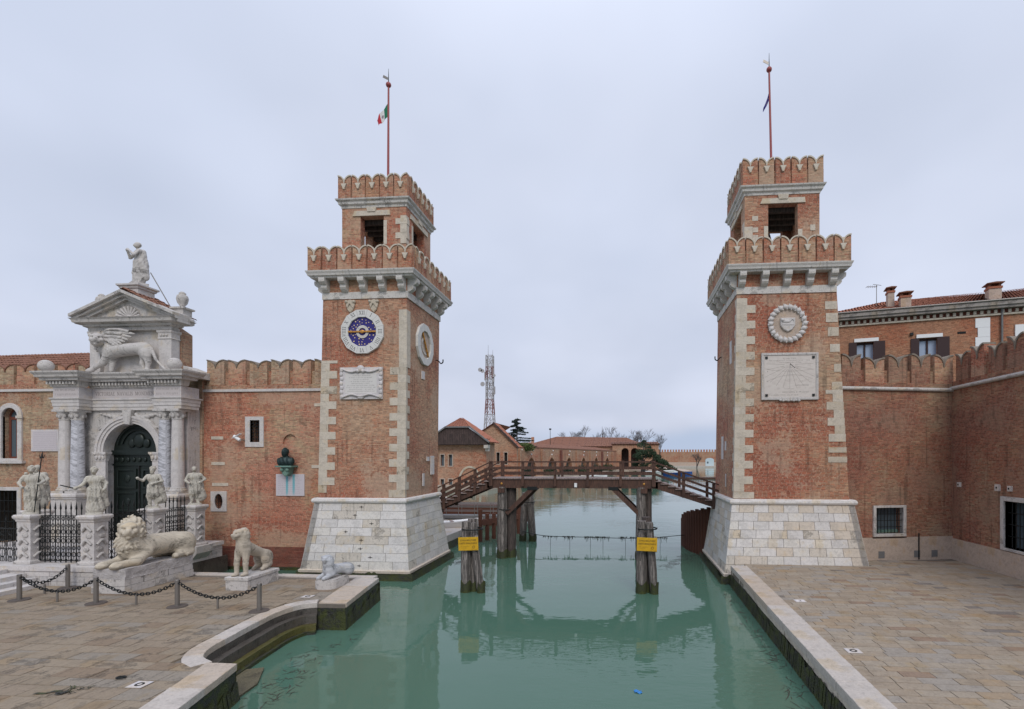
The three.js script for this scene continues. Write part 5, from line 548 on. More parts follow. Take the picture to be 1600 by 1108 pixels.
  tileRoof(G, [cx + 2.6, 13.98, -25.5], [cx + 2.6, 13.98, -27.4], [cx, ya + 0.13, -27.4], [cx, ya + 0.13, -25.5], MAT.tileOld); tileRoof(G, [cx - 2.6, 13.98, -27.4], [cx - 2.6, 13.98, -25.5], [cx, ya + 0.13, -25.5], [cx, ya + 0.13, -27.4], MAT.tileOld);
  part('side_coping', hexa([[-23.9, 10.5, -26.05], [-23.0, 10.5, -26.05], [-23.0, 10.5, -27.0], [-23.9, 10.5, -27.0]], [[-23.9, 11.2, -26.05], [-23.0, 10.85, -26.05], [-23.0, 10.85, -27.0], [-23.9, 11.2, -27.0]]), MAT.marble, G);
}
for (const [x, lb] of [[-31.2, 'stone ball on the left end of the gate cornice'], [-23.75, 'stone ball on the right end of the gate cornice']]) { const b = thing('stone_ball', lb, 'finial', 'stone balls on the gate', [x, 10.78, -25.35]); part('ball', ball(0, 0.38, 0, 0.34, 1, 0.95, 1, 20, 14), MAT.marble, b); part('foot', lathe([[0.2, 0], [0.22, 0.05], [0.14, 0.1]], 0, 0, 0), MAT.marble, b); }
for (const [x, y, lb] of [[-24.45, 13.9, 'stone urn on the right corner of the pediment'], [-29.3, 13.9, 'stone urn on the left corner behind the pediment']]) { const u = thing('stone_urn', lb, 'urn', 'urns on the gate', [x, y, -26.6]); part('plinth', ringMold(-0.3, 0.3, 0.3, -0.3, [[0.08, -0.3], [0.08, 0.0], [0, 0.05], [0, 0.45], [0.1, 0.5], [0.1, 0.58], [0, 0.6]]), MAT.marble, u); part('urn_body', lathe([[0.0, 0.6], [0.16, 0.6], [0.12, 0.7], [0.24, 0.88], [0.29, 1.1], [0.25, 1.28], [0.14, 1.34], [0.18, 1.4], [0.08, 1.5], [0, 1.52]], 0, 0, 0), MAT.marble, u); }

// ------------------------------------------------------------------ terrace, steps, pedestals, railings
{
  const T = struct('gate_terrace', box(-33, -21.75, -1, 1.5, -26.0, -19.35), MAT.mortar);
  const R = rng(61), tn = [MAT.marble, MAT.plinth, MAT.marbleClean]; const face = (a, b, fx) => { for (let k = 0; k < 3; k++) { let u = a - (k % 2) * 0.5; while (u < b) { const e = Math.min(b, u + 0.9 + R() * 0.5); part('terrace_stone', fx(Math.max(a, u) + 0.008, e - 0.008, 0.9 + k * 0.21, 0.9 + k * 0.21 + 0.2), tn[Math.floor(R() * 3)], T); u = e; } } };
  face(-26.0, -21.6, (a, b, y0, y1) => box(a, b, y0, y1, -19.5, -19.25)); face(-26.0, -19.5, (a, b, y0, y1) => box(-21.74, -21.6, y0, y1, a, b));
  part('terrace_cap', [box(-26.1, -21.5, 1.535, 1.72, -26.0, -19.2)], MAT.marbleClean, T); part('terrace_floor', box(-33, -26.11, 1.5, 1.66, -26.0, -19.3), MAT.plinth, T); part('water_face', box(-21.76, -21.62, -1, 0.88, -26.4, -21.9), MAT.wetStone, T);
  for (let k = 0; k < 4; k++) part('step', box(-33, -23.55 - k * 0.5 - (k > 2 ? 0.3 : 0), 0.93 + k * 0.165, 0.93 + (k + 1) * 0.165, -19.24, -14.9 - k * 0.45), k % 2 ? MAT.plinth : MAT.marbleClean, T);
}
const PED = [[-25.2, -19.95], [-22.3, -19.95], [-22.35, -22.7], [-21.85, -24.5], [-27.0, -21.6]];
const pedLabels = ['carved white pedestal left of the front railing', 'carved white pedestal right of the front railing', 'carved white pedestal behind the big lion', 'carved white pedestal beside the oval window', 'white pedestal half hidden behind the front left one'];
PED.forEach(([x, z], i) => {
  const P = thing('statue_pedestal', pedLabels[i], 'pedestal', 'statue pedestals round the gate terrace', [x, 1.73, z]), w = 0.30, R = rng(500 + i);
  part('die', box(-w, w, 0.16, 1.75, -w, w), MAT.marbleClean, P); part('foot_moulding', ringMold(-w, w, w, -w, [[0.09, 0], [0.09, 0.09], [0.03, 0.15], [0, 0.16]]), MAT.marble, P); part('cap_moulding', ringMold(-w, w, w, -w, [[0, 1.75], [0.04, 1.78], [0.05, 1.84], [0.11, 1.92], [0.12, 2.0], [0.08, 2.06], [0, 2.065]]), MAT.marbleClean, P);
  for (const [nx, nz] of [[0, 1], [1, 0]]) for (let k = 0; k < 5; k++) { const u = (R() - 0.5) * 0.16, y = 0.35 + k * 0.28, a = [nx ? w + 0.01 : u, y, nz ? w + 0.01 : u]; part('trophy_relief', k % 2 ? ball(a[0], a[1], a[2], 0.13, nx ? 0.3 : 1.15, 0.85, nz ? 0.3 : 1.15, 10, 8) : [tube([[nx ? w + 0.02 : -0.2, y - 0.1, nz ? w + 0.02 : -0.2], [nx ? w + 0.06 : 0, y + 0.1, nz ? w + 0.06 : 0], [nx ? w + 0.02 : 0.2, y - 0.08, nz ? w + 0.02 : 0.2]], 0.05, 14)], MAT.marble, P); }
  if (i === 3) part('water_console', prism([[-0.5, 0], [0.58, 0], [0.55, -0.35], [0.2, -0.75], [-0.5, -0.9]], -0.5, 0.5), MAT.marble, P);
});
function railing(name, label, a, b, y, n, dense = true) {
  const F = thing(name, label, 'railing', 'wrought iron railings on the terrace'), P = (t, h) => [lerp(a[0], b[0], t), y + h, lerp(a[1], b[1], t)], turn = Math.atan2(-(b[1] - a[1]), b[0] - a[0]), w = Math.hypot(b[0] - a[0], b[1] - a[1]) / n;
  const barG = join([rod([0, 0, 0], [0, 2.25, 0], 0.022, 0.02, 6), lathe([[0, 2.2], [0.035, 2.28], [0.03, 2.36], [0, 2.6]], 0, 0, 0, 6), ball(0, 1.98, 0, 0.045, 1, 0.8, 1, 8, 6), ball(0, 0.12, 0, 0.05, 1, 0.8, 1, 8, 6), ball(0, 1.05, 0, 0.04, 1, 0.8, 1, 8, 6)]), to = (h, r) => { const g = new THREE.TorusGeometry(r, 0.014, 5, 12); g.scale(1, 1.25, 1); g.translate(0, h, 0); return g; }, orn = join([0.35, 0.62, 1.3, 1.57, 0.92, 1.86].map((h, i) => to(h, w * (i % 2 ? 0.26 : 0.34)))), pin = join(rod([0, 0.1, 0], [0, 1.95, 0], 0.012, 0.012, 5));
  for (let i = 0; i <= n; i++) { const m = part('railing_bar', barG, MAT.iron, F, true); m.position.set(...P(i / n, 0.02)); if (i < n) { const o = part('scroll_ornament', orn, MAT.iron, F, true); o.userData.kind = 'stuff'; o.position.set(...P((i + 0.5) / n, 0.02)); o.rotation.y = turn; const q = part('thin_bar', pin, MAT.iron, F, true); q.position.set(...P((i + 0.5) / n, 0.02)); } }
  for (const h of [0.1, 1.12, 2.0]) part('rail', bar(P(0, h), P(1, h), 0.04, 0.035), MAT.iron, F);
}
railing('iron_railing', 'black wrought iron railing between the two front pedestals', [-24.84, -19.95], [-22.66, -19.95], 1.72, 9); railing('iron_railing', 'black wrought iron railing beyond the big lion, by the right columns', [-22.2, -23.2], [-21.95, -24.0], 1.72, 5); railing('iron_railing', 'black wrought iron railing behind the head of the big lion', [-22.35, -20.45], [-22.35, -22.25], 1.72, 7); railing('iron_railing', 'low black iron gate leaf at the left frame edge', [-28.8, -20.6], [-26.0, -20.2], 1.1, 6);

// ------------------------------------------------------------------ carved figures
function person(o) { // standing draped figure, feet at y=0, facing +z, about 1.95 m
  const { armR, armL, skirt = 0.27, cloak = 0.16, bare = false, helmet = false, beard = false, lean = 0.04, fold = 9 } = o, hip = [lean, 1.02, 0], neck = [-lean * 0.5, 1.58, 0], parts = [
    egg([lean * 0.6, 1.16, 0], [0.19, 0.22, 0.14]), egg([-lean * 0.2, 1.38, 0.0], [0.235, 0.2, 0.155]), capsule([-0.2, 1.5, 0], [0.2, 1.5, 0], 0.085), capsule([-lean * 0.3, 1.5, 0], neck, 0.08, 0.065), egg([neck[0], 1.77, 0.03], [0.095, 0.13, 0.115]), egg([neck[0], 1.82, -0.02], [0.11, 0.115, 0.12]), egg([neck[0], 1.755, 0.15], [0.02, 0.035, 0.03]),
    capsule([-0.11, 1.0, 0], [-0.13, 0.52, 0.1], 0.13, 0.085), capsule([-0.13, 0.52, 0.1], [-0.13, 0.08, 0.0], 0.085, 0.055), capsule([-0.13, 0.05, -0.02], [-0.16, 0.04, 0.17], 0.055, 0.045), capsule([0.12, 1.0, 0], [0.12, 0.52, 0.02], 0.13, 0.085), capsule([0.12, 0.52, 0.02], [0.12, 0.08, -0.05], 0.085, 0.055), capsule([0.12, 0.05, -0.06], [0.17, 0.04, 0.12], 0.055, 0.045),
    capsule([-0.24, 1.49, 0], armR[0], 0.075, 0.06), capsule(armR[0], armR[1], 0.06, 0.042), egg(armR[1], [0.055, 0.06, 0.055]), capsule([0.24, 1.49, 0], armL[0], 0.075, 0.06), capsule(armL[0], armL[1], 0.06, 0.042), egg(armL[1], [0.055, 0.06, 0.055])];
  if (skirt) parts.push(capsule([lean, 0.98, -0.02], [0.02, bare ? 0.62 : 0.16, -0.03], 0.2, skirt)); if (cloak) parts.push(capsule([0.14, 1.48, -0.14], [0.22, 0.35, -0.2], 0.12, cloak), capsule([-0.1, 1.5, -0.15], [0.1, 0.8, -0.2], 0.1, 0.12)); if (helmet) parts.push(egg([neck[0], 1.87, -0.01], [0.13, 0.1, 0.14]), capsule([neck[0], 1.95, 0.1], [neck[0], 1.95, -0.14], 0.03, 0.05)); if (beard) parts.push(egg([neck[0], 1.67, 0.1], [0.07, 0.09, 0.06]));
  const f = blend(0.038, ...parts); return sculpt((x, y, z) => { const a = Math.atan2(x, z), k = smooth(1.25, 0.95, y) * (y > 0.12 ? 1 : 0.2); return f(x, y, z) + 0.034 * k * (1 - 1.7 * Math.abs(Math.sin(a * fold * 0.5 + y * 2.5 + 2.2 * noise3(x * 4, y * 3, z * 4)))) + 0.016 * (0.5 - Math.abs(Math.sin(a * 7 - y * 11 + 4 * noise3(x * 5, y * 5, z * 5)))) * smooth(1.62, 1.45, y) + (y > 1.8 ? 0.008 * Math.sin(x * 70) * Math.sin(y * 60) : 0); }, [-0.62, -0.03, -0.45], [0.62, 2.1, 0.6], 0.021);
}
function statue(label, at, turn, scale, opt, extra) {
  const S = thing('statue', label, 'statue', 'statues on the gate terrace', at, turn); S.scale.setScalar(scale); part('figure', person(opt), MAT.statue, S, true); part('base', bend(new THREE.CylinderGeometry(0.27, 0.3, 0.12, 14, 2), (x, y, z) => [x * (1 + 0.1 * Math.sin(z * 9)), y, z]).translate(0, -0.04, 0), MAT.statue, S); extra?.(S); return S;
}
statue('weathered statue gripping a long dark spear on the front left pedestal', [-25.2, 3.88, -19.95], 0.75, 1.0, { armR: [[-0.38, 1.25, 0.05], [-0.26, 1.05, 0.26]], armL: [[0.36, 1.3, 0.05], [0.24, 1.2, 0.32]], skirt: 0.25, cloak: 0.24, helmet: true, fold: 8 }, (S) => { part('spear', [rod([0.12, 0.0, 0.42], [0.32, 2.35, 0.28], 0.018), rod([0.32, 2.3, 0.28], [0.345, 2.6, 0.26], 0.045, 0.005), rod([0.28, 2.28, 0.28], [0.25, 2.45, 0.27], 0.02, 0.005), rod([0.36, 2.28, 0.28], [0.42, 2.45, 0.26], 0.02, 0.005)], MAT.iron, S); });
statue('bare-legged statue with raised shoulders half hidden behind the spear bearer', [-27.0, 3.86, -21.6], 0.2, 1.04, { armR: [[-0.4, 1.3, 0.05], [-0.3, 1.55, 0.2]], armL: [[0.38, 1.3, 0.0], [0.3, 1.02, 0.12]], skirt: 0.18, bare: true, cloak: 0.1, beard: true });
statue('helmeted statue holding out a dark baton on the front right pedestal', [-22.3, 3.88, -19.95], 0.6, 0.98, { armR: [[-0.36, 1.2, 0.12], [-0.52, 1.08, 0.34]], armL: [[0.37, 1.25, -0.02], [0.34, 1.0, 0.15]], skirt: 0.3, cloak: 0.2, helmet: true, fold: 10 }, (S) => { part('baton', rod([-0.46, 1.04, 0.36], [-0.98, 1.22, 0.36], 0.028, 0.022), MAT.iron, S); });
statue('bearded turbaned statue reaching one hand left, behind the big lion', [-22.35, 3.86, -22.7], 0.35, 0.98, { armR: [[-0.38, 1.28, 0.08], [-0.5, 1.4, 0.3]], armL: [[0.38, 1.24, 0.05], [0.05, 1.12, 0.26]], skirt: 0.25, bare: true, cloak: 0.22, beard: true, helmet: true });
statue('draped statue with a hand on its hip on the pedestal beside the oval window', [-21.85, 3.86, -24.5], 0.7, 0.98, { armR: [[-0.38, 1.2, 0.0], [-0.22, 1.06, 0.2]], armL: [[0.42, 1.26, -0.02], [0.22, 1.08, 0.14]], skirt: 0.22, bare: true, cloak: 0.26, fold: 7 });
{ const S = thing('crowning_statue', 'robed statue raising both hands on top of the pediment', 'statue', undefined, [-27.0, 15.85, -26.5], -0.55); S.scale.setScalar(1.22); part('figure', person({ armR: [[-0.32, 1.22, 0.2], [-0.2, 1.52, 0.34]], armL: [[0.28, 1.24, 0.22], [-0.04, 1.5, 0.36]], skirt: 0.22, cloak: 0.17, fold: 8, lean: 0.09 }), MAT.marble, S, true); part('base', box(-0.36, 0.36, -0.12, 0.02, -0.3, 0.3), MAT.marble, S);
  const P = thing('statue_plinth', 'small moulded stone plinth at the apex of the pediment', 'plinth', undefined, [-27.0, 14.9, -26.5]); part('die', box(-0.5, 0.5, 0, 0.62, -0.5, 0.5), MAT.marbleClean, P); part('cap', ringMold(-0.5, 0.5, 0.5, -0.5, [[0, 0.55], [0.06, 0.58], [0.08, 0.66], [0.16, 0.72], [0.16, 0.8], [0, 0.82]]), MAT.marbleClean, P); tag(part('brace_rod', rod([-26.55, 16.6, -26.8], [-25.5, 14.4, -27.2], 0.025), MAT.steel), 'thin metal stay bracing the crowning statue', 'rod'); }
// ---- lions
const mane = (x, y, z, s = 1) => Math.sin(x * 17 * s + 2 * Math.sin(y * 9 * s)) * Math.sin(y * 15 * s + 2 * Math.sin(z * 10 * s)) * Math.sin(z * 15 * s + 1.5 * Math.sin(x * 8 * s));
function head(c, yaw, s) { // lion face looking along yaw (0 = +z): returns sdf pieces in body space
  const cs = Math.cos(yaw), sn = Math.sin(yaw), L = (x, y, z) => [c[0] + s * (x * cs + z * sn), c[1] + s * y, c[2] + s * (-x * sn + z * cs)];
  return [egg(L(0, 0.02, 0), [0.36 * s, 0.4 * s, 0.36 * s]), capsule(L(0, 0.14, 0.25), L(0, -0.04, 0.5), 0.13 * s, 0.12 * s), capsule(L(-0.08, -0.1, 0.42), L(0.08, -0.1, 0.42), 0.13 * s), capsule(L(0, -0.25, 0.3), L(0, -0.26, 0.42), 0.13 * s, 0.1 * s), capsule(L(-0.2, 0.2, 0.26), L(-0.08, 0.18, 0.33), 0.07 * s), capsule(L(0.2, 0.2, 0.26), L(0.08, 0.18, 0.33), 0.07 * s), egg(L(-0.21, -0.02, 0.27), [0.1 * s, 0.12 * s, 0.1 * s]), egg(L(0.21, -0.02, 0.27), [0.1 * s, 0.12 * s, 0.1 * s]), egg(L(-0.33, 0.26, 0.05), [0.09 * s, 0.11 * s, 0.07 * s]), egg(L(0.33, 0.26, 0.05), [0.09 * s, 0.11 * s, 0.07 * s]), egg(L(0, 0.03, 0.57), [0.1 * s, 0.06 * s, 0.05 * s])];
}
function eyes(c, yaw, s) { const cs = Math.cos(yaw), sn = Math.sin(yaw); return [-0.13, 0.13].map((x) => { const z = 0.36, p = [c[0] + s * (x * cs + z * sn), c[1] + s * 0.1, c[2] + s * (-x * sn + z * cs)]; return egg(p, [0.055 * s, 0.04 * s, 0.055 * s]); }); }
function lionThing(label, at, turn, scale, mat, fn, lo, hi, cell) { const L = thing('lion_statue', label, 'lion statue', 'stone lions on the quay', at, turn); L.scale.setScalar(scale); part('lion_figure', sculpt(fn, lo, hi, cell), mat, L, true); return L; }
{ // big reclining lion
  const c = [0, 1.72, 0.05], core = blend(0.16, capsule([0, 0.78, -0.1], [0, 0.72, -2.1], 0.56, 0.5), egg([0.3, 0.62, -2.35], [0.36, 0.58, 0.6]), egg([-0.3, 0.62, -2.35], [0.36, 0.58, 0.6]), capsule([0.5, 0.16, -2.5], [0.56, 0.13, -1.65], 0.17, 0.15), capsule([-0.5, 0.16, -2.5], [-0.56, 0.13, -1.65], 0.17, 0.15), capsule([0.42, 0.6, -0.35], [0.44, 0.22, 0.15], 0.26, 0.19), capsule([0.44, 0.22, 0.1], [0.36, 0.16, 0.95], 0.18, 0.15), capsule([-0.42, 0.6, -0.35], [-0.44, 0.22, 0.15], 0.26, 0.19), capsule([-0.44, 0.22, 0.1], [-0.36, 0.16, 0.95], 0.18, 0.15), egg([0.36, 0.13, 1.02], [0.2, 0.15, 0.22]), egg([-0.36, 0.13, 1.02], [0.2, 0.15, 0.22]), egg([0, 0.95, 0.1], [0.5, 0.62, 0.45])), hair = blend(0.1, egg([0.0, 1.55, -0.02], [0.52, 0.64, 0.46]), egg([0.04, 1.0, 0.2], [0.48, 0.5, 0.42])), face = blend(0.045, ...head([0.2, 1.62, 0.26], 0.8, 1.02)), ey = eyes([0.2, 1.62, 0.26], 0.8, 1.02), tail = capsule([0.2, 0.15, -2.95], [0.75, 0.1, -2.1], 0.08, 0.06);
  const f = (x, y, z) => { let d = core(x, y, z); d = smin(d, hair(x, y, z) + 0.085 * mane(x, y, z) - 0.01, 0.05); d = smin(d, face(x, y, z), 0.025); for (const e of ey) d = Math.max(d, -e(x, y, z)); d = smin(d, tail(x, y, z), 0.05); if (z > 0.9 && y < 0.3) d += 0.02 * Math.abs(Math.sin(x * 22)); return Math.max(d + 0.006 * (noise3(x * 9, y * 9, z * 9) - 0.5), 0.01 - y); };
  lionThing('large yellowish reclining marble lion with curly mane', [-19.75, 1.88, -19.1], -0.06, 0.88, MAT.lionGold, f, [-1.05, -0.04, -3.15], [1.05, 2.4, 1.35], 0.03);
  const P = thing('lion_plinth', 'long coursed stone plinth under the large reclining lion', 'plinth', 'lion plinths', [-19.8, QY, 0]), R = rng(15);
  for (const [k, y0, y1] of [[0, 0, 0.28], [1, 0.29, 0.56]]) for (const [z0, z1] of k ? [[-18.2, -19.0], [-19.02, -20.1], [-20.12, -21.35]] : [[-18.2, -19.5], [-19.52, -20.5], [-20.52, -21.35]]) part('plinth_stone', box(-0.7 + k * 0.03, 0.7 - k * 0.03, y0 + 0.006, y1, z1, z0 - k * 0.03), R() > 0.5 ? MAT.plinth : MAT.marble, P);
  const rough = new THREE.BoxGeometry(1.36, 0.42, 3.1, 16, 6, 34); rough.translate(0, 0.76, -19.78); part('rough_bed', bend(rough, (x, y, z) => [x + 0.07 * (fbm3(x * 4, y * 6, z * 4) - 0.5) * (Math.abs(x) > 0.6 ? 1.6 : 0.4), y - (y > 0.9 ? 0.05 * fbm3(x * 3, 1, z * 3) : 0), z + 0.1 * (fbm3(x * 3 + 9, y * 5, z * 3) - 0.5)]), MAT.roughPlinth, P);
}
{ // seated lion with straight forelegs
  const hc = [-0.07, 1.74, 0.16], yaw = -0.2, f0 = blend(0.11, capsule([0, 1.2, -0.05], [0, 0.68, -1.15], 0.26, 0.2), egg([0, 1.16, 0.06], [0.25, 0.36, 0.22]), capsule([0, 1.3, 0], [hc[0], 1.66, 0.1], 0.24, 0.19), egg([0.17, 0.5, -1.2], [0.16, 0.36, 0.34]), egg([-0.17, 0.5, -1.2], [0.16, 0.36, 0.34]), capsule([0.2, 0.2, -1.3], [0.2, 0.07, -0.85], 0.11, 0.085), capsule([-0.2, 0.2, -1.3], [-0.2, 0.07, -0.85], 0.11, 0.085)), legs = blend(0.05, capsule([0.17, 1.0, 0.06], [0.18, 0.5, 0.12], 0.15, 0.105), capsule([0.18, 0.5, 0.12], [0.18, 0.08, 0.1], 0.1, 0.09), capsule([-0.17, 1.0, 0.06], [-0.18, 0.5, 0.16], 0.15, 0.105), capsule([-0.18, 0.5, 0.16], [-0.18, 0.08, 0.16], 0.1, 0.09), egg([0.18, 0.06, 0.2], [0.11, 0.08, 0.17]), egg([-0.18, 0.06, 0.26], [0.11, 0.08, 0.17])), hd = blend(0.05, ...head(hc, yaw, 0.56)), ey = eyes(hc, yaw, 0.56), ruff = egg([0.03, 1.68, 0.02], [0.24, 0.33, 0.22]);
  const f = (x, y, z) => { let d = smin(f0(x, y, z), legs(x, y, z), 0.07); d = smin(d, ruff(x, y, z) + 0.02 * mane(x, y, z, 1.6), 0.08); d = smin(d, hd(x, y, z), 0.05); for (const e of ey) d = Math.max(d, -e(x, y, z)); return Math.max(d, 0.005 - y); };
  lionThing('slender pale lion sitting upright on straight forelegs', [-15.25, 1.48, -19.45], 0, 0.95, MAT.lionPale, f, [-0.6, -0.03, -1.65], [0.55, 2.15, 0.75], 0.025);
  const P = thing('lion_plinth', 'white block plinth under the upright seated lion', 'plinth', 'lion plinths', [-15.23, QY, -19.95]); part('plinth_stone', ringMold(-0.46, 0.46, 0.9, -0.9, [[0.0, 0], [0.0, 0.36], [-0.015, 0.38]]), MAT.marble, P); part('plinth_cap', ringMold(-0.46, 0.46, 0.9, -0.9, [[-0.02, 0.382], [0.03, 0.4], [0.03, 0.5], [0.0, 0.53]]), MAT.marble, P);
}
{ // smallest lion
  const hc = [-0.05, 0.98, 0.16], core = blend(0.12, capsule([0, 0.42, 0], [0, 0.38, -0.95], 0.27, 0.24), egg([0.16, 0.3, -1.05], [0.2, 0.3, 0.28]), egg([-0.16, 0.3, -1.05], [0.2, 0.3, 0.28]), capsule([0.2, 0.25, -0.05], [0.19, 0.1, 0.45], 0.13, 0.1), capsule([-0.2, 0.25, -0.05], [-0.19, 0.1, 0.45], 0.13, 0.1), capsule([0, 0.5, 0.02], [0, 0.86, 0.1], 0.26, 0.2)), hd = blend(0.04, ...head(hc, 0.75, 0.5)), ruff = egg([0, 0.82, 0.02], [0.26, 0.36, 0.22]);
  lionThing('smallest lion, grey reclining body with pale upright head', [-11.9, 1.3, -19.85], -0.35, 0.82, MAT.lionGrey, (x, y, z) => { let d = smin(core(x, y, z), ruff(x, y, z) + 0.025 * mane(x, y, z, 1.8), 0.08); d = smin(d, hd(x, y, z), 0.04); return Math.max(d, 0.005 - y); }, [-0.55, -0.03, -1.5], [0.55, 1.35, 0.75], 0.022);
  const P = thing('lion_plinth', 'small rounded plinth under the smallest lion', 'plinth', 'lion plinths', [-11.92, QY, -20.0]); const sh = [[-0.44, -0.62], [0.44, -0.62], [0.44, 0.3], ...arc(0, 0.3, 0.44, 0, Math.PI, 12, 0.3)]; part('plinth_stone', slabShape(sh.map(([x, z]) => [x, z]), 0, 0.3), MAT.marble, P); part('plinth_cap', slabShape(sh.map(([x, z]) => [x * 0.94, z * 0.95]), 0.3, 0.37), MAT.marble, P);
}
{ // winged lion in front of the attic
  const L = thing('winged_lion', 'carved winged lion striding left across the gate attic', 'relief', undefined, [-26.8, 10.8, -25.72]), z0 = 0, body = blend(0.12, capsule([-0.9, 1.3, z0], [0.85, 1.42, z0], 0.40, 0.34), egg([1.1, 1.25, z0], [0.42, 0.5, 0.28]), capsule([1.15, 1.1, 0.1], [1.35, 0.6, 0.1], 0.25, 0.14), capsule([1.35, 0.6, 0.1], [1.28, 0.12, 0.1], 0.13, 0.1), egg([1.2, 0.08, 0.12], [0.2, 0.09, 0.13]), capsule([0.95, 1.1, -0.1], [0.8, 0.55, -0.1], 0.2, 0.13), capsule([0.8, 0.55, -0.1], [0.95, 0.1, -0.1], 0.12, 0.09), capsule([-1.0, 1.1, 0.1], [-1.45, 0.55, 0.12], 0.26, 0.16), capsule([-1.45, 0.55, 0.12], [-2.15, 0.16, 0.14], 0.15, 0.12), egg([-2.22, 0.12, 0.15], [0.22, 0.11, 0.13]), capsule([-0.95, 1.0, -0.08], [-1.1, 0.12, -0.08], 0.2, 0.11), egg([-1.1, 1.3, 0.02], [0.45, 0.5, 0.32])), tail = blend(0.05, capsule([1.45, 1.4, 0], [1.75, 0.75, 0.05], 0.1, 0.07), capsule([1.75, 0.75, 0.05], [2.35, 0.15, 0.1], 0.07, 0.06)), hair = egg([-1.5, 1.78, 0.02], [0.56, 0.62, 0.3]), face = blend(0.04, ...head([-1.5, 1.86, 0.34], 0.6, 1.02)), ey = eyes([-1.5, 1.86, 0.34], 0.6, 1.02);
  part('lion_figure', sculpt((x, y, z) => { let d = body(x, y, z); d = smin(d, hair(x, y, z) + 0.07 * mane(x, y, z, 1.5), 0.05); d = smin(d, face(x, y, z), 0.05); for (const e of ey) d = Math.max(d, -e(x, y, z)); if (x < -0.75 && y > 0.7 && y < 1.6) d += 0.025 * mane(x, y, z, 2); return Math.max(smin(d, tail(x, y, z), 0.05), 0.01 - y); }, [-2.55, -0.03, -0.5], [2.5, 2.55, 1.25], 0.03), MAT.marble, L, true);
  L.scale.set(0.95, 0.92, 0.92); for (let k = 0; k < 7; k++) { const t = k / 6, len = lerp(1.7, 0.7, t), g = new THREE.SphereGeometry(0.5, 12, 8); g.scale(len, 0.18, 0.1); g.translate(len * 0.46, 0, 0); g.rotateZ(lerp(-0.12, -0.62, t)); g.translate(-0.95, lerp(2.42, 1.86, t), 0.2 + 0.02 * k); part('wing_feather', g, MAT.marble, L); }
  part('wing_arm', tube([[-1.1, 1.5, 0.2], [-1.25, 2.0, 0.26], [-1.05, 2.42, 0.26], [-0.5, 2.5, 0.22], [0.3, 2.36, 0.2]], 0.09, 30, 8), MAT.marble, L); part('wing_coverts', Array.from({ length: 14 }, (_, i) => ball(-1.05 + (i % 5) * 0.2, 2.32 - Math.floor(i / 5) * 0.22 - (i % 5) * 0.02, 0.28, 0.13, 1.3, 0.8, 0.5, 8, 6)), MAT.marble, L);
}
// ---- chain barrier
{
  const posts = [[-22.3, -18.9], [-22.18, -17.15], [-18.94, -16.99], [-15.68, -16.85], [-12.43, -16.58]], PL = ['steel barrier post nearest the terrace wall', 'leftmost steel barrier post before the steps', 'steel barrier post in front of the big lion plinth corner', 'steel barrier post between the big lion and the upright lion', 'steel barrier post nearest the stepped quay edge'];
  posts.forEach(([x, z], i) => { const p = thing('barrier_post', PL[i], 'post', 'chain barrier posts', [x, QY, z]); part('tube', lathe([[0.075, 0.02], [0.075, 0.93], [0.06, 0.95], [0, 0.955]], 0, 0, 0, 14), MAT.steel, p); part('base_plate', lathe([[0, 0.035], [0.3, 0.03], [0.31, 0.012], [0.31, 0]].reverse(), 0, 0, 0, 20), MAT.basePlate, p); });
  const link = new THREE.TorusGeometry(0.052, 0.017, 5, 10); link.scale(1.5, 1, 1); const CL = ['chain from the terrace to the leftmost barrier post', 'chain hanging in front of the steps', 'chain hanging in front of the big lion', 'chain hanging in front of the upright lion'];
  for (let i = 0; i < 4; i++) { const a = posts[i], b = posts[i + 1], C = thing('barrier_chain', CL[i], 'chain', 'barrier chains'), links = [], L = Math.hypot(b[0] - a[0], b[1] - a[1]), n = Math.round(L / 0.115), turn = Math.atan2(-(b[1] - a[1]), b[0] - a[0]), sag = L > 2 ? 0.5 : 0.42; for (let k = 0; k <= n; k++) { const t = k / n, y = QY + 0.88 - sag * 4 * t * (1 - t), sl = -sag * 4 * (1 - 2 * t) / L, g = link.clone(); g.rotateX(k % 2 ? Math.PI / 2 : 0); g.rotateZ(Math.atan(sl)); g.rotateY(turn); g.translate(lerp(a[0], b[0], t), y, lerp(a[1], b[1], t)); links.push(g); } part('chain_links', links, MAT.iron, C).userData.kind = 'stuff'; const mx = (a[0] + b[0]) / 2, mz = (a[1] + b[1]) / 2; part('centre_stub', lathe([[0.035, 0], [0.035, 0.36], [0, 0.38]], mx, QY, mz, 8), MAT.steel, C); }
}

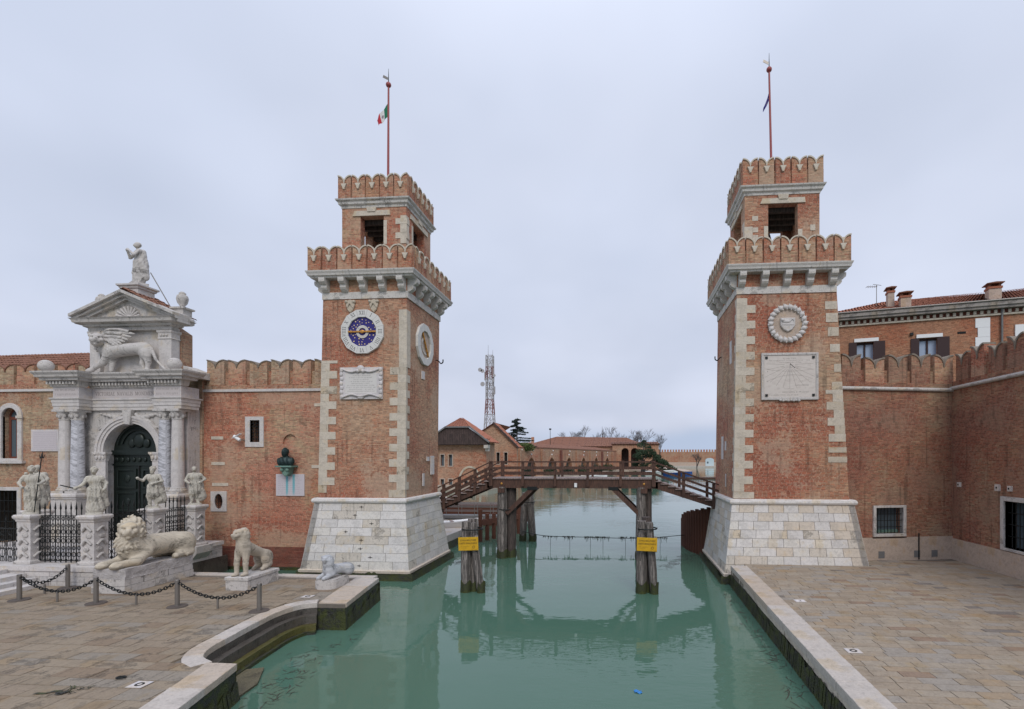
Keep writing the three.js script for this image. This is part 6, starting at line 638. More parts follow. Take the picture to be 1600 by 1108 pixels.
// ------------------------------------------------------------------ footbridge between the towers
{
  const B = thing('wooden_footbridge', 'dark timber footbridge with stairs at both ends spanning the canal', 'bridge'), zn = -31.0, zb = -33.2, DY = 4.95, xa = -8.15, xb = 1.78, L = { x: -12.1, y: 3.05 }, Rr = { x: 5.7, y: 3.5 };
  for (let i = 0; i < 35; i++) part('deck_plank', box(lerp(xa, xb, i / 35) + 0.008, lerp(xa, xb, (i + 1) / 35) - 0.008, DY - 0.07, DY, zb - 0.06, zn + 0.1), MAT.tread, B);
  for (const z of [zn, zb]) { part('main_beam', box(xa - 0.25, xb + 0.25, DY - 0.62, DY - 0.075, z - 0.14, z + 0.02), MAT.wood, B); part('stair_stringer', prism([[L.x, L.y - 0.35], [L.x, L.y - 0.02], [xa - 0.1, DY - 0.1], [xa - 0.1, DY - 0.62]], z - 0.12, z + 0.02), MAT.wood, B); part('stair_stringer', prism([[xb + 0.1, DY - 0.62], [xb + 0.1, DY - 0.1], [Rr.x, Rr.y - 0.02], [Rr.x, Rr.y - 0.4]], z - 0.12, z + 0.02), MAT.wood, B); }
  part('cross_beam', box(-7.7, -7.3, DY - 0.9, DY - 0.63, zb - 0.2, zn + 0.2), MAT.wood, B); part('cross_beam', box(1.0, 1.4, DY - 0.9, DY - 0.63, zb - 0.2, zn + 0.2), MAT.wood, B);
  const stairs = (x0, y0, x1, y1, n) => { for (let i = 0; i < n; i++) { const t = (i + 0.5) / n, x = lerp(x0, x1, t), y = lerp(y0, y1, (i + 1) / (n + 0.2)); part('stair_tread', box(x - 0.24, x + 0.24, y - 0.05, y, zb - 0.06, zn + 0.12), MAT.tread, B); } };
  stairs(xa, DY, L.x, L.y, 10); stairs(xb, DY, Rr.x, Rr.y, 9);
  const post = (x, y, z, h = 1.02, w = 0.085) => part('railing_post', box(x - w, x + w, y - 0.5, y + h, z - 0.07, z + 0.07), MAT.wood, B), rail = (p, q, h, z, w = 0.06, t = 0.11) => part('hand_rail', bar([p[0], p[1] + h, z], [q[0], q[1] + h, z], w, t), MAT.wood, B);
  for (const [z, o, dx] of [[zn + 0.11, 0.1, 0], [zb - 0.13, -0.1, 0.15]]) {
    for (let i = 0; i < 6; i++) post(lerp(xa, xb, i / 5) + dx, DY, z, 1.04, i % 5 ? 0.075 : 0.11);
    const a = [xa, DY], b = [xb, DY], l = [L.x, L.y], r = [Rr.x + 0.2, Rr.y];
    for (const [h, t] of [[0.98, 0.07], [0.6, 0.13], [0.26, 0.13]]) { rail(a, b, h, z + o * 0.9, 0.05, t); rail(l, a, h, z + o * 0.9, 0.05, t); rail(b, r, h, z + o * 0.9, 0.05, t); }
    for (const t of [0.25, 0.5, 0.75, 1]) post(lerp(xa, L.x, t), lerp(DY, L.y, t), z); for (const t of [0.45, 0.9]) post(lerp(xb, Rr.x, t), lerp(DY, Rr.y, t), z, 1.0);
  }
  for (const [x, s] of [[-7.0, 1], [0.75, -1]]) { for (const z of [zn - 0.05, zb]) { part('brace', bar([x - s * 0.2, 2.75, z], [x + s * 1.45, 4.36, z], 0.2, 0.26), MAT.wood, B); part('brace_shoe', box(x + s * 1.1, x + s * 1.7, 4.22, 4.42, z - 0.13, z + 0.13), MAT.iron, B); } }
  part('bridge_lamp', box(-3.0, -2.84, 4.4, 4.65, zn + 0.02, zn + 0.14), MAT.white, B); for (const x of [-7.5, 1.2]) part('brass_star', ball(x, 4.6, zn + 0.05, 0.07, 1, 1, 0.4), MAT.gold, B);
}
// ------------------------------------------------------------------ piles
function pileGeo(x, z, top, r, lx, lz, seed) { const R = rng(seed), g = new THREE.CylinderGeometry(r * 0.9, r, top + 1.2, 14, 10, false); return bend(g.translate(0, (top + 1.2) / 2 - 1.2, 0), (px, y, pz) => { const a = Math.atan2(pz, px), k = 1 + 0.07 * Math.sin(a * 3 + seed) + 0.05 * Math.sin(a * 7 + y * 0.6) + 0.04 * (noise3(px * 6, y * 1.5, pz * 6 + seed) - 0.5) - (y < 0.6 ? 0.1 : 0); return [x + px * k + lx * y, y, z + pz * k + lz * y]; }); }
function pileGroup(label, list, cap) {
  const P = thing('pile_cluster', label, 'piles', 'timber piles in the canal'); list.forEach(([x, z, top, r, lx, lz, dark], i) => { const p = part('pile', pileGeo(x, z, top, r, lx, lz, i + Math.round(x * 7)), dark ? MAT.pileDark : MAT.pile, P); part('wet_foot', (() => { const g = new THREE.CylinderGeometry(r * 1.03, r * 1.04, 0.95, 14, 4); return bend(g, (px, y, pz) => [x + px * (1 + 0.05 * Math.sin(px * 20 + y * 8)), y + (y > 0.4 ? 0.1 * Math.sin(Math.atan2(pz, px) * 3) : 0), z + pz]); })(), MAT.pileWet, p); }); if (cap) { const [x, y, z, rr] = cap; const b = new THREE.TorusGeometry(rr, 0.03, 6, 20); b.rotateX(Math.PI / 2); b.translate(x, y, z); part('binding', b, MAT.iron, P); } return P;
}
pileGroup('three grey timber piles with a yellow sign left of the channel', [[-7.28, -23.15, 3.25, 0.24, 0.015, 0], [-6.98, -23.4, 3.35, 0.24, -0.02, 0], [-6.55, -23.1, 3.2, 0.19, -0.13, 0.0]], [-7.0, 2.9, -23.25, 0.48]);
pileGroup('cluster of grey timber piles with a yellow sign right of the channel', [[0.8, -23.6, 3.3, 0.25, 0.0, 0], [1.1, -23.85, 3.45, 0.22, -0.02, 0, true], [1.38, -23.5, 3.25, 0.19, -0.07, 0.0]], [1.05, 2.95, -23.65, 0.46]);
pileGroup('thick piles carrying the left end of the footbridge deck', [[-7.5, -31.2, 4.4, 0.33, 0.0, 0], [-7.0, -31.5, 4.4, 0.3, 0.0, 0, true], [-7.35, -32.9, 4.4, 0.3, 0.0, 0, true]], [-7.3, 3.0, -31.4, 0.55]);
pileGroup('thick piles carrying the right end of the footbridge deck', [[1.0, -31.2, 4.4, 0.33, 0.01, 0], [1.45, -31.5, 4.4, 0.28, 0, 0, true], [1.2, -32.9, 4.4, 0.3, 0, 0, true]]);
pileGroup('pair of leaning piles bound together in the water beyond the bridge', [[-7.5, -37.6, 3.6, 0.26, 0.05, 0], [-6.75, -37.6, 3.6, 0.28, -0.06, 0]], [-7.1, 2.9, -37.6, 0.5]);
for (const [x, y, z, turn, lb] of [[-7.05, 2.28, -22.78, 0.06, 'yellow warning sign on the left timber piles'], [1.03, 2.3, -23.12, -0.02, 'yellow warning sign on the right timber piles']]) {
  const S = thing('warning_sign', lb, 'sign', 'yellow signs on the piles', [x, y, z], turn); S.rotation.z = 0.03 * Math.sign(-x - 3); part('board', box(-0.45, 0.45, -0.3, 0.3, -0.02, 0.02), MAT.yellow, S);
  part('lettering', sheet(0.88, 0.58, 0, 0, 0.025), print(0.88, 0.58, (c, W, H) => { c.fillStyle = '#c99a12'; c.fillRect(0, 0, W, H); const R = rng(5); for (let i = 0; i < 160; i++) { c.fillStyle = `rgba(${R() > 0.5 ? '220,180,50' : '120,80,10'},0.12)`; c.fillRect(R() * W, R() * H, 10 + R() * 60, 4 + R() * 18); } c.fillStyle = '#4a3a10'; c.textAlign = 'center'; c.textBaseline = 'middle'; c.font = `bold ${H * 0.19}px sans-serif`; c.fillText('ZONA MILITARE', W / 2, H * 0.22, W * 0.86); c.fillText('LIMITE INVALICABILE', W / 2, H * 0.46, W * 0.92); scribble(c, W, W * 0.06, W * 0.52, H * 0.68, H * 0.05, 3, '#4a3a10'); scribble(c, W, W * 0.14, W * 0.42, H * 0.8, H * 0.05, 4, '#4a3a10'); c.beginPath(); c.arc(W * 0.78, H * 0.76, H * 0.09, 0, 7); c.strokeStyle = '#4a3a10'; c.lineWidth = H * 0.03; c.stroke(); }, 384), S, true); part('back_batten', box(0.3, 0.44, -0.34, 0.36, -0.1, -0.02), MAT.pile, S);
}
{ // weed-hung boom line
  const C = thing('boom_line', 'slack cable hung with dark weed across the channel beyond the bridge', 'cable'), R = rng(12), z = -35; part('cable', tube([[-7.2, 0.95, -36], [-5.6, 0.82, z], [-2.5, 0.74, z], [1.2, 0.72, z], [4.4, 0.9, -35.6]], 0.022, 80, 6), MAT.iron, C); const w = []; for (let k = 0; k < 7; k++) { const x = -5.2 + k * 1.25 + R() * 0.5; if (R() > 0.9) continue; part('drop_line', rod([x, 0.76, z], [x, -0.1, z], 0.012), MAT.iron, C); for (let i = 0; i < 26; i++) { const a = x + (R() - 0.5) * 1.0; w.push(rod([a, 0.80, z + (R() - 0.5) * 0.08], [a + (R() - 0.5) * 0.2, 0.72 - R() * R() * 0.4, z], 0.02, 0.006, 5)); } } part('hanging_weed', w, MAT.pileWet, C).userData.kind = 'stuff';
}
{ // rusty curved sheet piling under the right end of the bridge
  const S = thing('sheet_piling', 'curved row of rusty sheet piles under the right end of the bridge', 'sheet piling'); for (let i = 0; i < 17; i++) { const t = i / 16, a = lerp(Math.PI * 1.02, Math.PI * 0.55, t), x = 6.1 + 1.95 * Math.cos(a), z = -36.6 + 4.4 * Math.sin(a) ; part('sheet_pile', rod([x, -1, z], [x, lerp(1.9, 3.15, Math.pow(t, 0.6)) + 0.08 * (i % 2), z], 0.13, 0.13, 6), MAT.rust, S); }
}
// ------------------------------------------------------------------ left bank beyond the tower
struct('inner_quay', slabShape([[-60, -31.4], [-11.9, -31.4], [-11.7, -38], [-13.5, -45], [-20, -60], [-36, -90], [-60, -90]], -1, 0.95), MAT.copingPale);
part('algae_face', slabShape([[-12, -31.3], [-11.87, -31.3], [-11.67, -38], [-13.45, -45.02], [-19.95, -60], [-20.3, -60], [-14, -46]], -1, 0.5), MAT.algae, scene.children.find((c) => c.name === 'inner_quay'));
struct('far_bank', slabShape([[-150, -94.5], [-25.5, -94.5], [-24.6, -112], [-28.5, -118], [-1.5, -218], [2, -219], [26, -196], [27, -230], [20, -335], [-150, -335]], -1, 0.95), MAT.plaster);
{ const G = thing('gangway', 'blue-grey steel gangway with thin railings by the left bank', 'gangway'); part('deck_girder', box(-15.5, -9.6, 1.05, 1.32, -43.2, -42.2), MAT.lead, G); for (const z of [-42.25, -43.15]) { for (const h of [0.35, 0.7, 1.0]) part('rail', rod([-15.4, 1.32 + h, z], [-9.7, 1.32 + h, z], 0.025), MAT.steel, G); for (let i = 0; i < 5; i++) part('stanchion', rod([lerp(-15.3, -9.8, i / 4), 1.3, z], [lerp(-15.3, -9.8, i / 4), 2.34, z], 0.025), MAT.steel, G); } for (const x of [-14.5, -10]) part('support', box(x - 0.15, x + 0.15, -0.6, 1.05, -42.9, -42.5), MAT.lead, G); }
{ const S = thing('rusty_fender_piles', 'row of rusty steel fender piles beside the left sign piles', 'piles'); const R = rng(44); for (let i = 0; i < 7; i++) { const x = -10.55 + i * 0.33, z = -37 - i * 0.7; part('steel_pile', rod([x, -1, z], [x, 1.9 + R() * 0.6, z], 0.16, 0.16, 8), MAT.rust, S); } part('waler', bar([-10.5, 1.4, -36.9], [-8.6, 1.4, -41], 0.14, 0.4), MAT.rust, S); }
{ const W = thing('rusty_barge', 'long low rust-brown barge moored behind the gangway', 'barge', undefined, [-13.5, 0, -47]); part('hull', hexa([[-5, -0.3, 1.2], [4.2, -0.3, 1.2], [4.2, -0.3, -1.2], [-5, -0.3, -1.2]], [[-5.3, 1.75, 1.5], [4.9, 1.75, 1.5], [4.9, 1.75, -1.5], [-5.3, 1.75, -1.5]]), MAT.rust, W); part('gunwale', ringMold(-5.3, 4.9, 1.5, -1.5, [[0, 1.75], [0.06, 1.77], [0.06, 1.87], [0, 1.9]]), MAT.wood, W); }
function boat(label, at, turn, s, m) { const B = thing('small_boat', label, 'boat', 'small boats moored in the basin', at, turn); B.scale.setScalar(s); const st = []; for (let i = 0; i <= 8; i++) { const t = i / 8, w = 0.75 * Math.pow(Math.sin(Math.PI * clamp(0.18 + t * 0.82)), 0.6) * (t > 0.97 ? 0.05 : 1); st.push([lerp(-2.3, 2.6, t), Math.max(w, 0.02), 0.55 + 0.25 * t * t]); } const q = []; for (let i = 0; i < 8; i++) { const [x, w, y] = st[i], [X, W, Y] = st[i + 1]; for (const s2 of [1, -1]) { q.push([[x, y, s2 * w], [X, Y, s2 * W], [X, -0.15, s2 * W * 0.5], [x, -0.15, s2 * w * 0.5]]); } q.push([[x, y - 0.12, w], [X, Y - 0.12, W], [X, Y - 0.12, -W], [x, y - 0.12, -w]]); } q.push([[-2.3, -0.15, 0.3], [-2.3, -0.15, -0.3], [-2.3, 0.55, -st[0][1]], [-2.3, 0.55, st[0][1]]]); part('hull', faces(q), m, B); part('thwart', box(-0.9, -0.6, 0.55, 0.6, -0.6, 0.6), MAT.tread, B); part('motor', box(-2.6, -2.3, 0.2, 0.95, -0.14, 0.14), MAT.iron, B); return B; }
const blueM = std({ color: lin(0.02, 0.07, 0.25), roughness: 0.5 });
boat('small white boat tied to the left bank behind the clock tower', [-12.5, 1.0, -38], 0.5, 0.7, MAT.white); boat('white open boat moored before the far arcade', [-9, 0, -150], 0.2, 1.6, MAT.white); boat('blue boat moored near the right stair of the bridge', [17.5, 0, -172], 0.15, 2.0, blueM); boat('long white launch moored below the dark pine', [13, 0, -184], 0.1, 2.4, MAT.white); boat('grey boat moored at the far arcade beside the hedges', [-14, 0, -140], 0.3, 1.6, MAT.copingPale);
// ------------------------------------------------------------------ floating weed and scraps
{
  const R = rng(90), weedM = std({ color: lin(0.040, 0.030, 0.020), roughness: 0.6 }); const patch = (label, pts, n, spread, len) => { const g = []; for (let i = 0; i < n; i++) { const t = R() * (pts.length - 1), k = Math.floor(t), f = t - k, x = lerp(pts[k][0], pts[k + 1][0], f) + (R() + R() - 1) * spread, z = lerp(pts[k][1], pts[k + 1][1], f) + (R() + R() - 1) * spread, a = R() * 6.28, l = len * (0.4 + R()), w = 0.004 + 0.011 * R(), c = Math.cos(a), s = Math.sin(a), b = 0.25 * (R() - 0.5) * l; const P = (u, v) => [x + c * u * l - s * (v + b * u * u * 4), 0.006 + 0.004 * ((i % 5) / 5), z + s * u * l + c * (v + b * u * u * 4)]; g.push(faces([[P(-0.5, -w * 0.3), P(0, -w), P(0, w), P(-0.5, w * 0.3)].reverse(), [P(0, -w), P(0.5, -w * 0.2), P(0.5, w * 0.2), P(0, w)].reverse()])); } const m = part('floating_weed', g, weedM, scene); m.userData.kind = 'stuff'; tag(m, label, 'weed'); };
  patch('brown weed floating along the stepped left quay', [[-9.3, -17.2], [-9.9, -15.6], [-9.6, -14.4], [-9.2, -13.2], [-8.9, -11.2]], 110, 0.8, 0.3); patch('reddish weed fringing the right quay wall', [[4.75, -24], [4.6, -19], [4.5, -14], [4.4, -10]], 150, 0.35, 0.4); patch('thin weed drifting beside the sundial tower base', [[2.2, -29], [3.4, -31], [4.2, -33]], 120, 0.7, 0.5); patch('weed drifting by the clock tower corner', [[-9.9, -29], [-9.3, -31.5]], 90, 0.4, 0.4);
  const s = bend(new THREE.PlaneGeometry(0.2, 0.16, 5, 4).rotateX(-Math.PI / 2), (x, y, z) => [x + 0.02 * Math.sin(z * 50), 0.015 + 0.012 * Math.sin(x * 40 + z * 30), z + 0.03 * Math.sin(x * 30)]); const b = part('plastic_scrap', s, std({ color: lin(0.02, 0.19, 0.5), roughness: 0.4, side: THREE.DoubleSide })); b.position.set(0.37, 0, -13.6); tag(b, 'bright blue plastic scrap floating on the green water', 'litter');
}

// ------------------------------------------------------------------ buildings and trees beyond the bridge
const shed = (...a) => { const o = thing(...a); o.scale.setScalar(1.6); return o; };   // the large naval sheds and the trees round them
{ // long brick boathouse wall with pointed arches
  const L = 66.66, W = shed('arcaded_boathouse', 'long brick boathouse with a row of pointed arches beyond the bridge', 'building', undefined, [-31.36, -3.72, -119.52], 1.3037);
  const pa = (c, w, y0, ys, yt) => [[c - w, y0], [c + w, y0], [c + w, ys], [c + w * 0.78, lerp(ys, yt, 0.5)], [c + w * 0.4, lerp(ys, yt, 0.84)], [c, yt], [c - w * 0.4, lerp(ys, yt, 0.84)], [c - w * 0.78, lerp(ys, yt, 0.5)], [c - w, ys]], cs = Array.from({ length: 7 }, (_, i) => 4.6 + i * 8.9);
  part('wall', prism(rect(0, L, 0.5, 7.9), -0.9, 0, cs.map((c) => pa(c, 1.9, 0.9, 3.9, 6.2).reverse())), MAT.brickFar, W);
  cs.forEach((c, i) => { const A = part('arch_ring', prism([...pa(c, 2.25, 0.95, 3.95, 6.75).slice(1), pa(c, 2.25, 0.95, 3.95, 6.75)[0], [c - 1.9, 0.95], ...pa(c, 1.9, 0.95, 3.9, 6.25).slice(1).reverse()], 0, 0.08), MAT.brickWall, W); part('arch_infill', prism(pa(c, 1.95, 0.7, 3.9, 6.25), -0.8, -0.7), MAT.greenDoor, A); part('fanlight', [box(c - 1.9, c + 1.9, 3.85, 4.0, -0.7, -0.6), ...[-1.2, -0.4, 0.4, 1.2].map((q) => box(c + q - 0.05, c + q + 0.05, 3.9, 5.6, -0.7, -0.62))], MAT.lead, A); part('arch_stone', ball(c, 6.75, 0.06, 0.14), MAT.white, A); });
  for (let i = 0; i < 8; i++) { part('pier', box(0.1 + i * 8.9 - 0.35, 0.1 + i * 8.9 + 0.35, 0.5, 7.7, 0, 0.3), i % 3 ? MAT.brickFar : MAT.brickDark, W); }
  for (let i = 0; i < 15; i++) part('wall_boss', ball(1 + i * 4.4, 7.5, 0.05, 0.13), MAT.white, W); part('coping', box(0, L, 7.9, 8.02, -0.95, 0.1), MAT.tileFar, W);
  tileRoof(W, [0, 8.0, -1.0], [L, 8.0, -1.0], [L, 8.9, -6], [0, 8.9, -6], MAT.tileFar, { col: 0.6, row: 0.9, amp: 0.1 });
}
function leafCloud(parent, name, blobs, n, leaf, mat, seed) { const R = rng(seed), pos = [], nor = []; for (let i = 0; i < n; i++) { const b = blobs[Math.floor(R() * blobs.length)]; let x, y, z; do { x = R() * 2 - 1; y = R() * 2 - 1; z = R() * 2 - 1; } while (x * x + y * y + z * z > 1); const s = Math.pow(x * x + y * y + z * z, -0.2); const c = [b[0] + x * s * b[3], b[1] + y * s * b[4], b[2] + z * s * (b[5] ?? b[3])], u = new THREE.Vector3(R() - 0.5, R() - 0.5, R() - 0.5).normalize(), v = new THREE.Vector3(R() - 0.5, R() - 0.5, R() - 0.5).cross(u).normalize(), k = leaf * (0.6 + 0.8 * R()), w = u.clone().cross(v); for (const [p, q] of [[-1, -0.4], [1, 0], [-0.2, 0.6]]) { pos.push(c[0] + (u.x * p + v.x * q) * k, c[1] + (u.y * p + v.y * q) * k, c[2] + (u.z * p + v.z * q) * k); nor.push(w.x, w.y, w.z); } } const g = new THREE.BufferGeometry(); g.setAttribute('position', new THREE.Float32BufferAttribute(pos, 3)); g.setAttribute('normal', new THREE.Float32BufferAttribute(nor, 3)); g.setAttribute('uv', new THREE.Float32BufferAttribute(new Float32Array(pos.length / 3 * 2), 2)); return part(name, g, mat, parent, true); }
const leafM = (r, g, b) => std({ color: lin(r, g, b), roughness: 0.9, side: THREE.DoubleSide }), GREEN = leafM(0.035, 0.06, 0.028), DEEP = leafM(0.022, 0.038, 0.022), CEDAR = leafM(0.026, 0.042, 0.034), LIGHT = leafM(0.08, 0.115, 0.03), twigM = std({ color: lin(0.09, 0.075, 0.07), roughness: 0.95 });
[[-27.5, -135, 2.0], [-23.7, -149, 2.3], [-20.2, -162, 2.6], [-16.0, -176, 2.3], [-11.7, -189, 2.4], [-8, -203, 3.2]].forEach(([x, z, s], i) => { const H = thing('hedge_bush', ['rounded hedge before the nearest pointed arch', 'rounded hedge before the second pointed arch', 'rounded hedge before the third pointed arch', 'rounded hedge before the fourth pointed arch', 'rounded hedge before the fifth pointed arch', 'broad hedge before the farthest pointed arch'][i], 'bush', 'hedges before the arcade', [x + 1.5, 0.95, z]); leafCloud(H, 'foliage', [[0, 1.2, 0, s, 1.4], [0.6, 0.9, 0.3, s, 1.1]], 900, 0.26, i % 2 ? GREEN : DEEP, 700 + i); part('stem', rod([0, 0, 0], [0, 1.2, 0], 0.12), MAT.wood, H); });
{ // near gabled boathouse with timber front, and the gable behind it
  const H = shed('timber_gabled_boathouse', 'brick boathouse with dark timber gable just right of the clock tower', 'building', undefined, [-31.52, -3.72, -96.00]), w = 3.2;
  const slit = (x, y, h) => rect(x - 0.22, x + 0.22, y, y + h); const holes = [slit(-2.05, 5.2, 1.35), slit(-1.05, 5.2, 1.35), slit(-2.05, 2.3, 1.3), slit(-1.05, 2.3, 1.3), slit(0.85, 1.9, 1.5), slit(1.75, 1.9, 1.5)];
  part('wall', prism(rect(-w, w + 0.1, 0.9, 8.0), -0.6, 0, holes.map((h) => h.slice().reverse())), MAT.brickFar, H); holes.forEach((h) => { const x = (h[0][0] + h[1][0]) / 2, y = h[0][1], t = h[2][1]; const f = part('slit_window', prism(rect(x - 0.32, x + 0.32, y - 0.1, t + 0.1), 0, 0.05, [h.slice().reverse()]), MAT.plaster, H); part('pane', box(x - 0.22, x + 0.22, y, t, -0.4, -0.36), MAT.glass, f); }); part('arch_ring', prism([...arc(1.3, 3.1, 1.45, 0.0, Math.PI, 18, 2.1), ...arc(1.3, 3.1, 1.2, Math.PI, 0, 18, 1.85)], 0, 0.08), MAT.quoinB, H); part('side_wall', box(w - 0.4, w + 0.1, 0.9, 8.0, -4, -0.61), MAT.brickFar, H);
  for (let i = 0; i < 26; i++) { const x = -3.5 + i * 0.275, top = (q) => 8.05 + Math.min(1.75, (1 - Math.abs(q - 0.1) / 3.7) * 2.6); part('timber_board', prism([[x + 0.01, 7.75], [x + 0.265, 7.75], [x + 0.265, top(x + 0.265)], [x + 0.01, top(x)]], 0.9, 0.97), MAT.timberWall, H); } part('timber_back', box(-3.4, 3.6, 7.7, 8.4, -0.5, 0.9), MAT.timberWall, H);
  for (const x of [-3.5, 3.5]) part('stone_corbel', [box(x - 0.25, x + 0.25, 7.3, 7.7, -0.1, 0.9), box(x - 0.2, x + 0.2, 6.95, 7.3, -0.1, 0.45)], MAT.copingPale, H);
  tileRoof(H, [-1.3, 9.8, 1.2], [1.6, 9.8, 1.2], [-1.1, 11.3, -5], [-1.5, 11.3, -5], MAT.tile, { col: 0.4, row: 0.6 }); tileRoof(H, [3.95, 8.0, 1.2], [3.95, 8.0, -4.2], [-1.1, 11.3, -5], [1.6, 9.8, 1.2], MAT.tile, { col: 0.4, row: 0.6 }); tileRoof(H, [-4.2, 8.0, -5], [-4.0, 8.0, 1.2], [-1.3, 9.8, 1.2], [-1.5, 11.3, -5], MAT.tile, { col: 0.4, row: 0.6 });
  for (const [p, q] of [[[1.6, 9.8], [3.95, 8.0]], [[-1.3, 9.8], [-3.95, 8.0]], [[-1.35, 9.8], [1.65, 9.8]]]) part('barge_board', bar([p[0], p[1], 1.05], [q[0], q[1], 1.05], 0.3, 0.16), MAT.lead, H);
  const S = shed('gabled_boathouse', 'plain brick gable with two slit windows behind the timber gabled one', 'building', undefined, [-30.24, -3.72, -112.00]); const hs = [slit(1.45, 5.3, 1.6), slit(2.55, 5.3, 1.6)]; part('wall', prism([[-3, 0.9], [4.1, 0.9], [4.1, 7.7], [0.9, 10.9], [-3, 8.5]], -0.6, 0, hs.map((h) => h.slice().reverse())), MAT.brickFar, S); hs.forEach((h) => { const x = (h[0][0] + h[1][0]) / 2; const f = part('slit_window', prism(rect(x - 0.3, x + 0.3, 5.2, 7.0), 0, 0.05, [h.slice().reverse()]), MAT.plaster, S); part('pane', box(x - 0.22, x + 0.22, 5.3, 6.9, -0.4, -0.36), MAT.dark, f); }); part('verge', bar([0.8, 11.05, 0.1], [4.4, 7.55, 0.1], 0.5, 0.2), MAT.timberWall, S); tileRoof(S, [4.4, 7.6, 0.3], [4.4, 7.6, -2.5], [0.9, 11, -2.5], [0.9, 11, 0.3], MAT.tile, { col: 0.5, row: 0.7 }); tileRoof(S, [-3.2, 8.4, -10], [-3.2, 8.4, 0.3], [0.9, 11, 0.3], [0.9, 11, -10], MAT.tile, { col: 0.5, row: 0.7 });
}
{ // big two-arched shed and roofs behind the arcade
  const S = shed('arched_boat_shed', 'tall brick shed with two round arches at the end of the arcade', 'building', undefined, [-4.16, -3.72, -224.00]), h = [[1.9, 3.9], [4.5, 6.5]].map(([p, q]) => [[p, 0.9], [q, 0.9], [q, 7.8], ...arc((p + q) / 2, 7.8, (q - p) / 2, 0, Math.PI, 12).slice(1)]);
  part('wall', prism(rect(-0.6, 12, 0.5, 9.8), -1, 0, h.map((q) => q.slice().reverse())), MAT.brickFar, S); h.forEach((q) => part('arch_interior', prism(q, -4, -3.8), MAT.timberWall, S)); part('side_wall', box(-0.6, 0.2, 0.5, 9.8, -30, -1.01), MAT.brickFar, S); tileRoof(S, [-1, 9.8, 0.4], [12.4, 9.8, 0.4], [12.4, 10.7, -9], [-1, 10.7, -9], MAT.tileFar, { col: 0.8, row: 1.2, amp: 0.12 });
  const B = shed('long_tiled_shed', 'long shed with weathered red roof behind the arcade', 'building', undefined, [-48.00, -3.72, -240.00]); part('wall', box(0, 36, 0.9, 9.6, -14, 0), MAT.brickFar, B); tileRoof(B, [-0.5, 9.4, 0.5], [37, 9.4, 0.5], [31, 12.2, -8], [9, 12.6, -8], MAT.tileFar, { col: 0.8, row: 1.2, amp: 0.12 }); part('hip', faces([[[37, 9.4, 0.5], [37, 9.4, -16], [31, 12.2, -8]]]), MAT.tileOld, B); for (const x of [-4, 2]) { const c = part('chimney', box(x, x + 0.8, 9, 12.4, -4, -3.2), MAT.brickWall, B); } part('low_roof', hexa([[-8, 9, 0], [2, 9, 0], [2, 9, -8], [-8, 9, -8]], [[-8, 10.6, -3], [2, 10.8, -3], [2, 10.8, -6], [-8, 10.6, -6]]), MAT.tileFar, B);
}
{ // far crenellated wall with boathouse door
  const W = thing('far_crenellated_wall', 'distant crenellated brick wall across the basin', 'wall', undefined, [30, 0, -330]); part('wall', box(-14, 90, 3.2, 9.8, -1, 0), MAT.brickFar, W); part('wall_foot', box(-14, 90, 0.0, 3.2, -1, 0.15), MAT.plaster, W); for (let i = 0; i < 34; i++) part('merlon', box(-13 + i * 1.75, -12 + i * 1.75, 9.8, 11.3, -0.8, -0.1), MAT.brickWall, W); part('quay_edge', box(-14, 90, -0.5, 0.9, 0.15, 3), MAT.copingPale, W); const D = part('boathouse_door', prism([[21.5, 0.9], [26.8, 0.9], [26.8, 4.6], ...arc(24.15, 4.6, 2.65, 0, Math.PI, 12, 1.3).slice(1)], 0.15, 0.4), std({ color: lin(0.5, 0.6, 0.64), roughness: 0.5 }), W); part('door_window', box(22.4, 23.4, 2.4, 3.6, 0.4, 0.45), MAT.glass, D); }
{ const P = thing('pontoon', 'dark floating pontoon in the far basin near the sundial tower', 'pontoon', undefined, [22, 0, -150]); part('float', box(-4, 14, -0.2, 0.5, -1.5, 1.5), MAT.wood, P); part('ramp', hexa([[3, 0.5, 20], [5, 0.5, 20], [6.5, 0.5, 1], [4.5, 0.5, 1]], [[3, 1.2, 20], [5, 1.2, 20], [6.5, 0.8, 1], [4.5, 0.8, 1]]), MAT.wood, P); }
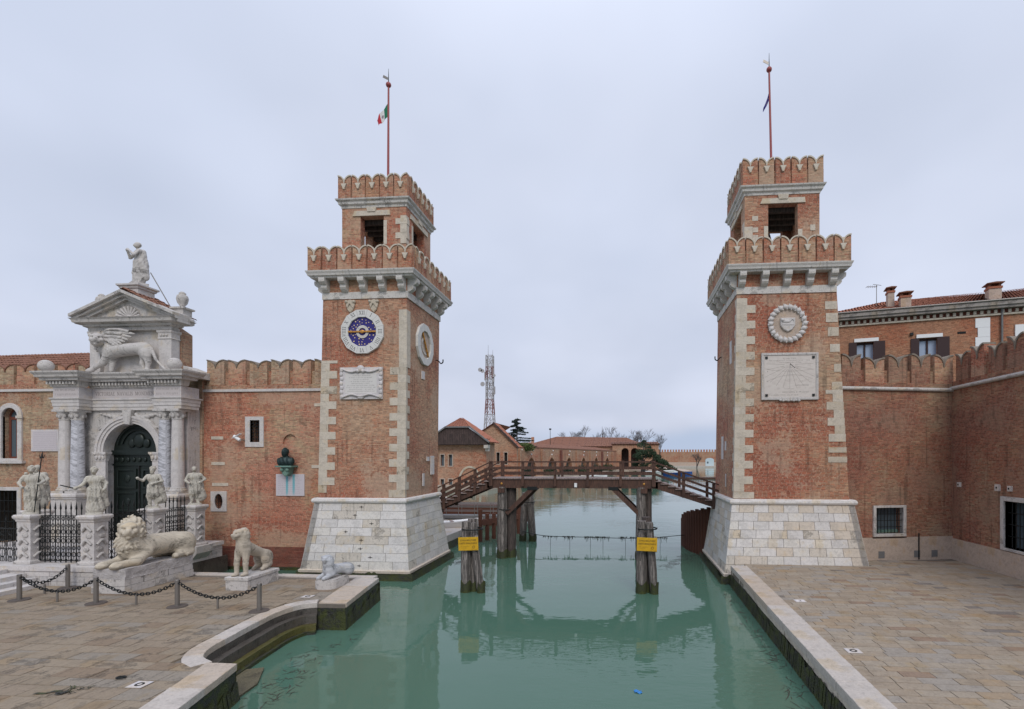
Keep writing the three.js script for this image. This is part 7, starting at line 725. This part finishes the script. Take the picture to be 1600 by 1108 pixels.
{ // lattice mast
  const M = shed('lattice_mast', 'tall lattice radio mast with antennas rising behind the gabled roofs', 'mast', undefined, [-51.04, -3.72, -192.00]), red = std({ color: lin(0.20, 0.085, 0.075), roughness: 0.6 }), wht = std({ color: lin(0.34, 0.33, 0.33), roughness: 0.6 }), top = 30.5, w = (y) => y < 20 ? lerp(1.75, 0.75, y / 20) : 0.75, C = [[-1, -1], [1, -1], [1, 1], [-1, 1]], sec = [0, 5, 9, 13, 16.5, 20, 22.5, 25, 27.8, top];
  for (let k = 0; k + 1 < sec.length; k++) { const y0 = sec[k], y1 = sec[k + 1], m = [red, wht, wht, wht, red, wht, wht, red, wht][k]; C.forEach(([a, b], i) => { const [c, d] = C[(i + 1) % 4]; part('mast_leg', rod([a * w(y0), y0, b * w(y0)], [a * w(y1), y1, b * w(y1)], 0.13, 0.12, 6), m, M); part('lattice_brace', rod([a * w(y0), y0, b * w(y0)], [c * w(y1), y1, d * w(y1)], 0.055, 0.055, 5), m, M); part('lattice_brace', rod([c * w(y0), y0, d * w(y0)], [a * w(y1), y1, b * w(y1)], 0.055, 0.055, 5), m, M); part('lattice_ring', rod([a * w(y1), y1, b * w(y1)], [c * w(y1), y1, d * w(y1)], 0.06, 0.06, 5), m, M); }); }
  part('ladder', [rod([-0.1, 0, 0.3], [-0.1, top, 0.3], 0.06), rod([0.3, 0, 0.3], [0.3, top, 0.3], 0.06)], wht, M); const R = rng(8); for (let i = 0; i < 12; i++) { const y = 21 + R() * 8, a = R() * 6.28; part('panel_antenna', box(Math.cos(a) * 1.15 - 0.12, Math.cos(a) * 1.15 + 0.12, y - 0.9, y + 0.9, Math.sin(a) * 1.15 - 0.1, Math.sin(a) * 1.15 + 0.1), wht, M); } for (const [x, y, r] of [[-1.5, 23.6, 0.55], [-2.1, 27.0, 0.5], [-1.5, 26.7, 0.45], [1.3, 25.6, 0.35]]) part('dish_antenna', (() => { const g = new THREE.CylinderGeometry(r, r * 0.7, 0.35, 14); g.rotateX(Math.PI / 2); g.translate(x, y, 0.8); return g; })(), wht, M); part('whip', rod([-0.4, top, 0], [-0.4, top + 2.6, 0], 0.05, 0.02), MAT.steel, M); part('whip', rod([0.7, top, 0], [0.7, top + 1.4, 0], 0.05, 0.02), MAT.steel, M);
}
{ // cedar with level tiers
  const T = shed('cedar_tree', 'tiered dark cedar beside the lattice mast', 'tree', undefined, [-32.00, -3.72, -150.40]), R = rng(31); part('trunk', rod([0, 0.9, 0], [0.2, 13.6, 0], 0.3, 0.05, 8), twigM, T); const blobs = [], limbs = []; for (let k = 0; k < 48; k++) { const t = k / 47, y = lerp(6.6, 13.3, t), r = lerp(6.2, 0.45, Math.pow(t, 0.75)) * (0.55 + 0.6 * R()), a = R() * 6.28, dr = -0.1 - 0.15 * R(); limbs.push(rod([0.1, y, 0], [r * Math.cos(a), y + dr, r * Math.sin(a)], 0.06, 0.02, 5)); for (let i = 1; i <= 5; i++) blobs.push([r * i / 5 * Math.cos(a) + (R() - 0.5) * 0.3, y + dr * i / 5 + 0.06, r * i / 5 * Math.sin(a) + (R() - 0.5) * 0.4, 0.3 + 0.16 * R(), 0.07 + 0.05 * R()]); } part('limbs', limbs, twigM, T).userData.kind = 'stuff'; leafCloud(T, 'crown', blobs, 14000, 0.12, CEDAR, 32); }
{ const T = shed('laurel_bush', 'light green bush showing over the arcade wall below the cedar', 'bush', undefined, [-26.88, -3.72, -137.60]); part('stem', rod([0, 0.9, 0], [0, 7.5, 0], 0.15), twigM, T); leafCloud(T, 'crown', [[0, 8.1, 0, 1.3, 0.7], [0.8, 7.9, 0.2, 1.0, 0.6], [-0.7, 8.0, 0, 0.8, 0.6]], 1300, 0.16, LIGHT, 41); }
{ const T = shed('leaning_pine', 'broad dark evergreen sloping down to the water right of the arches', 'tree', undefined, [8.32, -3.72, -198.40]), b = [], R = rng(52); for (let i = 0; i < 120; i++) { const x = lerp(-2.6, 8.6, R()), top = x < -0.6 ? lerp(7.2, 11.2, (x + 2.6) / 2) : lerp(11.2, 2.2, Math.pow((x + 0.6) / 9.2, 0.8)), y = lerp(0.9, top, 0.1 + 0.88 * Math.sqrt(R())), s = 0.45 + 0.6 * R(); b.push([x, Math.max(1, y - s * 0.3), (R() - 0.5) * 5, s, s * (0.45 + 0.3 * R())]); } part('trunk', rod([-1, 0.5, 0], [-0.4, 9.5, 0], 0.4, 0.1), twigM, T); part('limbs', b.slice(0, 30).map(([x, y, z]) => rod([-0.6, y * 0.55, 0], [x, y, z], 0.1, 0.03, 5)), twigM, T).userData.kind = 'stuff'; leafCloud(T, 'crown', b, 30000, 0.13, GREEN, 53); }
function bareTree(label, x, z, h, seed) { const T = shed('bare_tree', label, 'tree', 'bare winter trees behind the roofs', [x, -3.72, z]), R = rng(seed), tw = []; part('trunk', rod([0, 0.9, 0], [0, h * 0.55, 0], 0.25, 0.16, 6), twigM, T); const grow = (p, d, l, r, k) => { const q = [p[0] + d[0] * l, p[1] + d[1] * l, p[2] + d[2] * l]; tw.push(rod(p, q, r, r * 0.65, 4)); if (k) for (let i = 0; i < 4; i++) { const e = new THREE.Vector3(d[0] + (R() - 0.5) * 1.5, d[1] + (R() - 0.25) * 0.9, d[2] + (R() - 0.5) * 1.5).normalize(); grow(q, [e.x, e.y, e.z], l * (0.62 + 0.2 * R()), r * 0.6, k - 1); } }; for (let i = 0; i < 4; i++) { const e = new THREE.Vector3(R() - 0.5, 0.8, R() - 0.5).normalize(); grow([0, h * (0.35 + 0.06 * i), 0], [e.x, e.y, e.z], h * 0.2, 0.1, 3); } part('limbs', tw, twigM, T).userData.kind = 'stuff'; }
[[-33, -318, 16.5], [-23.5, -310, 17.2], [-15.5, -319, 16.3], [-6.5, -313, 17.4], [2.5, -318, 17.2], [12.5, -310, 16.6], [22, -316, 15]].forEach(([x, z, h], i) => bareTree(['leftmost bare tree behind the tiled shed', 'second bare tree from the left behind the tiled shed', 'third bare tree from the left behind the roofs', 'fourth bare tree from the left behind the roofs', 'fifth bare tree from the left behind the roofs', 'bare tree rising just left of the dark evergreen', 'bare tree mostly hidden by the dark evergreen'][i], x, z, h, 900 + i));
bareTree('small bare tree against the far crenellated wall', 42, -300, 7.5, 950);
{ const F = shed('lamp_post', 'slender lamp post above the shed roofs', 'lamp', undefined, [-33.60, 10.68, -232.00]); part('post', rod([0, 0, 0], [0, 5.2, 0], 0.09, 0.06), MAT.iron, F); part('lamp_head', box(-0.3, 0.3, 5.1, 5.5, -0.2, 0.2), MAT.iron, F); }

// ------------------------------------------------------------------ ragged weed line where stone meets the canal
{
  const R = rng(303), weed = std({ map: stoneTex.algae, bumpMap: stoneTex.bump, bumpScale: 0.04, roughness: 0.7 });
  function tide(parent, pts, lo, hi) { // pts: [x, z, out_x, out_z] along the face
    const q = []; for (let i = 0; i + 1 < pts.length; i++) { const a = pts[i], b = pts[i + 1], n = Math.max(2, Math.round(Math.hypot(b[0] - a[0], b[1] - a[1]) / 0.09)); let h0 = lerp(lo, hi, R()); for (let k = 0; k < n; k++) { const t = k / n, u = (k + 1) / n, d = 0.012 + 0.02 * R(), h1 = clamp(h0 + (R() - 0.5) * (hi - lo) * 0.8, lo, hi), P = (s, y, e) => [lerp(a[0], b[0], s) + lerp(a[2], b[2], s) * (d + e), y, lerp(a[1], b[1], s) + lerp(a[3], b[3], s) * (d + e)]; q.push([P(t, -0.6, 0.16), P(u, -0.6, 0.16), P(u, 0.02, 0.05), P(t, 0.02, 0.05)], [P(t, 0.02, 0.05), P(u, 0.02, 0.05), P(u, h1, 0), P(t, h0, 0)]); h0 = h1; } }
    part('tide_weed', faces(q), weed, parent).userData.kind = 'stuff';
  }
  const L = [-16.72, -10.72, -24.95, -31.2], E = 0.13;
  tide(clockTower, [[-16.65, -24.98 + E, 0, 1], [-10.72 + E, -24.98 + E, 0.7, 0.7], [-10.72 + E, -31.1, 1, 0]], 0.24, 0.44);
  tide(sundialTower, [[4.9 - E, -32.6, -1, 0], [4.9 - E, -25.66 + E, -0.7, 0.7], [5.4, -25.66 + E, 0, 1]], 0.24, 0.46);
  const lq = scene.children.find((c) => c.name === 'left_quay'), rq = scene.children.find((c) => c.name === 'right_quay');
  tide(lq, [[-11.0, -17.68, 0, 1], [-9.99, -17.68, 0.7, 0.7], [-10.63, -21.5, 1, 0]], 0.3, 0.62); tide(lq, [[-10.4, -12.36, 0, -1], [-9.84, -12.31, 0.7, -0.7], [-8.38, -6, 1, 0]], 0.3, 0.62);
  tide(rq, [[4.93, -5, -1, 0], [4.95, -10.6, -1, 0], [5.17, -24.6, -1, 0], [5.2, -25.4, -1, 0]], 0.3, 0.6);
}
renderer.render(scene, camera);
